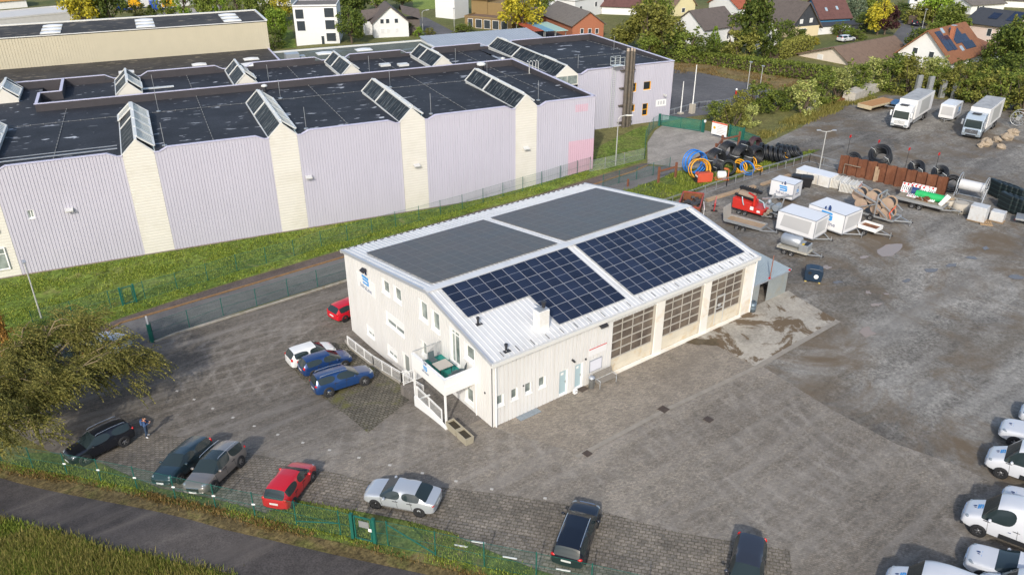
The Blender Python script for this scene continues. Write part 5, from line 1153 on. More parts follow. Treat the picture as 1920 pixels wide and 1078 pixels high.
for px, py in ((1588,290),(1641,300),(1697,315),(1752,325)):
    p = at(px,py); t = thing('marker_post', 'red flagged marker rod behind the sheet pile wall, ' + {1588:'at its left end',1641:'in front of the big black coil',1697:'left of the long black coils',1752:'near its right end'}[px], 'marker', p, 0, 'red markers behind the sheet piles'); b = MB(); b.cyl((0,0,0),(0,0,2.6), .03, 5); b.build('rod', mDark, t); b = MB(); b.box((-.18,-.02,2.3),(.18,.02,2.65)); b.build('flag', mRed, t)
# pipe coils
mPipeK = M('blackpipe', (.022,.024,.028), .38, 0, .25, 4); mPipeB = M('bluepipe', (.03,.20,.62), .35, 0, .1); mPipeO = M('orangepipe', (.78,.37,.02), .4, 0, .1); mPipeG = M('greenblackpipe', (.012,.020,.022), .45, 0, .3, 4); mStrap = M('strap', (.6,.62,.6), .5)
def coil(label, px, py, R0, r, n, mat, az, lean=0.0, straps=0, flat=False, lift=0):
    p = at(px,py); axd = Vector((cos(az)*cos(lean),sin(az)*cos(lean),sin(lean))); b = MB(); N = n[0]; Lr = n[1]
    half = (N-1)*r; cz = R0*cos(lean)+half*abs(sin(lean))+r if not flat else half+r
    for i in range(N):
        for j in range(Lr): b.torus(axd*((i-(N-1)/2)*2*r*(1.5 if Lr == 1 else 1)), axd, R0-r-2*r*j+rnd.uniform(-.03,.03)*(4 if Lr == 1 else 1), r*(.8 if Lr == 1 else 1), 30, 6)
    if straps:
        a_ = axd.orthogonal().normalized(); b2 = axd.cross(a_)
        for k in range(straps):
            t = 2*pi*k/straps+.6; dd = a_*cos(t)+b2*sin(t); c = dd*(R0-r*Lr); w = half+r*1.15; e = r*Lr*1.08
            b.tube([c+axd*w+dd*e, c+axd*w-dd*e, c-axd*w-dd*e, c-axd*w+dd*e], .035, 4, 1, True)
    o = b.build('pipe_coil', [mat, mStrap], None); tag(o, label, 'pipe coil', 'pipe coils in the yard'); o.location = (p.x,p.y,p.z+cz+lift); return o
AZ = YAW+pi   # facing the camera
coil('big blue pipe coil standing at the left end of the row', 1301,327, 1.45,.10,(5,1), mPipeB, AZ+.45, .12)
coil('orange pipe coil leaning on the big blue coil', 1309,337, 1.22,.085,(5,1), mPipeO, AZ+.15, .28)
coil('thick black pipe coil between the blue coil and the next black one', 1339,322, 1.42,.085,(6,3), mPipeK, AZ+.55, .0, 4)
coil('thick black pipe coil in the middle of the row', 1388,316, 1.45,.085,(6,3), mPipeK, AZ+.5, .05, 4)
coil('low dark green pipe coil in front of the black coils', 1364,331, .95,.075,(6,2), mPipeG, AZ-.4, .45)
coil('black pipe coil half hidden behind the middle black coil', 1362,304, 1.3,.085,(6,3), mPipeK, AZ+.5)
coil('orange pipe coil leaning low at the front, left of the blue one', 1385,326, .92,.10,(3,1), mPipeO, AZ+.5, .75)
coil('small blue pipe coil leaning on the low orange coil', 1400,327, .98,.09,(2,1), mPipeB, AZ+.35, .8)
coil('orange ring lying flat on the gravel at the front', 1421,320, .55,.11,(2,1), mPipeO, AZ, 1.35, flat=True)
coil('orange ring leaning behind the flat orange ring', 1409,313, .62,.10,(2,1), mPipeO, AZ+.6, .6)
coil('black pipe coil right of the middle coil with an open centre', 1413,308, 1.15,.09,(6,2), mPipeK, AZ+.5, 0)
coil('brownish black pipe coil at the back by the green mesh fence', 1412,288, 1.1,.10,(4,2), M('brownpipe', (.06,.03,.035), .5), AZ+.6)
coil('black pipe coil at the back left behind the row', 1392,293, 1.0,.1,(5,2), mPipeK, AZ+.8)
for i, (px, py) in enumerate(((1428,300),(1437,302),(1446,304),(1455,305),(1464,306))):
    coil('thin black coil in the leaning row left of the orange core, ' + ['first','second','third','fourth','fifth'][i] + ' from the left', px,py, 1.12-.04*i,.09,(2,2), mPipeK, AZ+1.05, .35)
coil('thin black coil with an orange core lying in front of the leaning rows', 1471,302, .80,.09,(2,2), mPipeK, AZ+.7, .8)
coil('orange core inside the thin black coil', 1472,301, .42,.09,(2,1), mPipeO, AZ+.7, .8, lift=.15)
for i, (px, py) in enumerate(((1462,292),(1470,294),(1478,295),(1486,296),(1494,297))):
    coil('thin black coil in the leaning row at the right end, ' + ['first','second','third','fourth','fifth'][i] + ' from the left', px,py, .95,.10,(2,2), mPipeK, AZ+1.1, .75)
coil('huge black pipe coil standing behind the sheet pile wall', 1646,316, 1.35,.09,(9,3), mPipeK, AZ-.75, .75, 2)
coil('low black coil behind the left end of the sheet pile wall', 1597,316, .95,.1,(5,4), mPipeK, AZ-.7, .6)
coil('long black coil behind the right half of the sheet pile wall', 1714,337, .95,.09,(9,3), mPipeK, AZ-.75, .9, 2)
coil('black coil behind the right end of the sheet pile wall', 1758,347, .95,.09,(9,3), mPipeK, AZ-.75, .9, 2)
coil('black coil leaning at the right end of the sheet pile wall', 1781,362, 1.0,.09,(6,3), mPipeK, AZ-.6, .4)
# rusty rail posts
mRustP = M('rustpost', (.22,.085,.045), .8, 0, .25, 3)
for lab, pts in (('rusty post and rail barrier left of the blue coil', ((1234,343),(1266,334))),('rusty post and rail barrier behind the black coils', ((1292,325),(1340,297),(1352,281),(1384,274)))):
    P = [at(*p) for p in pts]; t = thing('rusty_barrier', lab, 'barrier', P[0])
    for p in P: b = MB(); q = p-P[0]; b.beam(q-Vector((0,0,.2)), q+Vector((0,0,2.0)), .22, .22); b.build('post', mRustP, t)
    for p, q in zip(P, P[1:]): b = MB(); b.beam(p-P[0]+Vector((0,0,1.45)), q-P[0]+Vector((0,0,1.45)), .14, .2); b.build('rail', mRustP, t)
p = at(1177,350); b = MB(); b.beam((0,0,-.2),(0,0,.95), .18, .18); o = b.build('stub_post', mRustP); o.location = p; tag(o, 'short rusty stub post on the grass behind the workshop roof', 'post')
# red generator and white canister
t = thing('generator', 'red generator box with white sticker in front of the coils', 'generator', at(1318,341)+Vector((0,0,.02)), AZ-pi/2+.2)
b = MB(); b.box((-1.0,-.5,.05),(.9,.5,1.15)); b.build('housing', M('genred', (.62,.10,.05), .45), t, bevel=.04); b = MB(); b.box((-.45,-.508,.35),(.25,-.502,.95)); b.box((.905,-.35,.2),(.92,.35,.9)); b.build('sticker', [mFrame], t); b = MB(); b.box((.92,-.4,.1),(1.15,.4,.7)); b.build('engine', mBlack, t); b = MB(); b.tube([(-.7,0,1.15),(-.7,0,1.3),(.6,0,1.3),(.6,0,1.15)], .04, 6); b.build('handle', mDark, t)
t = thing('compressor', 'white round compressor on an orange frame beside the red generator', 'machine', at(1352,337)+Vector((0,0,.02)), AZ-pi/2)
b = MB(); b.tube([(-.55,0,.6),(-.45,0,.6),(.45,0,.6),(.55,0,.6)], [.25,.46,.46,.25], 14); b.build('tank', mFrame, t); b = MB(); b.box((-.85,-.5,.05),(.85,.5,.14)); b.beam((-.8,0,.1),(-.8,0,1.3), .1); b.beam((-.8,-.3,1.2),(-.3,-.3,1.3), .2); b.build('frame', M('orangeframe', (.50,.14,.05), .6), t)
# galvanised railing along the lower lane
P = [at(*p) for p in ((1240,392),(1300,372),(1362,350),(1425,330),(1517,304))]
rails('lane_railing', 'galvanised railing along the lane above the gravel yard', [(tuple(p),tuple(q)) for p,q in zip(P,P[1:])]+[(tuple(at(1517,304)),tuple(at(1570,318)))], 1.1, mat=mGalv, bars=0)
b = MB()
for p, q in zip([(1330,372),(1372,361)], [(1372,361),(1415,352)]):
    a, c = at(*p), at(*q)
b.beam(at(1325,378)+Vector((0,0,.15)), at(1415,352)+Vector((0,0,.15)), .5, .3); tag(b.build('timber_beam', mWood), 'long timber beam lying beside the lane railing', 'beam')
b = MB(); b.beam(at(1428,348)+Vector((0,0,.12)), at(1480,330)+Vector((0,0,.12)), .4, .24); tag(b.build('timber_beam', mWood), 'second timber beam lying by the white containers', 'beam')
# white long containers and barrier stacks
def ctn(label, A, B, C, H, nseg, cat='container', name='storage_container'):
    o, h, L, D = frame3(A, B, C); t = thing(name, label, cat, (o.x,o.y,o.z+.02), h); b = MB(); b.box((0,0,.08),(L,D,H)); b.build('body', M('containerwhite', (.74,.73,.69), .5, 0, .06, 1, (.55,.50,.42), .6), t, bevel=.03)
    b = MB(); b.box((-.03,-.03,H-.02),(L+.03,D+.03,H+.06)); b.build('lid', mBoxW, t); b = MB()
    for i in range(nseg+1): x = L*i/nseg; b.box((x-.03,-.03,.08),(x+.03,.0,H-.02))
    b.build('rib', mTrim, t); return t
ctn('long white storage container with flat lid by the lane railing', (1490,338), (1553,355), (1562,346), 1.35, 3)
def bstack(label, px, py, ang, n, L, striped=True):
    p = at(px,py); t = thing('barrier_stack', label, 'barriers', (p.x,p.y,p.z+.02), ang); b = MB()
    for i in range(n): b.box((i*.16,0,.1),(i*.16+.10,L,1.15+.06*sin(i*2.3)))
    b.build('barrier_plates', M('platewhite', (.76,.74,.68), .5, 0, .08, 1, (.50,.42,.30), .8), t); b = MB()
    if striped:
        for k in range(5): b.box((n*.16-.05,.15+k*L/5,.8),(n*.16-.04,.15+k*L/5+.18,1.08))
        b.build('red_stripes', mRed, t)
    b = MB(); b.box((-.1,.1,0),(n*.16+.1,L-.1,.1)); b.build('pallet', mWoodG, t)
AW = atan2((at(1604,362)-at(1552,352)).y, (at(1604,362)-at(1552,352)).x)
bstack('stack of white barrier plates next to the long white container', 1553,353, AW, 12, 1.9, False); bstack('stack of white barrier plates with red stripes on its end', 1572,361, AW, 13, 2.0)
for px, py, lab, s in ((1493,345,'black plastic tub tipped on its side by the white container',1.0),(1511,350,'upright black plastic bin by the white container',1.15),(1502,353,'flat black plastic tray in front of the black bins',.7)):
    p = at(px,py); b = MB(); b.add([(x*k,y*k,z) for z,k in ((0,.42),(.95,.55)) for x,y in ((-1,-1),(1,-1),(1,1),(-1,1))], [(3,2,1,0),(0,1,5,4),(1,2,6,5),(2,3,7,6),(3,0,4,7)]); b.box((-.62,-.62,.92),(.62,.62,1.02)); t = thing('plastic_bin', lab, 'bin', (p.x,p.y,p.z+.03), px*.7, 'black bins by the container', (s,s,s*(.4 if s < .9 else 1))); b.build('tub', mBlack, t); b = MB(); b.box((-.5,-.5,1.02),(.5,.5,1.1)); b.build('lid', mSill, t)
# cable drum trailer and drums
pA, pB = at(1600,404), at(1672,424); h = atan2((pB-pA).y,(pB-pA).x); L = hypot((pB-pA).x,(pB-pA).y)
t = thing('drum_trailer', 'galvanised cable drum trailer with crossed tubular frames', 'trailer', (pA.x,pA.y,pA.z+.02), h); D = 2.2; b = MB()
b.beam((-.3,0,.55),(L,0,.5), .14, .16); b.beam((-.3,D,.55),(L,D,.5), .14, .16); b.beam((0,0,.55),(0,D,.55), .1); b.beam((L,0,.5),(L,D,.5), .1)
for y in (0,D):
    b.beam((L*.52,y,.55),(L*.52,y,2.9), .12); b.beam((-.4,y,2.7),(L*.52,y,2.0), .10); b.beam((L*.52,y,2.6),(L*1.0,y,1.1), .10); b.beam((.0,y,.9),(L*.52,y,1.9), .10); b.beam((L*.52,y,1.6),(L*.85,y,.6), .10)
b.beam((-.4,0,2.7),(-.4,D,2.7), .1); b.beam((L*.52,0,2.9),(L*.52,D,2.9), .1); b.beam((-.9,0,3.0),(L*.52,0,2.05), .09); b.beam((-.9,D,3.0),(L*.52,D,2.05), .09); b.build('frame', mGalv, t)
tw(t, L*.45, ((-.15,-1),(D+.15,1)), .33); drawbar(t, L, D, .5, 1.6); b = MB(); b.tube([(L*.93,0,.7),(L*.88,-.1,1.3),(L*.99,0,2.2)], .06, 6); b.build('red_strap', M('orangered', (.7,.12,.06), .5), t)
mDrum = M('drumwood', (.42,.31,.22), .75, 0, .15, 2, (.46,.30,.26), 1.0)
def drum(label, loc, R0, w, ax, m2=None):
    t = thing('cable_drum', label, 'cable drum', loc, ax, 'cable drums'); b = MB(); b.cyl((0,-w/2,0),(0,-w/2+.06,0), R0, 22); b.build('flange', mDrum, t); b = MB(); b.cyl((0,w/2-.06,0),(0,w/2,0), R0, 22); b.build('flange', mDrum, t)
    b = MB(); b.cyl((0,-w/2+.06,0),(0,w/2-.06,0), R0*.78, 18); b.build('cable', m2 or mPipeK, t)
for i, (x, z, w_, lab) in enumerate(((.35,1.3,1,'lower left'),(1.65,1.1,1,'lower middle'),(2.75,1.0,1,'lower right'),(-.2,2.15,0,'upper left'),(1.2,2.35,0,'upper middle with a greenish rim'),(2.55,1.95,0,'upper right'))):
    c = Matrix.Translation((pA.x,pA.y,pA.z)) @ Matrix.Rotation(h,4,'Z') @ Vector((x*L/3.6,D/2-.2+.35*(i%2),z)); drum('wooden cable drum in the drum trailer, ' + lab, c, .68 if i != 1 else .6, 1.1, h, mPipeG if i == 4 else None)
# small white tipper trailer behind the lettered box trailer
o4 = frame3((1606,436),(1622,441),(1640,430)); t = thing('tipper_trailer', 'low white tipping trailer with rusty load beside the cable drums', 'trailer', (o4[0].x,o4[0].y,o4[0].z+.02), o4[1]); L, D = 1.9, 1.5; b = MB()
for q in (((0,0),(L,0)),((L,0),(L,D)),((L,D),(0,D)),((0,D),(0,0))): b.beam((*q[0],.75),(*q[1],.75), .05, .4)
b.box((0,0,.54),(L,D,.58)); b.build('tub', mFrame, t); b = MB(); b.box((.05,.05,.6),(L-.05,D-.05,.72)); b.build('load', mRust, t); tw(t, L*.45, ((-.12,-1),(D+.12,1)), .28); drawbar(t, L, D, .45, 1.4)
# low loader with barriers and a green roll
pA, pB = at(1674,382), at(1765,404); h = atan2((pB-pA).y,(pB-pA).x); L = hypot((pB-pA).x,(pB-pA).y); D = 2.2
LM = Matrix.Translation((pA.x,pA.y,pA.z+.02)) @ Matrix.Rotation(h,4,'Z')
t = thing('low_loader', 'long low loader trailer carrying barriers and a green roll', 'trailer', LM.translation, h); b = MB(); b.box((0,.05,.72),(L,D-.05,.78)); b.build('deck', mWoodG, t); b = MB(); b.box((0,0,.6),(L,.06,.9)); b.box((0,D-.06,.6),(L,D,.9)); b.box((L-.06,.06,.6),(L,D-.06,.9)); b.build('side_board', mGalv, t)
b = MB(); b.box((.1,.3,.5),(L-.1,.45,.6)); b.box((.1,D-.45,.5),(L-.1,D-.3,.6)); build_apart(b, 'chassis', mGalv, t); tw(t, L*.40, ((-.08,-1),(D+.08,1)), .3); tw(t, L*.40+.75, ((-.08,-1),(D+.08,1)), .3); drawbar(t, L, D, .5, 1.6)
b = MB(); b.cbox((L-.3,D*.6,1.35), (.5,.12,1.1), 0, .2, .5); b.cbox((L-.35,D*.3,1.2), (.45,.1,.9), 0, -.1, .5); build_apart(b, 'headboard', mFrame, t)
q = LM @ Vector((L*.62,D*.72,1.22)); t = thing('green_roll', 'bright green rolled netting on the low loader', 'roll', q, h); b = MB(); b.cyl((-1.45,0,0),(1.45,0,0), .44, 16); b.build('roll', M('greenroll', (.02,.42,.12), .6, 0, .2, 3), t); b = MB(); b.cyl((1.45,0,0),(1.52,0,0), .42, 16); b.build('core', M('bluegrey', (.08,.12,.22)), t)
q = LM @ Vector((L*.30,D*.85,1.3)); t = thing('cable_drum', 'dark cable drum standing at the back of the low loader', 'cable drum', q, h+.1, 'cable drums')
for y in (-.42,.36): b = MB(); b.cyl((y,0,0),(y+.06,0,0), .62, 18); b.build('flange', M('drumgrey', (.16,.16,.17), .6), t)
b = MB(); b.cyl((-.36,0,0),(.36,0,0), .45, 16); b.build('cable', mNavy, t)
for i, (x, y, l, tilt) in enumerate(((.10,.95,2.8,.35),(.32,.35,2.9,1.35),(.25,1.15,2.6,.2))):
    q = LM @ Vector((L*x+.8,D*y,.85 if i != 1 else .95)); t = thing('striped_barrier', ['red and white striped barrier panel leaning behind the low loader','red and white striped barrier panel lying on the low loader','red and white striped barrier panel leaning against the dark drum'][i], 'barrier', q, h, 'striped barrier panels'); K = Matrix.Rotation(-tilt,4,'X')
    b = MB(); b.M = K; b.box((-l/2,-.04,0),(l/2,.04,1.1)); b.build('panel', mFrame, t); b = MB(); b.M = K
    for k in range(int(l/.42)):
        b.box((-l/2+.08+k*.42,-.05,.85),(-l/2+.28+k*.42,-.042,1.07)); b.box((-l/2+.08+k*.42,-.05,.08),(-l/2+.28+k*.42,-.042,.2))
    b.build('red_stripe', mRed, t); b = MB(); b.M = K
    for k in range(int(l/.2)): b.box((-l/2+.1+k*.2,-.048,.3),(-l/2+.18+k*.2,-.042,.75))
    b.build('slots', mDark, t)
q = LM @ Vector((L*.55,D*.35,.8)); t = thing('pallet_load', 'brown strapped pallet load on the low loader', 'pallet', q, h); b = MB(); b.box((-.7,-.5,0),(.7,.5,.12)); b.build('pallet', mWoodG, t); b = MB()
for i in range(10): b.cbox((rnd.uniform(-.5,.5),rnd.uniform(-.3,.3),.2+.03*i), (rnd.uniform(.3,.9),.16,.1), 0, rnd.uniform(0,3))
b.build('load', mRust, t)
# precast rings, reel frame, pallets, stacked drums
mPre = M('precast', (.46,.42,.35), .85, 0, .12, 2)
for px, py, r0, r1, hh, lab in ((1774,388,.95,.95,1.0,'concrete well ring with a wooden lid beside the low loader'),(1799,397,.98,.72,1.05,'concrete cone right of the well ring')):
    p = at(px,py); t = thing('concrete_ring', lab, 'concrete ring', (p.x,p.y,p.z+.02)); b = MB(); b.lathe([(r0*.85,.02),(r0,.02),(r1,hh),(r1*.82,hh),(r0*.8,.03)], 22); b.build('ring', mPre, t)
    if r0 == r1: b = MB(); b.cyl((0,0,hh),(0,0,hh+.12), .6, 16); b.build('lid', mWood, t); b = MB(); b.cyl((.1,0,hh+.12),(.1,0,hh+.3), .5, 14); b.build('disc', mWoodG, t)
    else: b = MB(); b.cyl((0,0,hh-.02),(0,0,hh+.02), r1*.8, 16); b.build('lid', mPre, t)
p = at(1817,374); t = thing('reel_stand', 'grey cable reel stand with two large spoked wheels', 'reel', (p.x,p.y,p.z+.02), h)
for x in (-1.35,1.35):
    b = MB(); b.torus((x,0,1.55), (1,0,0), 1.3, .05, 24, 6)
    for k in range(3): a = pi*k/3; b.beam((x,cos(a)*1.28,1.55+sin(a)*1.28),(x,-cos(a)*1.28,1.55-sin(a)*1.28), .05)
    b.build('wheel_ring', mGalv, t)
b = MB(); b.cyl((-1.3,0,1.55),(1.3,0,1.55), .6, 18); b.build('drum_core', M('whitecore', (.60,.60,.60), .5), t); b = MB()
for x in (-1.5,1.5):
    for y in (-.9,.9): b.beam((x,y,0),(x,0,1.55), .09)
for y in (-.9,.9): b.beam((-1.5,y,.08),(1.5,y,.08), .1)
b.build('stand', mGalv, t)
mWrap = M('wrappedpallet', (.55,.56,.56), .4, 0, .1, 3, (.42,.35,.28), 1.2); mPallet = M('palletwood', (.40,.27,.15), .8, 0, .2, 4)
for px, py, s, hh, lab in ((1831,414,1.15,1.75,'tall foil wrapped pallet of paving stone'),(1868,415,.95,1.15,'shorter foil wrapped pallet beside the tall one')):
    p = at(px,py); t = thing('wrapped_pallet', lab, 'pallet', (p.x,p.y,p.z+.02), h); b = MB(); b.box((-s*.7,-s*.6,.14),(s*.7,s*.6,hh)); b.build('load', mWrap, t, bevel=.05, seg=2); b = MB()
    for y in (-.5,-.02,.46): b.box((-s*.75,y*s,0),(s*.75,y*s+.1,.1))
    b.box((-s*.75,-s*.62,.1),(s*.75,s*.62,.13)); b.build('pallet', mPallet, t)
p = at(1848,420); b = MB()
for k in range(3): b.box((-.6,-.5+k*.45,0),(.6,-.4+k*.45,.1))
for k in range(6): b.box((-.6+.2*k,-.55,.1),(-.46+.2*k,.55,.125))
o = b.build('empty_pallet', mPallet); o.location = (p.x,p.y,p.z+.02); o.rotation_euler = (0,0,h+.4); tag(o, 'empty wooden pallet on the ground before the wrapped pallets', 'pallet')
for i in range(2):
    for k in range(5):
        px, py = (1862+k*10+i*20, 368+k*3.5+i*26); p = at(px,py); t = thing('plastic_shaft', 'dark green plastic shaft piece in the ' + ('back' if i == 0 else 'front') + ' row of the stack, ' + ['first','second','third','fourth','fifth'][k] + ' from the left', 'shaft', (p.x,p.y,p.z+.02), h+.9, 'dark plastic shafts stacked by the yard edge')
        b = MB(); b.box((-.28,-.95,.05),(.28,.95,1.9)); b.build('shell', mPipeG, t, bevel=.12, seg=2); b = MB()
        for z in (.4,.9,1.4): b.box((-.30,-.97,z),(.30,.97,z+.07))
        b.box((-.05,-.97,.1),(.05,-.955,1.9)); b.build('rib', M('shaftrib', (.03,.05,.052), .4), t)
p = at(1922,420); t = thing('flat_trailer', 'end of a low trailer with a red light at the right edge', 'trailer', (p.x,p.y,p.z+.02), h+.15); b = MB(); b.box((-1.0,-.9,.55),(2.6,.9,.75)); b.build('deck', mGalv, t); b = MB(); b.box((-1.03,-.85,.45),(-1.0,-.5,.58)); b.build('tail_light', mRed, t); tw(t, 1.2, ((-.95,-1),(.95,1)), .3)
for px, py, lab in ((1795,375,'left post'),(1845,372,'right post')):
    pass
# far side of the yard: rusty trailer, block stacks, girders, boulders
pA, pB = at(1588,203), at(1654,195); h2 = atan2((pA-pB).y,(pA-pB).x); L = 7.2; pC = at(1608,206)
t = thing('rusty_trailer', 'old low trailer with a rusty orange timber deck', 'trailer', (pC.x,pC.y,pC.z+.02), TH-.25); b = MB(); b.box((-6.8,-.1,.85),(0,2.3,.95)); b.build('deck', M('rustdeck', (.48,.25,.10), .8, 0, .2, 1.5), t); b = MB(); b.box((-6.8,-.14,.7),(.05,-.1,.98)); b.box((-6.8,2.3,.7),(.05,2.34,.98)); b.box((0,-.1,.4),(.08,2.3,.98)); b.build('side_board', M('creamboard', (.55,.46,.30), .7, 0, .2, 2), t); tw(t, -4.6, ((0,-1),(2.2,1)), .42); tw(t, -5.6, ((0,-1),(2.2,1)), .42)
mBlk = M('concreteblock', (.50,.47,.41), .85, 0, .14, 1.2, (.35,.31,.25), .8)
def blocks(label, px, py, ang, nx, ny, nz, s=(1.2,.8,.6)):
    p = at(px,py); t = thing('block_stack', label, 'block stack', (p.x,p.y,p.z+.01), ang)
    for i in range(nx):
        for j in range(ny):
            for k in range(nz):
                b = MB(); b.cbox((i*(s[0]+.04)+rnd.uniform(-.03,.03),j*(s[1]+.03),s[2]/2+k*(s[2]+.01)), (s[0],s[1],s[2]), 0, rnd.uniform(-.03,.03)); b.build('concrete_block', mBlk, t, bevel=.03)
blocks('long stack of pale concrete blocks behind the rusty trailer', 1600,190, TH+pi-.05, 6, 2, 2, (1.9,1.0,.75)); blocks('small stack of pale concrete blocks by the hedge', 1519,207, TH+pi+.3, 2, 1, 3, (1.6,1.0,.62)); blocks('low stack of concrete blocks near the bushes above the yard', 1628,172, TH+pi, 4, 1, 2, (1.9,1.0,.7))
for px, py, lab in ((1560,196,'rusty steel girders lying left of the rusty trailer'),(1580,190,'second bundle of rusty steel girders')):
    p = at(px,py); b = MB()
    for k in range(3): b.beam((0,k*.5,.25),(4.2,k*.5+.4,.25), .35, .45)
    o = b.build('girder_bundle', mRust); o.location = p; o.rotation_euler = (0,0,TH+pi-.2); tag(o, lab, 'girders', 'steel girders at the yard edge')
for i, (px, py, hh) in enumerate(((1716,186,3.9),(1738,186,3.7),(1764,184,3.0),(1787,187,3.0))):
    p = at(px,py); b = MB(); b.box((-.06,-.42,0),(.06,.42,hh)); b.box((-.25,-.42,0),(.25,-.36,hh)); b.box((-.25,.36,0),(.25,.42,hh)); o = b.build('girder_post', mGalv); o.location = p; o.rotation_euler = (0,0,YAW+.2); tag(o, 'upright grey girder post behind the trucks, ' + ['leftmost and tallest','second from the left','third from the left','rightmost'][i], 'post', 'girder posts behind the trucks')
mRock = M('boulder', (.36,.29,.21), .9, 0, .2, 2, (.30,.24,.17), 1.0, bump=.5)
for i, (px, py, r, lab) in enumerate(((1848,274,1.0,'large pale boulder nearest the silver blue truck'),(1868,266,.7,'flat boulder right of the large pale boulder'),(1876,279,.6,'orange tinted boulder at the front of the heap'),(1838,276,.5,'small boulder left of the large pale boulder'),(1887,262,.9,'boulder behind the orange tinted one'),(1900,253,.8,'rightmost boulder of the heap beside the truck'))):
    p = at(px,py); b = MB(); b.ball((0,0,r*.45), (r,r*.8,r*.65), 0, 9, 7, .22); o = b.build('boulder', mRock, smooth=False); o.location = p; o.rotation_euler = (0,0,i); tag(o, lab, 'boulder', 'boulders beside the truck')
p = at(1906,238); t = thing('reel_stand', 'pale cable reel frame behind the silver blue truck', 'reel', p, TH); 
for x in (-.8,.8): b = MB(); b.torus((x,0,1.4), (1,0,0), 1.0, .05, 24, 6); [b.beam((x,cos(pi*k/3)*.98,1.4+sin(pi*k/3)*.98),(x,-cos(pi*k/3)*.98,1.4-sin(pi*k/3)*.98), .05) for k in range(3)]; b.build('wheel_ring', mGalv, t)
b = MB(); b.cyl((-.8,0,1.4),(.8,0,1.4), .3, 12); b.build('drum_core', mGalv, t)
p = at(1662,205); t = thing('plate_trailer', 'grey frame trailer with blue parts between the rusty trailer and the white truck', 'trailer', p, TH); b = MB()
for y in (0,1.6): b.beam((-4,y,.7),(1,y,.7), .15)
for x in (-4,-2.5,-1,.8): b.beam((x,0,.7),(x,1.6,.7), .12)
b.build('frame', mGalv, t); b = MB(); b.box((-2.5,.3,.8),(-.5,1.3,1.2)); b.build('load', M('bluebox', (.05,.14,.30)), t); tw(t, -1.6, ((-.1,-1),(1.7,1)), .33)
# things close to the workshop
osh = at(1418,572); e1 = at(1475,547); h3 = atan2((e1-osh).y,(e1-osh).x); L = hypot((e1-osh).x,(e1-osh).y)
t = thing('tin_shed', 'zinc corrugated lean-to shed at the far end of the workshop', 'shed', (26.95,osh.y,osh.z), 0); L = 5.1; D = 5.4; b = MB(); b.M = face_M((0,0,0),(1,0,0),(0,-1,0)); clad(b, 1.2, lambda s: 0, lambda s: 2.15, (), .2, .05, .05); clad(b, L, lambda s: 0, lambda s: 2.15, (), .2, .05, .05, 0, 2.3); b.M = face_M((L,0,0),(0,1,0),(1,0,0)); clad(b, D, lambda s: 0, lambda s: 2.2+.4*s/D, (), .2, .05, .05); b.M = None; b.quad((0,1.2,0),(2.4,1.2,0),(2.4,1.2,2.1),(0,1.2,2.1)); build_apart(b, 'wall', M('zincwall', (.42,.46,.46), .45, .4, .15, 1.2, (.45,.42,.34), .8), t)
b = MB(); x = -.1
while x < L+.1: b.add([(x,-.15,2.2),(x+.16,-.15,2.2),(x+.2,-.15,2.26),(x+.24,-.15,2.2),(x,D,2.6),(x+.16,D,2.6),(x+.2,D,2.66),(x+.24,D,2.6)], [(0,1,5,4),(1,2,6,5),(2,3,7,6)]); x += .24
b.build('roof', M('zincroof', (.36,.43,.47), .45, .3, .12, .8), t); b = MB(); b.box((-.05,-.16,2.08),(L+.05,-.1,2.2)); b.build('fascia', mTrim, t); b = MB()
for x, z in ((.0,2.25),(2.3,2.3),(L,2.25)): b.cbox((x,-.1,z), (.16,.12,.14))
build_apart(b, 'lamp_bracket', mRed, t); b = MB(); b.tube([(2.35,-.1,2.2),(2.4,-.1,4.4)], .05, 6); b.build('mast', M('rustmast', (.28,.13,.09)), t)
p = at(1417,482); 
b = MB(); b.cyl((0,0,0),(0,0,3.2), .05, 6); b.ball((0,0,3.25), .12); o = b.build('pole', mTrim); o.location = (29.5,5.5,T0(29.5,5.5)); tag(o, 'thin pole with a white knob behind the tin shed', 'pole')
p = at(1405,584); t = thing('oil_barrel', 'grey blue barrel at the corner of the workshop', 'barrel', (p.x+.2,p.y-.1,p.z+.02)); b = MB(); b.lathe([(.01,0),(.29,0),(.3,.3),(.315,.32),(.3,.34),(.3,.6),(.315,.62),(.3,.64),(.29,.92),(.27,.9),(.01,.88)], 18); b.build('drum', M('barrelblue', (.16,.21,.25), .45, .4, .2, 3), t); b = MB(); b.cyl((.12,0,.89),(.12,0,.93), .05, 8); b.build('bung', mDark, t)
p = at(1523,526); t = thing('recycling_bin', 'dark blue domed recycling bin standing alone on the gravel', 'bin', (p.x,p.y,p.z+.03), YAW-pi/2-.35, None, .85); b = MB(); pr = [(-.85,.12),(.85,.12),(.95,1.15),(.85,1.45),(.45,1.62),(-.45,1.62),(-.85,1.45),(-.95,1.15)]; n = len(pr); b.add([(x,-.62,z) for x,z in pr]+[(x,.62,z) for x,z in pr], [tuple(range(n))[::-1], tuple(range(n,2*n))]+[(i,(i+1)%n,(i+1)%n+n,i+n) for i in range(n)]); b.build('body', M('binblue', (.012,.03,.058), .4, 0, .12), t, bevel=.07, seg=2)
b = MB(); b.cyl((.28,-.65,.75),(.28,-.63,.75), .24, 16); b.build('round_sticker', mFrame, t); b = MB(); b.cyl((-.4,-.66,1.1),(-.4,-.6,1.1), .18, 14); b.build('opening', mBlack, t)
for x in (-.7,.7):
    for y in (-.5,.5): b = MB(); b.box((x-.1,y-.1,0),(x+.1,y+.1,.13)); b.build('foot', M('footyellow', (.55,.42,.12)), t)
t = thing('bench', 'grey wooden bench against the workshop wall under the display case', 'bench', (9.55,-.75,.02)); mBen = M('benchwood', (.27,.245,.21), .8, 0, .2, 5)
b = MB()
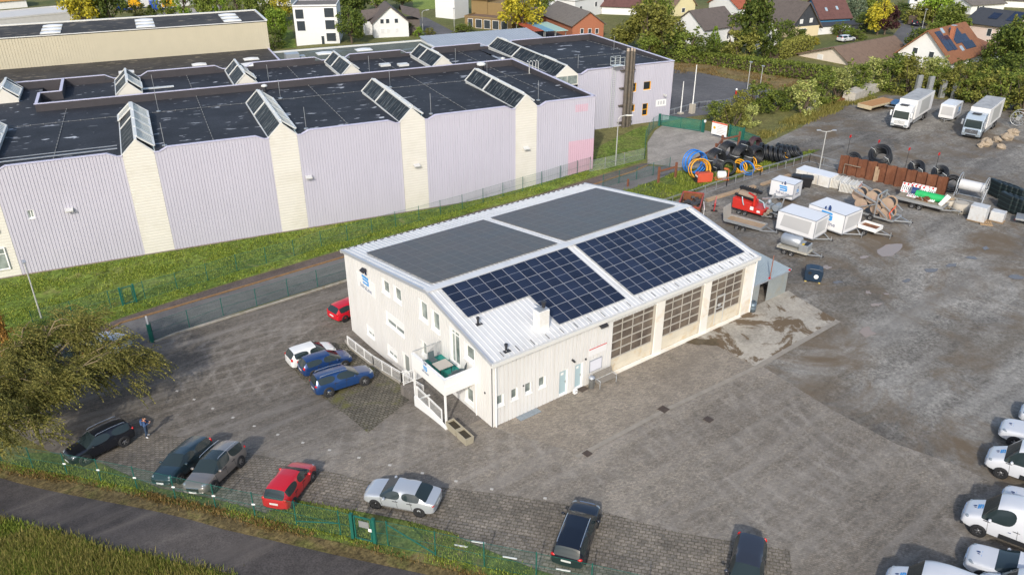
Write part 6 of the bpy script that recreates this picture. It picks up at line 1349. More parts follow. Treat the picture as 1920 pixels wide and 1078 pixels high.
for k in range(4): b.box((-.9,-.28+k*.14,.44),(.9,-.17+k*.14,.48))
b.build('seat', mBen, t); b = MB()
for k in range(4): b.cbox((0,.33+k*.03,.58+k*.12), (1.8,.03,.10), 0, 0, 0, -.25)
b.build('backrest', mBen, t)
for x in (-.8,.8): b = MB(); b.tube([(x,-.28,0),(x,-.28,.44),(x,.28,.44),(x,.28,0)], .03, 6); b.tube([(x,-.28,.44),(x,-.3,.66),(x,.3,.66)], .025, 6); b.build('leg', mGalv, t)
t = thing('litter_bin', 'slim grey litter bin left of the bench', 'bin', (8.35,-.55,.02)); b = MB(); b.lathe([(.01,.05),(.2,.05),(.2,.85),(.22,.86),(.22,.9),(.17,.9)], 16); b.build('body', mGalv, t); b = MB(); b.lathe([(.23,.9),(.2,1.0),(.01,1.04)], 16); b.build('hood', mTrim, t)
t = thing('letter_box', 'white letter box post left of the pale blue doors', 'post', (7.0,-.35,.02)); b = MB(); b.box((-.15,-.1,.0),(.15,.12,.35)); b.build('box', mFrame, t, bevel=.02); b = MB(); b.box((-.1,-.105,.22),(.1,-.1,.26)); b.build('slot', mDark, t)
b = MB(); b.box((1.9,-.62,.02),(3.7,-.08,.05)); o = b.build('light_well_grate', M('grate', (.33,.38,.42), .5, .5, .3, 8)); tag(o, 'grey light well grate on the paving below the small windows', 'grate')
t = thing('planter', 'double concrete planter with small plants at the foot of the ramp', 'planter', (-2.25,.55,.03), R(90)); b = MB()
for x in (-.62,.62):
    b.add([(x+i*.6*k,j*.32*k,z) for k,z in ((.9,0),(1,.55),(.84,.55),(.84,.40)) for i,j in ((-1,-1),(1,-1),(1,1),(-1,1))], [(q*4+r,q*4+(r+1)%4,q*4+4+(r+1)%4,q*4+4+r) for q in range(3) for r in range(4)])
    b.quad((x-.5,-.27,.42),(x+.5,-.27,.42),(x+.5,.27,.42),(x-.5,.27,.42), 1)
b.build('trough', [M('troughconcrete', (.38,.34,.25), .85, 0, .2, 3), M('soil', (.05,.04,.025))], t)

for i, (px, py) in enumerate(((864,1024),(897,1017),(956,1046),(1056,1069))):
    p = at(px,py); b = MB(); b.box((-.4,-.055,0),(.4,.055,.06)); o = b.build('parking_marker', mPlate, bevel=.02); o.location = (p.x,p.y,p.z+.02); o.rotation_euler = (0,0,R(-49)); tag(o, 'white parking marker bar by the fence, ' + ['leftmost on the grass edge','second from the left beside a fence post','third from the left','rightmost behind the black estate car'][i], 'marker', 'white parking markers')

mStone = M('markerstone', (.48,.46,.42), .8, 0, .1)
for i, (px, py) in enumerate(((332,733),(364,749),(399,766),(437,783),(477,799),(521,815),(568,830),(618,844),(673,858),(731,872),(792,887),(855,902),(922,917),(1022,934))):
    p = at(px,py); b = MB(); b.box((-.10,-.08,-.05),(.10,.08,.012)); o = b.build('marker_stone', mStone); o.location = (p.x,p.y,p.z+.018); o.rotation_euler = (0,0,R(-49)); tag(o, 'small white marker stone in the dotted line along the parking strip', 'marker stone', 'dotted line of white stones in the paving')
# ------------------------------------------------------------------ fences, gates, lamps, the person
mGreenM = M('fencegreen', (.015,.13,.10), .45, .1, .1)
def netting(name, col, fac):
    n = NT(name); v = n.coords(); out = n.n['Material Output']; tr = n.new('ShaderNodeBsdfTransparent'); mx = n.new('ShaderNodeMixShader')
    w = n.noise(v, .7, 3); n.l(n.math('MULTIPLY_ADD', w, fac*.8, fac*.6), mx.inputs[0]); n.l(tr.outputs[0], mx.inputs[1]); n.l(n.b.outputs[0], mx.inputs[2]); n.l(mx.outputs[0], out.inputs[0]); n.done(col, .5, .1); return n.m
mNet = netting('chainlink', (.07,.17,.13), .15); mNetG = netting('gatemesh', (.02,.20,.14), .55); mNetW = netting('chainlinkgrey', (.40,.44,.42), .22)
def fence(name, label, px, h=1.75, mat=None, net=None, gaps=(), ext=None, tags=None, pr=.035):
    P = [at(*p) for p in px]; o = P[0]; t = thing(name, label, 'fence', o); b = MB()
    for p in P: c = MB(); c.cyl(p-o-Vector((0,0,.2)), p-o+Vector((0,0,h+.08)), pr, 6); c.build('post', mat or mGreenM, t)
    for i, (p, q) in enumerate(zip(P, P[1:])):
        if i in gaps: continue
        n = max(1, int((q-p).length/1.2))
        for k in range(n):
            a = p.lerp(q, k/n); c = p.lerp(q, (k+1)/n); za = T0(a.x,a.y); zc = T0(c.x,c.y)
            b.add([(a.x-o.x,a.y-o.y,za-o.z+.03),(c.x-o.x,c.y-o.y,zc-o.z+.03),(c.x-o.x,c.y-o.y,zc-o.z+h),(a.x-o.x,a.y-o.y,za-o.z+h)], [(0,1,2,3)])
    build_apart(b, 'wire_netting', net or mNet, t); b = MB()
    for i, (p, q) in enumerate(zip(P, P[1:])):
        if i not in gaps:
            for z in (h, h*.5, .06): b.beam(p-o+Vector((0,0,z)), q-o+Vector((0,0,z)), .016)
    build_apart(b, 'tension_wire', mat or mGreenM, t)
    if tags:
        b = MB()
        for i in tags: p = P[i]-o; b.cbox((p.x,p.y-.05,p.z+h*.55), (.2,.02,.11), 0, R(-40))
        build_apart(b, 'post_tag', mFrame, t)
    return t
FP = [(-70,848),(3,864),(63,879),(127,890),(190,902),(258,917),(330,935),(405,952),(479,968),(557,985),(639,1003),(662,1009),(706,1020),(728,1023),(817,1042),(908,1063),(1005,1082),(1108,1104),(1215,1128)]
ft = fence('chain_link_fence', 'green chain link fence between the car park and the country road', FP, 1.75, gaps=(11,), tags=(3,4,5,6,7,8))
b = MB(); o = at(*FP[0])
for i, j in ((9,10),(13,14)):
    p = at(*FP[i])-o; q = at(*FP[j])-o
    if i == 9: b.beam(p+Vector((0,0,.35)), q+Vector((0,0,.9)), .05)
    else: b.beam(p+Vector((0,0,1.6)), q+Vector((0,0,.15)), .05)
build_apart(b, 'brace', mGreenM, ft)
def mesh_gate(label, a, c, h, pw=.09, bars=1, sign=False, name='mesh_gate', cat='gate'):
    p = at(*a); q = at(*c); d = q-p; L = hypot(d.x,d.y); t = thing(name, label, cat, p, atan2(d.y,d.x)); dz = q.z-p.z
    for x, z in ((0,0),(L,dz)): b = MB(); b.box((x-pw,-pw,z-.2),(x+pw,pw,z+h+.12)); b.build('post', mGreenM, t)
    b = MB()
    for x0, z0, x1, z1 in ((pw*2,.12,L-pw*2,.12),(pw*2,h,L-pw*2,h),(pw*2,.12,pw*2,h),(L-pw*2,.12,L-pw*2,h)): b.beam((x0,0,z0+dz*x0/L),(x1,0,z1+dz*x1/L), .07, .07)
    for i in range(1, bars): x = L*i/bars; b.beam((x,0,.12+dz*x/L),(x,0,h+dz*x/L), .06)
    b.build('gate_frame', mGreenM, t); b = MB(); b.add([(pw*2,0,.15),(L-pw*2,0,.15+dz),(L-pw*2,0,h-.03+dz),(pw*2,0,h-.03)], [(0,1,2,3)]); b.build('gate_mesh', mNetG if bars > 1 or h < 1.62 else mNet, t)
    if sign: b = MB(); b.box((L*.35,-.06,h*.62),(L*.8,-.045,h*.88)); b.build('gate_notice', mGalv, t); b = MB(); b.box((L*.75,-.05,h*.5),(L*.9,-.03,h*.62)); b.build('lock_tag', mFrame, t)
    return t
mesh_gate('green pedestrian gate in the fence by the country road', (663,1009), (704,1019), 1.72, sign=True)
fence('chain_link_fence', 'green chain link fence along the grass bank below the lilac hall', [(66,617),(138,598),(209,578),(230,573),(257,566),(273,560),(333,543),(390,526),(445,508),(500,494),(552,480),(603,463),(652,451),(698,438),(742,425),(786,414),(826,403),(867,392),(906,380),(943,369),(980,358),(1015,348),(1050,337),(1082,327),(1106,320)], 1.75, gaps=(3,))
mesh_gate('narrow green gate in the fence on the grass bank', (231,573), (256,566), 1.75, .08)
fence('chain_link_fence', 'green chain link fence on the kerb beside the workshop car park', [(289,638),(356,615),(419,592),(482,574),(541,555),(596,538),(652,521)], 1.75)
t = thing('gate_post', 'thick green gate pillar with white cap at the car park entrance', 'post', at(285,641)); b = MB(); b.box((-.14,-.14,-.2),(.14,.14,1.75)); b.build('pillar', mGreenM, t, bevel=.02); b = MB(); b.box((-.06,-.06,1.75),(.06,.06,2.5)); b.build('cap', mFrame, t)
fence('wire_fence', 'grey post and wire fence on the kerb below the rear block of the hall', [(1106,322),(1134,317),(1170,308),(1208,299)], 1.5, mGalv, mNetW)
fence('chain_link_fence', 'pale green mesh fence curving up the slope beside the gate', [(1208,299),(1209,282),(1210,268),(1216,254),(1224,243),(1236,236)], 1.7, None, netting('meshpale', (.16,.36,.33), .3))
fence('chain_link_fence', 'green chain link fence between the lane and the rough grass', [(1130,352),(1160,344),(1193,337),(1224,329),(1255,319)], 1.6)
mesh_gate('wide green sliding gate at the yard entrance', (1236,236), (1316,248), 1.65, .16, 2)
t = thing('gate_pillar', 'green pillar with round white lamp at the right end of the sliding gate', 'post', at(1318,249)); b = MB(); b.box((-.12,-.12,0),(.12,.12,1.8)); b.build('pillar', mGreenM, t); b = MB(); b.cyl((0,-.14,1.7),(0,-.2,1.7), .22, 14); b.build('disc', mFrame, t)
mesh_gate('green mesh fence panel right of the white notice board', (1366,262), (1392,268), 2.0, .1, 2, name='fence_panel', cat='fence panel'); mesh_gate('long green mesh fence panel behind the black coils', (1392,268), (1420,279), 1.6, .06, 1, name='fence_panel', cat='fence panel')
p = at(1333,255); q = at(1361,262); d = q-p; L = hypot(d.x,d.y); t = thing('notice_board', 'white notice board with a red top strip beside the green mesh panel', 'sign', p, atan2(d.y,d.x)); b = MB(); b.box((0,-.04,.35),(L,.0,2.15)); b.build('board', mFrame, t); b = MB(); b.box((0,-.05,1.95),(L,-.041,2.15)); b.build('red_strip', M('orangestrip', (.70,.16,.08), .5), t)
b = MB(); [b.box((L*.35,-.046,1.7-k*.22),(L*(.92-.1*(k%3)),-.041,1.78-k*.22)) for k in range(6)]; b.build('print', M('palegreyprint', (.55,.52,.50)), t); b = MB(); b.cyl((L*.18,-.047,1.3),(L*.18,-.041,1.3), .2, 14); b.build('yellow_mark', mYel, t)
for x in (.1,L-.1): b = MB(); b.beam((x,.05,0),(x,.05,2.1), .08); b.build('leg', mGalv, t)
# lamps and masts
mPole = M('lamppole', (.56,.56,.53), .45, .3, .06)
def lamp(label, px, py, h, arm=None, double=False, r=.075, name='street_lamp'):
    p = at(px,py); t = thing(name, label, 'lamp', p); b = MB(); pts = [(0,0,-.2),(0,0,h*.55),(0,0,h)]; b.tube(pts, [r,r*.85,r*.7], 8)
    if arm:
        a, l = arm; d = Vector((cos(a),sin(a),0)); b.tube([(0,0,h),tuple(d*.25+Vector((0,0,h+.35))),tuple(d*.8+Vector((0,0,h+.5))),tuple(d*l+Vector((0,0,h+.5)))], r*.7, 8)
    if double:
        for s in (1,-1): b.tube([(0,0,h),tuple(RT*s*.5+Vector((0,0,h+.06))),tuple(RT*s*.9+Vector((0,0,h+.2)))], r*.55, 6)
    b.build('pole', mPole, t)
    if arm: b = MB(); c = d*(l+.35)+Vector((0,0,h+.5)); b.cbox(c, (.95,.28,.14), 0, a); b.build('lamp_head', M('lampheadwhite', (.72,.70,.62), .4), t, bevel=.04)
    elif double:
        for s in (1,-1): b = MB(); b.cbox(RT*s*.95+Vector((0,0,h+.2)), (.5,.22,.1), 0, YAW-pi/2); b.build('lamp_head', mTrim, t)
    else: b = MB(); b.cbox((0,-.05,h+.04), (.28,.55,.18)); b.build('lamp_head', mTrim, t, bevel=.03)
    return t
lamp('tall street lamp with hanging head in front of the left end of the hall', 78,597, 5.6)
lamp('street lamp with a curved arm and white head below the rear block', 1154,310, 6.0, (YAW-pi/2,1.0)); lamp('double armed yard lamp beside the white containers', 1536,319, 4.9, None, True)
lamp('grey lamp post at the edge of the visitor car park', 1401,168, 4.6); lamp('shorter lamp post with blue head right of the grey one', 1425,164, 3.6)
for px, py, h, lab in ((1297,213,7.4,'tall white flagpole on a thick grey base'),(1276,214,5.0,'shorter white pole left of the flagpole')):
    t = thing('flagpole', lab, 'pole', at(px,py)); b = MB(); b.tube([(0,0,0),(0,0,h)], [.11,.06], 8); b.build('pole', mFrame, t); b = MB(); b.box((-.35,-.35,-.2),(.35,.35,1.5 if h > 6 else .25)); b.build('base', mPre, t)
P = [at(*p) for p in ((1240,222),(1310,203),(1355,199),(1420,186))]; rails('car_park_railing', 'low galvanised railing below the visitor car park', [(tuple(p),tuple(q)) for p,q in zip(P,P[1:])], 1.0, mat=mGalv, bars=0)
t = thing('hydrant', 'small red and white hydrant by the visitor car park', 'hydrant', at(1380,178)); b = MB(); b.cyl((0,0,0),(0,0,.8), .16, 10); b.build('body', mRed, t); b = MB(); b.ball((0,0,.85), .2); b.build('cap', mFrame, t)
# person standing by the black car, looking down at something in the hands
def person():
    p = at(277,819); me = bpy.data.meshes.new('sk'); d = {}
    J = dict(pel=(0,0,.95),sp=(0,-.02,1.12),ch=(.02,0,1.32),nk=(.06,0,1.47),hd=(.12,0,1.58),tp=(.12,0,1.70), hl=(0,.10,.92),kl=(.03,.11,.50),al=(-.01,.12,.10),fl=(.15,.13,.05), hr=(0,-.10,.92),kr=(.0,-.14,.50),ar=(-.06,-.18,.10),fr=(.09,-.22,.05),
        sl=(.02,.19,1.40),el=(.10,.26,1.16),wl=(.32,.10,1.20),nl=(.40,.05,1.22), sr=(.02,-.19,1.40),er=(.10,-.26,1.16),wr=(.32,-.10,1.20),nr=(.40,-.05,1.22))
    rad = dict(pel=.15,sp=.14,ch=.165,nk=.06,hd=.10,tp=.075,hl=.095,kl=.068,al=.045,fl=.045,hr=.095,kr=.068,ar=.045,fr=.045,sl=.075,el=.052,wl=.035,nl=.032,sr=.075,er=.052,wr=.035,nr=.032)
    E = [('pel','sp'),('sp','ch'),('ch','nk'),('nk','hd'),('hd','tp'),('pel','hl'),('hl','kl'),('kl','al'),('al','fl'),('pel','hr'),('hr','kr'),('kr','ar'),('ar','fr'),('ch','sl'),('sl','el'),('el','wl'),('wl','nl'),('ch','sr'),('sr','er'),('er','wr'),('wr','nr')]
    K = list(J); me.from_pydata([J[k] for k in K], [(K.index(a),K.index(b_)) for a,b_ in E], []); o = link('sk', me)
    md = o.modifiers.new('s','SKIN'); md.use_smooth_shade = True; o.modifiers.new('u','SUBSURF').levels = 2; o.modifiers['u'].render_levels = 2
    for i, k in enumerate(K): v = me.skin_vertices[0].data[i]; v.radius = (rad[k],)*2; v.use_root = (k == 'pel')
    ev = bpy.data.meshes.new_from_object(o.evaluated_get(bpy.context.evaluated_depsgraph_get())); bpy.data.objects.remove(o)
    mats = [M('skin', (.52,.30,.21), .6), M('jacket', (.05,.10,.22), .8), M('jeans', (.03,.055,.10), .85), M('whiteshoe', (.78,.78,.78), .6), M('darkhair', (.015,.012,.01), .6)]
    for mm in mats: ev.materials.append(mm)
    for q in ev.polygons:
        c = q.center; z = c.z; k = 0
        if z < .13: k = 3
        elif z < 1.0 and c.x < .25: k = 2
        elif z < 1.46 and not c.x > .30: k = 1
        elif z > 1.63 or (z > 1.52 and c.x < .08): k = 4
        q.material_index = k
    t = thing('person', 'person in a blue jacket and white shoes standing by the black car', 'person', (p.x,p.y,p.z+.02), YAW-pi/2+.25); bo = link('body', ev, t)
    b = MB()
    for s in (1,-1):
        for f in range(4): y = .02*s+.012*(f-1.5)+.03*s; b.tube([(.40,y,1.215),(.44,y*.7,1.235),(.46,y*.4,1.215-.004*f)], [.010,.009,.007], 5)
        b.tube([(.38,.06*s,1.23),(.41,.05*s,1.26),(.44,.03*s,1.265)], [.011,.010,.008], 5)
    b.build('fingers', mats[0], bo); b = MB(); b.cbox((-.17,0,1.28), (.16,.30,.40)); b.build('backpack', mats[1], t, bevel=.05, seg=2); b = MB(); b.tube([(-.08,-.12,1.47),(.06,-.13,1.49),(.14,-.13,1.36)], .03, 6); b.tube([(-.08,.12,1.47),(.06,.13,1.49),(.14,.13,1.36)], .03, 6); b.build('strap', M('orangestrap', (.55,.20,.08), .7), t)
    c = thing('camera_remote', 'small dark handset held by the standing person', 'handset', (p.x,p.y,p.z+.02), YAW-pi/2+.25); b = MB(); b.cbox((.455,0,1.245), (.10,.17,.03)); b.build('case', mBlack, c); b = MB(); b.cbox((.46,0,1.262), (.07,.11,.004)); b.build('screen', mGlassD, c)
person()
# ------------------------------------------------------------------ houses of the village behind
mWinD = M('windowdark', (.05,.06,.07), .2, 0, .2); mShut = M('shutterwhite', (.70,.70,.68), .5)
def rooftile(name, c): return M(name, c, .8, 0, .22, 3, mul(c,.55), 1.2, bump=.3)
rDark = rooftile('darktile', (.135,.11,.095)); rBrown = rooftile('browntile', (.20,.135,.095)); rRed = rooftile('redtile', (.36,.10,.05)); rGrey = rooftile('greytile', (.17,.15,.13)); rOr = rooftile('orangetile', (.27,.115,.055)); rSlate = rooftile('slate', (.05,.055,.065)); rMaroon = rooftile('maroontile', (.14,.065,.055))
wWhite = M('renderwhite', (.76,.76,.74), .7, 0, .05); wCream = M('rendercream', (.72,.60,.38), .7, 0, .05); wYel = M('renderyellow', (.70,.62,.36), .7, 0, .05); wPink = M('renderpink', (.66,.54,.49), .7, 0, .05); wBrick = M('brickred', (.40,.15,.08), .8, 0, .15, 3); wOch = M('ochre', (.25,.17,.07), .7, 0, .1); wBeige = M('renderbeige', (.68,.60,.50), .7, 0, .06)
def house(label, A, B, depth, he, hr, ridge='d', wall=wWhite, roof=rDark, ov=.45, wins=(), side=(), gable=None, flat=False, chim=None, solar=(), sky=(), name='house', asym=0.0, apexw=None):
    """A, B: surveyed ground ends of the front wall. Windows are (s fraction, z0, width, height[, shutter]) on the front wall, 'side' on the wall to the right."""
    a = at(*A); c = at(*B); d = c-a; L = hypot(d.x,d.y); t = thing(name, label, 'house' if name == 'house' else 'building', (a.x,a.y,min(a.z,c.z)), atan2(d.y,d.x)); D = depth; z0 = -.6; am = L*(.5+asym)
    b = MB(); bw_ = [(0,0,z0),(L,0,z0),(L,D,z0),(0,D,z0),(0,0,he),(L,0,he),(L,D,he),(0,D,he)]; b.add(bw_, [(0,1,5,4),(1,2,6,5),(2,3,7,6),(3,0,4,7)]); 
    if flat: b.add([(0,0,he),(L,0,he),(L,D,he),(0,D,he)], [(0,1,2,3)])
    elif ridge == 'd':
        for y in (0,D): b.add([(0,y,he),(L,y,he),(am,y,hr-.05)], [(0,1,2)], 1 if gable and y == 0 else 0)
    else:
        for x in (0,L): b.add([(x,0,he),(x,D,he),(x,D*.5,hr-.05)], [(0,1,2)], 1 if gable else 0)
    b.build('wall', [wall, gable or wall], t)
    if flat:
        b = MB(); b.box((-.1,-.1,he),(L+.1,D+.1,he+.12)); b.box((-.1,-.1,he+.12),(L+.1,.08,he+.4),1); b.box((-.1,D-.08,he+.12),(L+.1,D+.1,he+.4),1); b.box((-.1,.08,he+.12),(.08,D-.08,he+.4),1); b.box((L-.08,.08,he+.12),(L+.1,D-.08,he+.4),1); ro_ = b.build('roof', [roof, wall], t)
        fr = None
    else:
        b = MB(); th = .16
        def pane_(p, q, r, s): n = (Vector(q)-Vector(p)).cross(Vector(r)-Vector(p)).normalized(); n = n if n.z > 0 else -n; P = [Vector(v) for v in (p,q,r,s)]; b.add(P+[v+n*th for v in P], [(0,1,2,3),(7,6,5,4),(0,4,5,1),(1,5,6,2),(2,6,7,3),(3,7,4,0)])
        if ridge == 'd':
            for x, w in ((0,am),(L,L-am)):
                k = ov/max(w,.1)*(hr-he); xe = -ov if x == 0 else L+ov; pane_((am,-ov,hr),(xe,-ov,he-k),(xe,D+ov,he-k),(am,D+ov,hr))
        else:
            for y in (0,D): k = ov/(D/2)*(hr-he); ye = -ov if y == 0 else D+ov; pane_((-ov,D/2,hr),(-ov,ye,he-k),(L+ov,ye,he-k),(L+ov,D/2,hr))
        ro_ = b.build('roof', roof, t)
        # point on the roof slope that can be seen: u along the ridge, w from ridge (0) to eave (1)
        def fr(u, w, up=.2, sl=1):
            if ridge == 'd': return Vector((am+(L-am)*w if sl > 0 else am-am*w, D*u, hr+(he-hr)*w+up))
            return Vector((L*u, D/2-D/2*w*sl, hr+(he-hr)*w+up))
        for u, w, wd, ln, sl in solar:
            b = MB(); p = [fr(u,w,.24,sl),fr(u+wd,w,.24,sl),fr(u+wd,w+ln,.24,sl),fr(u,w+ln,.24,sl)]; b.add(p+[v+Vector((0,0,.06)) for v in p], [(0,1,2,3),(7,6,5,4),(0,4,5,1),(1,5,6,2),(2,6,7,3),(3,7,4,0)])
            b.build('solar_panel', mCellB, t)
        for u, w, sl in sky:
            b = MB(); p = [fr(u,w,.2,sl),fr(u+.07,w,.2,sl),fr(u+.07,w+.16,.2,sl),fr(u,w+.16,.2,sl)]; b.add(p+[v+Vector((0,0,.1)) for v in p], [(0,1,2,3),(7,6,5,4),(0,4,5,1),(1,5,6,2),(2,6,7,3),(3,7,4,0)]); b.build('roof_window', M('rooflight', (.35,.45,.52), .15), ro_)
    if chim: x, y, h_, m_ = chim; b = MB(); b.box((x-.35,y-.35,he),(x+.35,y+.35,h_)); b.box((x-.4,y-.4,h_),(x+.4,y+.4,h_+.12),1); b.build('chimney', [m_, mTrim], ro_)
    for Mf, ws, LL in ((face_M((0,0,0),(1,0,0),(0,-1,0)), wins, L),(face_M((L,0,0),(0,1,0),(1,0,0)), side, D)):
        for w in ws:
            s, zz, ww, hh = w[:4]; s *= LL; b = MB(); b.M = Mf; b.box((s-ww/2-.08,0,zz-.08),(s+ww/2+.08,.05,zz+hh+.08)); o = b.build('window', mFrame, t); b = MB(); b.M = Mf; b.box((s-ww/2,.03,zz),(s+ww/2,.06,zz+hh)); b.build('pane', mShut if len(w) > 4 else mWinD, o)
    return t, L
house('tall white cube apartment house with a flat roof and large windows', (557,87), (637,82), 9.5, 8.1, 0, flat=True, roof=rGrey, wins=((.14,5.7,1.7,1.9),(.15,3.2,1.7,2.0),(.82,5.9,2.0,1.9),(.82,3.4,2.0,1.9),(.82,.9,2.0,1.7),(.62,.3,.6,1.7),(.97,.5,.5,1.6,1)), name='house')
h2, L2 = house('white gabled house with a dark slate roof beside the cube house', (702,72), (767,69), 9, 3.3, 6.6, wins=((.25,3.1,.75,.9),(.41,3.1,.75,.9),(.66,3.1,.75,.9),(.25,1.0,.75,.9,1),(.41,1.0,.75,.9,1),(.66,1.0,.75,.9,1)), ov=.4)
b = MB(); b.box((L2,2.5,-.5),(L2+3.0,8,3.2)); o = b.build('side_wing', rDark, h2); b = MB(); b.add([(L2-1,2,4.8),(L2+3.3,2,3.4),(L2+3.3,8.4,3.4),(L2-1,8.4,4.8),(L2-1,5.2,6.2),(L2+3.3,5.2,5.2)], [(0,1,5,4),(3,4,5,2),(1,2,5)]); b.build('wing_roof', rDark, o); b = MB(); b.box((-1.6,4,-.5),(0,8.5,3.0)); b.add([(-2,3.6,2.9),(2.5,3.6,4.9),(2.5,9,4.9),(-2,9,2.9),(-2,6.3,5.2),(3,6.3,5.6)], [(0,1,5,4),(3,4,5,2),(0,4,3)], 1); b.build('left_wing', [wWhite, rDark], h2)
house('white windowless tower block at the top edge', (817,33), (853,37), 6, 7.5, 0, flat=True, name='tower', roof=rGrey)
t, L = house('brown flat roofed hall with a dark glazed front behind the metal shed', (872,52), (960,60), 16, 2.4, 0, flat=True, roof=rBrown, wall=wOch, wins=((.12,.2,1.2,1.9),(.3,.2,1.6,1.9),(.48,.2,1.6,1.9),(.66,.2,1.6,1.9),(.84,.2,1.6,1.9)), name='hall_building')
b = MB(); b.box((-1.0,5,0),(3.5,12,6.2)); build_apart(b, 'upper_storey', wOch, t); b = MB(); b.box((3.6,5,0),(8,11,5.4)); build_apart(b, 'upper_storey', wOch, t); b = MB(); b.box((-3,4,6.2),(4,12.5,6.6)); b.box((10,6,2.6),(15,11,4.2)); build_apart(b, 'upper_roof', rBrown, t); b = MB(); b.box((12,2,2.6),(16,5,3.6)); b.build('red_canopy', rRed, t)
house('white apartment house with a grey roof and balconies behind the yellow tree', (1077,37), (1131,26), 14, 4.3, 0, flat=True, roof=rGrey, wins=((.2,1.4,.9,1.5),(.72,2.2,.8,1.1)))
house('white block at the top left of the grey roofed apartment house', (1042,18), (1066,22), 8, 5.5, 0, flat=True, roof=rGrey, wins=((.5,2,1.2,1.6),))
house('house with a large maroon red roof behind the brick building', (1128,27), (1200,30), 12, 2.2, 6.0, ridge='w', roof=rMaroon, sky=((.22,.45,1),))
house('red brick building with a grey pitched roof beside the lilac hall', (1073,74), (1131,70), 18, 3.0, 5.6, wall=wBrick, roof=rGrey, wins=((.3,1.1,.7,1.0),(.55,1.0,.7,1.0),(.78,.9,.7,1.0)), asym=.02, name='brick_building')
house('yellow house with a roof full of dark solar panels at the top edge', (1262,32), (1302,28), 14, 2.6, 6.4, wall=wYel, roof=rBrown, wins=((.45,.9,1.0,1.0),), solar=((.05,.1,.85,.8,1),))
house('white house with a brown pitched roof half hidden by a big dark tree', (1318,88), (1378,78), 9, 3.6, 6.8, ridge='w', roof=rDark, wins=((.3,.8,.8,1.0),(.75,.8,.8,1.0)))
house('white house with an orange roof behind the big dark tree', (1383,36), (1452,30), 12, 2.6, 5.6, ridge='w', roof=rRed)
house('small white gabled house peeping out right of the big dark tree', (1421,92), (1459,86), 10, 2.4, 5.6, roof=rDark, wins=((.5,1.6,.8,.9),(.7,.2,.8,1.6)))
t, L = house('cream house with a steep brown roof and a dark slate gable', (1479,72), (1533,67), 11.5, 2.3, 7.4, wall=wCream, roof=rDark, gable=rSlate, wins=((.35,3.0,.7,.8,1),(.68,3.1,.7,.8,1),(.45,.2,1.6,1.6)), ov=.6)
house('brown roofed house with a blue gable side next to the cream house', (1536,50), (1592,47), 9, 1.9, 5.9, ridge='w', roof=rMaroon, wall=M('bluewall', (.06,.22,.42), .6), sky=((.25,.55,1),(.62,.5,1)))
b = MB(); pq = at(1520,66); tg = thing('garage', 'flat roofed white and slate garage in front of the blue gabled house', 'garage', at(1533,66), -.3); b.box((0,0,-.3),(9,4,1.7)); b.build('wall', wWhite, tg); b = MB(); b.box((-.2,-.2,1.7),(14,4.2,1.95)); b.build('roof', rSlate, tg); b = MB(); b.box((9,.1,-.3),(13.8,4,1.7)); b.build('side_wall', rSlate, tg)
house('low white bungalow with a wide brown roof behind the long hedge', (1497,105), (1595,124), 20, .4, 2.9, roof=rBrown, wall=wBeige, wins=((.42,.2,1.1,.8,1),), ov=.7, asym=.17)
t, L = house('white house with an orange tiled roof, solar panels and a red chimney', (1680,118), (1776,134), 14.5, 2.1, 6.7, roof=rOr, wins=((.32,2.3,.9,1.0),(.64,2.0,.9,1.0)), side=((.3,.1,.9,1.0),(.62,.2,.9,1.0)), ov=.7,
    solar=((.06,.12,.16,.66,1),(.23,.30,.1,.5,1),(.48,.10,.22,.28,1),(.40,.38,.40,.25,1),(.55,.63,.30,.24,1)), sky=((.25,.05,1),(.42,.72,1)), chim=(7.0,5.5,7.3,wBrick))
b = MB(); b.box((L,14.6,-.3),(L+2,21,1.6)); b.build('annex', wWhite, t); b = MB(); b.add([(L-5,14.6,3.4),(L+2.6,14.6,1.4),(L+2.6,21,1.4),(L-5,21,3.4)], [(0,1,2,3)]); b.build('annex_roof', rOr, t)
house('pink house with a dark hipped roof and solar panels at the right edge', (1806,72), (1888,84), 12, 3.6, 6.0, ridge='w', wall=wPink, roof=rSlate, wins=((.55,1.2,.9,1.5),(.8,1.1,.9,1.5)), solar=((.35,.3,.2,.4,1),(.75,.1,.25,.6,1)), ov=.7)
house('small white house among trees at the top edge right of the street', (1702,20), (1740,22), 7, 3.6, 5.5, wins=((.3,2.4,.8,.9),(.75,2.4,.8,.9),(.5,.1,.9,1.7)))
house('white house with a grey brown roof at the top right', (1818,28), (1880,24), 12, 2.4, 4.6, ridge='w', roof=rGrey, wins=((.2,.6,.6,1.4),(.35,.6,.6,1.4)))
house('dark red roofed house at the top edge near the street', (1782,16), (1812,17), 8, 1.8, 4.2, ridge='w', roof=rMaroon)
house('orange roofed house behind the birches at the top left', (478,10), (546,12), 10, 3.0, 6.0, ridge='w', roof=rRed)
house('long white roofed warehouse at the top left corner', (-40,57), (148,38), 14, 2.0, 0, flat=True, roof=M('whiteflat', (.62,.60,.56), .6, 0, .08, .3), wall=M('paleclad', (.55,.54,.52), .6), name='white_warehouse')
house('low orange roofed shed behind the white warehouse', (-20,20), (52,14), 10, 2.2, 3.4, ridge='w', roof=M('orangesheet', (.55,.30,.10), .6), name='shed')
house('dark brown roofed house at the top right corner', (1845,12), (1925,16), 10, 2.0, 4.5, ridge='w', roof=rDark)
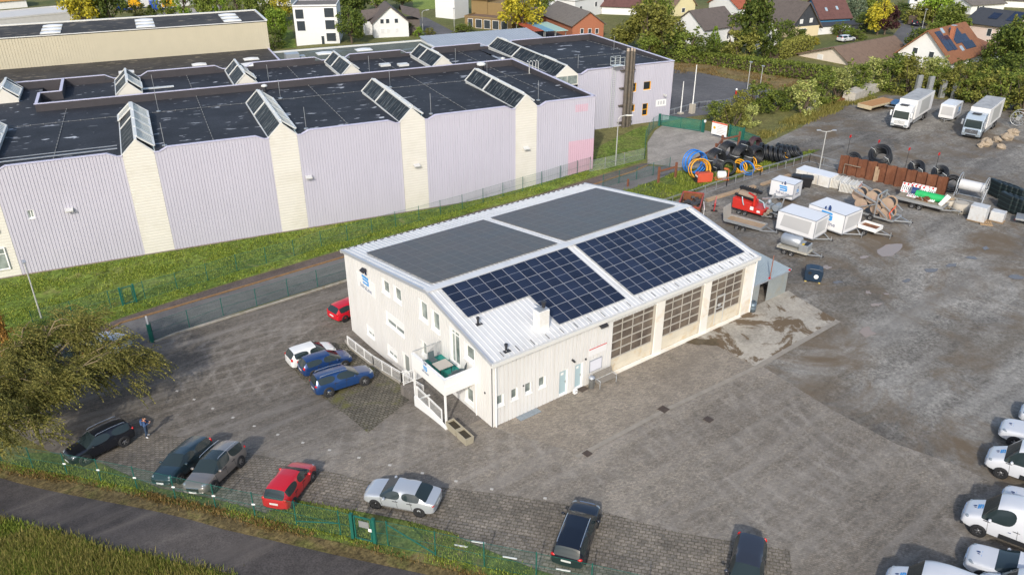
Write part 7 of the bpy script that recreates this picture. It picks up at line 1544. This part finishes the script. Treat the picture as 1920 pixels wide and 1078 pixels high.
for i, (px, c, lab) in enumerate(((1012,(.40,.09,.05),'carport with a red roof'),(1033,(.16,.33,.45),'carport with a light blue roof'),(1053,(.36,.52,.45),'carport with a pale green roof'))):
    a = at(px-11,78); t = thing('carport', lab + ' behind the metal shed', 'carport', a, HRZ+.05); b = MB(); b.add([(0,0,2.1),(2.9,-.4,2.1),(2.9,9,2.6),(0,9,2.6),(0,0,2.2),(2.9,-.4,2.2),(2.9,9,2.7),(0,9,2.7)], [(0,1,2,3),(7,6,5,4),(0,4,5,1),(1,5,6,2),(2,6,7,3),(3,7,4,0)]); b.build('roof', M('carportroof', c, .6), t)
    for x in (.15,2.7):
        for y in (.3,8.6): b = MB(); b.beam((x,y,0),(x,y,2.2), .14); b.build('post', mGalv, t)
# cars far behind, built from the same cars as the near ones
far = [((1010,60),(1024,56),'silver car in the car park by the yellow tree, leftmost of the row',(.5,.52,.55)),((1026,54),(1038,50),'teal car in the car park by the yellow tree',(.03,.09,.13)),((1038,55),(1050,50),'pale blue car in the car park by the yellow tree',(.35,.42,.5)),((1573,80),(1599,77),'white estate car on the street by the brown bungalow roof',(.76,.77,.78)),((1716,50),(1732,48),'dark car parked on the village street',(.03,.03,.05))]
base = [o for o in COL.objects if o.get('label','').startswith('dark teal')][0]
for r_, f_, lab, c in far: o = dup(base, lab); repaint(o, bpy.data.materials['tealpaint'], paint('farpaint', c)); place(o, r_, f_)
o = dup(v, 'white van in the car park beside the brick building'); place(o, (1062,55), (1047,45)); del o['group']
for px, lab in ((222,'blue lorry with a yellow and white tarpaulin at the top edge'),(285,'second lorry with a blue cab and a yellow and white tarpaulin at the top edge')):
    p = at(px,24); t = thing('lorry', lab, 'truck', p, -.1); b = MB(); b.box((0,0,.6),(2.2,2.4,3.0)); b.build('cab', M('lorryblue', (.02,.09,.45), .4), t, bevel=.1); b = MB(); b.box((2.6,0,1.0),(12,2.4,3.7)); b.build('trailer_box', M('lorrywhite', (.7,.7,.68), .5), t); b = MB(); b.add([(3,-.02,1.2),(7,-.02,1.2),(5.5,-.02,3.6),(3,-.02,3.6)], [(0,1,2,3)]); b.add([(2.8,.2,3.72),(6.5,.2,3.72),(5.2,2.2,3.72),(2.8,2.2,3.72)], [(0,1,2,3)]); b.build('yellow_band', mYel, t); b = MB(); b.box((2.2,.1,.4),(12,2.3,1.0)); build_apart(b, 'chassis', M('lorrynavy', (.02,.04,.14), .5), t)
    for x in (.9,8,9.4): [wheel(t, x, y, .5, .3, mRim, s) for y, s in ((.1,-1),(2.3,1))]
lamp('pale street lamp on the village street at the upper right', 1727,62, 5.2); lamp('street lamp with an arm on the side street beside the gabled house', 793,62, 4.4, (0.2,1.4)); lamp('bare lamp post left of the brown flat roofed hall', 852,58, 5.0)
# ------------------------------------------------------------------ trees, bushes, hedges
def leafmat(name, c1, c2, c3):
    n = NT(name); g = n.new('ShaderNodeNewGeometry'); v = n.coords(); f = n.noise(v, 5.0, 3); k = n.math('ADD', n.math('MULTIPLY', g.outputs['Random Per Island'], .6), n.math('MULTIPLY', f, .5))
    col = n.ramp(k, [(.2,c1), (.5,c2), (.85,c3)]); oi = n.new('ShaderNodeObjectInfo'); hs = n.new('ShaderNodeHueSaturation'); n.l(col, hs.inputs['Color']); n.l(n.math('MULTIPLY_ADD', oi.outputs['Random'], .35, .82), hs.inputs['Value']); col = hs.outputs[0]
    col = n.mix(1., col, (2.15,2.1,1.7), 'MULTIPLY'); tl = n.new('ShaderNodeBsdfTranslucent'); n.l(col, tl.inputs[0]); mx = n.new('ShaderNodeMixShader'); mx.inputs[0].default_value = .28; n.l(n.b.outputs[0], mx.inputs[1]); n.l(tl.outputs[0], mx.inputs[2]); n.l(mx.outputs[0], n.n['Material Output'].inputs[0]); return n.done(col, .65, 0, .2)
LM_ = {'d':leafmat('leafdark', (.022,.034,.010), (.045,.066,.016), (.085,.105,.025)), 'm':leafmat('leafmid', (.034,.050,.012), (.075,.10,.022), (.13,.155,.038)), 'y':leafmat('leafyellow', (.08,.08,.014), (.17,.16,.022), (.32,.27,.03)),
    'o':leafmat('leafolive', (.046,.050,.014), (.098,.102,.027), (.175,.175,.05)), 'p':leafmat('leafpurple', (.012,.006,.009), (.028,.012,.017), (.05,.02,.026)), 'b':leafmat('leafblue', (.03,.045,.034), (.06,.082,.062), (.12,.145,.115)),
    'g':leafmat('leafbright', (.05,.08,.012), (.10,.155,.022), (.17,.23,.04)), 'l':leafmat('leafpale', (.07,.085,.03), (.15,.17,.06), (.27,.28,.12)), 'r':leafmat('leafbrown', (.06,.035,.012), (.13,.07,.02), (.2,.11,.035))}
mBark = M('bark', (.12,.09,.065), .9, 0, .25, 6)
def leaves(b, R_, c, r, n, sz, up=.3, squash=1.0):
    for _ in range(n):
        d = Vector((R_.gauss(0,1),R_.gauss(0,1),R_.gauss(0,1))); d = d.normalized()*(R_.random()**.45) if d.length > 0 else d
        p = c+Vector((d.x*r,d.y*r,d.z*r*squash)); nn = (d+Vector((R_.uniform(-1,1),R_.uniform(-1,1),R_.uniform(-1,1)+up))).normalized(); a = nn.orthogonal().normalized(); a = Matrix.Rotation(R_.uniform(0,6.28),3,nn) @ a; e = nn.cross(a); s = sz*R_.uniform(.6,1.35)
        b.add([p+a*s, p+e*s*.62, p-a*s, p-e*s*.62], [(0,1,2,3)])
def mk_tree(kind, seed):
    R_ = random.Random(seed); b = MB(); k = MB()
    if kind == 'round':
        k.tube([(0,0,0),(R_.uniform(-.02,.02),0,.2),(R_.uniform(-.03,.03),.02,.5),(0,0,.8)], [.035,.028,.02,.008], 7)
        for i in range(44):
            a = R_.uniform(0,6.28); zz = R_.uniform(.22,.93); rr = .46*sqrt(max(.05,1-((zz-.52)/.46)**2))*R_.uniform(.45,.95); c = Vector((rr*cos(a),rr*sin(a),zz))
            if i % 3 == 0: k.tube([(0,0,max(.15,zz-.28)),tuple(c*.6+Vector((0,0,(zz-.15)*.4))),tuple(c)], [.014,.009,.004], 5)
            leaves(b, R_, c, R_.uniform(.09,.16), R_.randint(48,80), .030)
        leaves(b, R_, Vector((0,0,.5)), .30, 260, .032, squash=1.2)
    elif kind == 'loose':
        k.tube([(0,0,0),(.01,0,.4),(-.02,.01,.95)], [.03,.022,.006], 7)
        for i in range(34):
            a = R_.uniform(0,6.28); zz = R_.uniform(.15,.98); rr = .42*R_.uniform(.3,1)*(1-.5*abs(zz-.5)); c = Vector((rr*cos(a),rr*sin(a),zz)); k.tube([(0,0,zz-.15),tuple(c)], [.01,.004], 5); leaves(b, R_, c, R_.uniform(.07,.13), R_.randint(36,60), .027)
    elif kind == 'cone':
        k.tube([(0,0,0),(0,0,.95)], [.03,.006], 7)
        for i in range(60):
            zz = .06+.92*(i/60); rr = .46*(1-zz)**.85+.02
            for j in range(max(2,int(9*(1-zz)))): a = R_.uniform(0,6.28); c = Vector((rr*.7*cos(a),rr*.7*sin(a),zz)); leaves(b, R_, c, rr*.34+.02, 12, .028, -.2, .5)
    else:                                                  # bush, foliage right down to the ground
        for i in range(5): a = R_.uniform(0,6.28); k.tube([(0,0,0),(.2*cos(a),.2*sin(a),.45),(.3*cos(a),.3*sin(a),.8)], [.025,.016,.005], 5)
        for i in range(46):
            a = R_.uniform(0,6.28); zz = R_.uniform(.04,.92); rr = .5*sqrt(max(.03,1-(zz/1.0)**2.2))*R_.uniform(.4,1.0); c = Vector((rr*cos(a),rr*sin(a),zz)); leaves(b, R_, c, R_.uniform(.08,.17), R_.randint(34,64), .030)
        for i in range(12): a = R_.uniform(0,6.28); zz = R_.uniform(.85,1.08); c = Vector((.25*cos(a),.25*sin(a),zz)); leaves(b, R_, c, .05, 12, .028)
    return b.mesh('crown', LM_['m']), k.mesh('trunk', mBark)
TP = {'r':[mk_tree('round', s) for s in (1,2,3)], 'l':[mk_tree('loose', s) for s in (4,5)], 'c':[mk_tree('cone', 6), mk_tree('cone', 7)], 'b':[mk_tree('bush', s) for s in (8,9,10)]}
def plant(kind, px, py, ty, wpx, leaf, label, name=None, cat=None, group=None):
    p = at(px,py); dist = (p-CAM).length; cosd = hypot(p.x-CAM.x,p.y-CAM.y)/dist; h = max(.5,(py-ty)*dist/FOC/cosd*.96); w = wpx*dist/FOC
    nm = {'r':'broadleaf_tree','l':'slender_tree','c':'conifer','b':'bush'}[kind]; t = thing(name or nm, label, cat or {'b':'bush'}.get(kind,'tree'), (p.x,p.y,p.z-.05), rnd.uniform(0,6.28), group, (w,w,h)); cm, km = rnd.choice(TP[kind])
    c = link('crown', cm, t); c.material_slots[0].link = 'OBJECT'; c.material_slots[0].material = LM_[leaf]; link('trunk' if kind != 'b' else 'stems', km, t); return t
TREES = [
('r',165,60,-22,66,'y','yellowish broad tree in front of the white warehouse'),('r',212,58,-30,60,'d','dark tall tree left of the lorries'),('l',258,45,6,44,'o','tan feathery tree between the two lorries'),('c',287,44,14,34,'d','small dark fir in front of the second lorry'),
('l',318,52,-28,52,'m','birch behind the beige warehouse, first of the row from the left'),('l',352,50,-28,52,'g','birch behind the beige warehouse, second of the row from the left'),('r',388,50,-24,50,'m','broad tree between the birches behind the beige warehouse'),('l',418,48,-30,50,'g','birch behind the beige warehouse, third of the row from the left'),('l',448,48,-30,50,'m','birch behind the beige warehouse, rightmost of the row'),
('r',486,62,-12,62,'m','broad tree at the right end of the beige warehouse roof'),('r',522,80,22,52,'g','round bright green tree left of the white cube house'),('b',512,92,56,56,'d','dark bush at the corner of the beige warehouse'),('r',528,40,-10,50,'y','yellow leaved tree behind the round bright green one'),
('r',660,82,18,56,'d','dark round tree between the cube house and the gabled house'),('r',668,50,-34,74,'d','tall dark tree behind the gabled house on the left'),('r',706,24,-40,70,'m','tree rising behind the roof of the gabled house'),('r',755,16,-34,54,'m','tree at the top edge right of the gabled roof'),('b',786,68,52,22,'g','small light green bush beside the side street'),('b',806,66,54,24,'o','small brownish bush on the side street corner'),('b',770,64,44,26,'d','dark bush against the slate wing of the gabled house'),
('b',870,62,46,44,'m','low bush in front of the brown flat roofed hall'),('r',978,66,-16,84,'y','big yellow green tree in front of the brown hall'),('r',1016,40,-26,46,'m','green tree at the top edge right of the big yellow tree'),
('r',1174,92,46,66,'o','olive tree at the right end of the brick building'),('r',1208,100,12,84,'o','tall olive tree behind the lilac hall, left part of the clump'),('r',1245,104,34,84,'o','broad olive tree in the middle of the clump behind the hall'),('r',1226,64,-14,66,'m','tree at the back of the clump behind the hall'),('b',1282,112,58,78,'m','large bush at the right end of the clump behind the hall'),('b',1318,116,72,60,'d','dark bush between the clump and the big dark tree'),('b',1256,112,66,56,'d','dark bush at the foot of the broad olive tree'),('b',1212,108,66,52,'m','green bush behind the corner of the lilac hall'),
('r',1292,70,30,56,'o','olive tree below the yellow house'),('r',1403,116,2,86,'d','big dark tree hiding the white houses'),('b',1384,122,58,76,'o','golden olive bush at the foot of the big dark tree'),('b',1432,112,54,50,'d','dark bush right of the big dark tree'),('c',1338,92,52,34,'g','bright green cone shaped conifer before the brown roofed white house'),('b',1355,116,80,50,'d','low dark bush beneath the bright conifer'),
('b',1470,86,44,44,'d','dark shrub left of the cream house'),('b',1494,88,58,44,'m','round green shrub before the cream house'),('b',1575,66,46,40,'m','round green shrub on the lawn by the garage'),('b',1592,68,54,22,'g','small light shrub right of the round one by the garage'),('b',1528,84,72,18,'y','tiny yellow shrub on the cream house lawn'),
('c',1600,40,-22,52,'b','blue green spruce at the top edge'),('r',1628,32,-26,54,'m','tree at the top edge right of the blue spruce'),('r',1644,66,10,48,'y','yellow tree beside the purple one'),('r',1658,66,18,46,'p','dark purple leaved tree by the village street'),('b',1618,58,30,44,'d','dark bush left of the yellow tree'),('b',1606,74,58,34,'m','low green bush by the slate garage'),
('b',1684,38,18,30,'m','bush at the top of the village street'),('b',1722,46,16,56,'o','clipped olive hedge bush below the small white house'),('r',1748,46,-14,56,'g','bright green tree right of the small white house'),('b',1748,84,48,56,'m','green bush beside the street lamp'),('r',1780,78,20,66,'m','round tree left of the pink house'),('b',1715,104,62,54,'d','dark bush behind the orange roof'),('b',1690,32,10,40,'d','dark bush left of the small white house'),
('r',1872,128,62,70,'d','dark tree right of the orange roofed house'),('r',1905,138,48,74,'d','tall dark tree at the right edge by the pink house'),('c',1884,110,42,34,'o','slim olive conifer before the pink house'),('b',1892,170,113,70,'d','dark bush at the right edge behind the silver blue truck'),('b',1856,158,117,52,'m','bush right of the orange roofed house wall'),('b',1836,150,121,46,'o','reddish olive bush at the corner of the orange roofed house'),
('b',1345,232,192,56,'m','bush above the green sliding gate'),('b',1372,242,196,54,'o','olive bush behind the notice board'),('b',1402,238,200,42,'l','pale green bush behind the mesh panels'),('b',1422,214,160,66,'m','large bush on the slope below the visitor car park'),('b',1390,214,172,46,'o','olive bush left of the large one below the visitor car park'),('b',1455,208,170,54,'d','dark bush right of the large one below the visitor car park'),
('b',1502,214,156,58,'l','pale willowy bush left of the concrete blocks'),('b',1478,206,166,48,'m','green bush between the dark and the pale willowy ones'),('b',1536,196,142,60,'m','bush behind the small block stack'),('b',1568,186,134,60,'l','pale bush behind the girder bundles'),('b',1600,176,125,62,'m','bush at the end of the long hedge'),('b',1632,168,117,60,'l','pale bush behind the long block stack, left end'),('b',1664,170,117,64,'m','bush behind the long block stack, right end'),
('b',1700,176,115,64,'o','olive bush behind the girder posts, left of them'),('b',1734,172,119,60,'l','pale bush before the white gable wall'),('b',1762,176,127,58,'m','bush behind the girder posts, right of them'),('b',1790,184,131,60,'o','olive bush behind the white box trailer'),('b',1818,190,137,62,'m','bush behind the silver blue truck, left'),('b',1850,196,141,66,'o','olive bush behind the silver blue truck, right'),('b',1884,204,147,70,'m','bush at the right edge above the boulders'),('b',1916,214,155,70,'o','olive bush cut off by the right edge'),
('b',1684,152,107,56,'d','dark bush at the left corner of the white gable wall'),('b',1754,148,113,44,'l','tall pale shrub in front of the orange roofed house'),('b',1800,156,121,46,'d','dark shrub under the eaves of the orange roofed house'),
('b',8,662,570,40,'r','rust brown shrub at the left edge below the street lamp'),
]
for kd, px, py, ty, w, lf, lab in TREES: plant(kd, px, py, ty, w, lf, lab)
def hedge(label, pts, w, hts, leaf, dens=230, sz=.19):
    P = [at(*p) for p in pts]; o = P[0]; t = thing('hedge', label, 'hedge', o); b = MB(); R_ = random.Random(len(label)); core = MB()
    for (p, q), (h0, h1) in zip(zip(P, P[1:]), zip(hts, hts[1:])):
        L = (q-p).length; d = (q-p)/L; n = Vector((-d.y,d.x,0)); core.beam(p-o+Vector((0,0,h0*.42)), q-o+Vector((0,0,h1*.42)), w*.5, (h0+h1)*.34)
        for _ in range(int(L*dens)):
            u = R_.random(); h = h0+(h1-h0)*u; sd = R_.choice((-1,1)); topf = R_.random() < .4; off = R_.uniform(-.5,.5)*w if topf else sd*w*.5*R_.uniform(.85,1.1); z = h*R_.uniform(.9,1.06) if topf else h*R_.uniform(.02,1)
            c = p-o+d*(L*u)+n*off+Vector((0,0,z)); nn = Vector((R_.uniform(-1,1),R_.uniform(-1,1),R_.uniform(-.3,1.2))).normalized(); a = nn.orthogonal().normalized(); e = nn.cross(a); s = sz*R_.uniform(.6,1.4); b.add([c+a*s,c+e*s*.7,c-a*s,c-e*s*.7], [(0,1,2,3)])
    b.build('foliage', LM_[leaf], t); core.build('branches', mBark, t)
hedge('long clipped dark green hedge above the dry bank', [(1262,116),(1330,120),(1400,132),(1490,146),(1580,158)], 2.2, (1.8,2.0,2.4,2.6,2.4), 'm')
hedge('rising olive hedge before the cream house', [(1448,112),(1478,104),(1512,92)], 3.0, (1.6,2.8,2.6), 'o'); hedge('clipped yellow green hedge by the small white house', [(1706,48),(1735,44),(1765,40)], 3, (3,3,2.6), 'o')
# ------------------------------------------------------------------ the windswept willow
def willow():
    c = at(38,724,3.4); g = T0(c.x,c.y); t = thing('willow_tree', 'big windswept willow with drooping yellow green branches at the left edge', 'tree', (c.x,c.y,g)); R_ = random.Random(5); wind = (RT*1.0+Vector((0,0,0))).normalized(); k = MB(); b = MB()
    k.tube([(0,0,-.2),(.1,.1,1.2),(.0,.2,2.6)], [.42,.34,.26], 9); tips = []
    A_ = at(282,700); 
    for i in range(26):
        a = 2*pi*i/26+R_.uniform(-.2,.2); r = R_.uniform(1.5,7.8); z = R_.uniform(5.6,7.8)-r*.32; e = RT*(r*cos(a)*.74)+Vector((FW.x,FW.y,0)).normalized()*(r*sin(a)*.98)+Vector((0,0,z))+wind*1.3; m_ = e*.5+Vector((0,0,1.6)); k.tube([(0,.2,2.4),tuple(m_),tuple(e)], [.16,.09,.03], 6); tips.append((e,m_))
        for j in range(4): q = m_.lerp(e, R_.uniform(.2,1)); f = q+Vector((R_.uniform(-1.6,1.6),R_.uniform(-1.6,1.6),R_.uniform(-.3,.5)))+wind*.6; k.tube([tuple(q),tuple((q+f)/2+Vector((0,0,.2))),tuple(f)], [.04,.03,.012], 5); tips.append((f,q))
    cl = []
    for i in range(300):
        e, m_ = R_.choice(tips)
        cl.append((m_.lerp(e, R_.uniform(.1,1.08))+Vector((R_.gauss(0,.6),R_.gauss(0,.6),R_.gauss(0,.35))), (wind*R_.uniform(.3,1.3)+Vector((R_.uniform(-.8,.8),R_.uniform(-.8,.8),R_.uniform(-.2,.9)))).normalized(), R_.uniform(.7,1.25)))
    gap = at(205,640,3.0)-Vector((c.x,c.y,g)); cl = [q for q in cl if (q[0]-gap).length > 1.9]
    for i in range(5200):
        p0, d0, kk = cl[i % len(cl)]; p = p0+Vector((R_.gauss(0,.30),R_.gauss(0,.30),R_.gauss(0,.18))); n = int(R_.randint(5,9)*kk); d = (d0+Vector((R_.uniform(-.3,.3),R_.uniform(-.3,.3),R_.uniform(-.2,.25)))).normalized(); st = R_.uniform(.15,.23); q = p; pts = [q]
        for s in range(n):
            d = (d+Vector((0,0,-.19))+wind*R_.uniform(0,.10)).normalized(); q = q+d*st; pts.append(q)
            for _ in range(2):
                a = (d+Vector((R_.uniform(-.6,.6),R_.uniform(-.6,.6),R_.uniform(-.6,.4)))).normalized(); w_ = a.cross(Vector((R_.uniform(-1,1),R_.uniform(-1,1),R_.uniform(-1,1)))).normalized(); l = R_.uniform(.13,.24); b.add([q,q+a*l*.5+w_*.036,q+a*l,q+a*l*.5-w_*.036], [(0,1,2,3)])
        for x, y in zip(pts[::2], pts[2::2]): w_ = (y-x).cross(Vector((0,0,1))); w_ = w_.normalized()*.012 if w_.length > 1e-4 else Vector((.012,0,0)); b.add([x-w_,y-w_*.6,y+w_*.6,x+w_], [(0,1,2,3)])
    b.build('crown', leafmat('leafwillow', (.030,.033,.010), (.076,.077,.022), (.165,.147,.052)), t); k.build('trunk', M('willowbark', (.26,.20,.11), .85, 0, .25, 4), t)
willow()
# ------------------------------------------------------------------ grass blades
def inside(p, poly):
    r = False
    for (x0,y0),(x1,y1) in zip(poly, poly[1:]+poly[:1]):
        if (y0 > p[1]) != (y1 > p[1]) and p[0] < (x1-x0)*(p[1]-y0)/(y1-y0)+x0: r = not r
    return r
def blades(name, label, px, n, hmin, hmax, mat, w=.035, k=4, spread=.12, cl=0.0, seed=3):
    R_ = random.Random(seed); P = gpoly(px); x0, x1 = min(p[0] for p in P), max(p[0] for p in P); y0, y1 = min(p[1] for p in P), max(p[1] for p in P); b = MB(); m = 0; tries = 0
    while m < n and tries < n*30:
        tries += 1; x, y = R_.uniform(x0,x1), R_.uniform(y0,y1)
        if not inside((x,y), P): continue
        if cl and mnoise.noise(Vector((x*.35,y*.35,seed))) < R_.uniform(-cl,cl): continue
        m += 1; z = T0(x,y)
        for _ in range(k):
            a = R_.uniform(0,6.28); h = R_.uniform(hmin,hmax); p = Vector((x+R_.gauss(0,spread),y+R_.gauss(0,spread),z)); d = Vector((cos(a),sin(a),0)); s = d.cross(Vector((0,0,1)))*w*R_.uniform(.6,1.4); tip = p+d*h*R_.uniform(.1,.7)+Vector((0,0,h)); b.add([p-s,p+s,tip], [(0,1,2)])
    o = b.build(name, mat); o['kind'] = 'stuff'; return o
gG = leafmat('bladegreen', (.046,.068,.011), (.092,.125,.022), (.165,.185,.042)); gY = leafmat('bladeyellow', (.055,.058,.016), (.105,.10,.03), (.18,.155,.06)); gB = leafmat('bladebrown', (.05,.034,.014), (.09,.062,.027), (.15,.105,.045))
blades('bank_grass', '', [(-60,560),(36,520),(500,443),(1000,349),(1106,320),(1095,335),(900,391),(640,466),(400,537),(228,593),(100,643),(-60,680)], 8000, .06,.20, gG, .05, 4, .16, .5)
blades('meadow_grass', '', [(-40,975),(0,974),(200,1034),(440,1082),(440,1140),(-40,1140)], 4200, .15,.42, gY, .026, 6, .25, .5); blades('meadow_grass', '', [(-40,975),(0,974),(200,1034),(440,1082),(440,1140),(-40,1140)], 5200, .1,.3, gG, .028, 6, .25, .4, 9)
blades('verge_grass', '', [(-60,842),(0,884),(150,909),(300,943),(480,988),(640,1021),(870,1077),(990,1112),(985,1098),(870,1070),(640,1010),(480,972),(300,930),(150,898),(0,872)], 3600, .06,.24, gB, .035, 4, .14, .4)
blades('verge_grass', '', [(-20,862),(100,870),(200,884),(300,922),(500,966),(548,942),(640,956),(760,979),(848,1003),(866,1018),(1000,1070),(1000,1090),(870,1070),(640,1012),(480,978),(300,934),(150,900),(-20,872)], 3200, .06,.2, gG, .035, 4, .14, .4, 5)
blades('rough_grass', '', [(1165,360),(1235,338),(1275,322),(1420,308),(1490,290),(1530,283),(1495,298),(1400,326),(1330,346),(1262,374)], 1500, .1,.4, gG, .05, 4, .2, .4); blades('rough_grass', '', [(1430,262),(1500,236),(1580,205),(1640,190),(1640,184),(1560,196),(1490,220),(1425,250)], 1500, .2,.7, gY, .05, 4, .3, .3)
blades('rough_grass', '', [(1240,112),(1330,118),(1530,145),(1556,180),(1510,203),(1470,180),(1400,157),(1330,141),(1250,138)], 1500, .1,.4, gB, .05, 4, .3, .2)
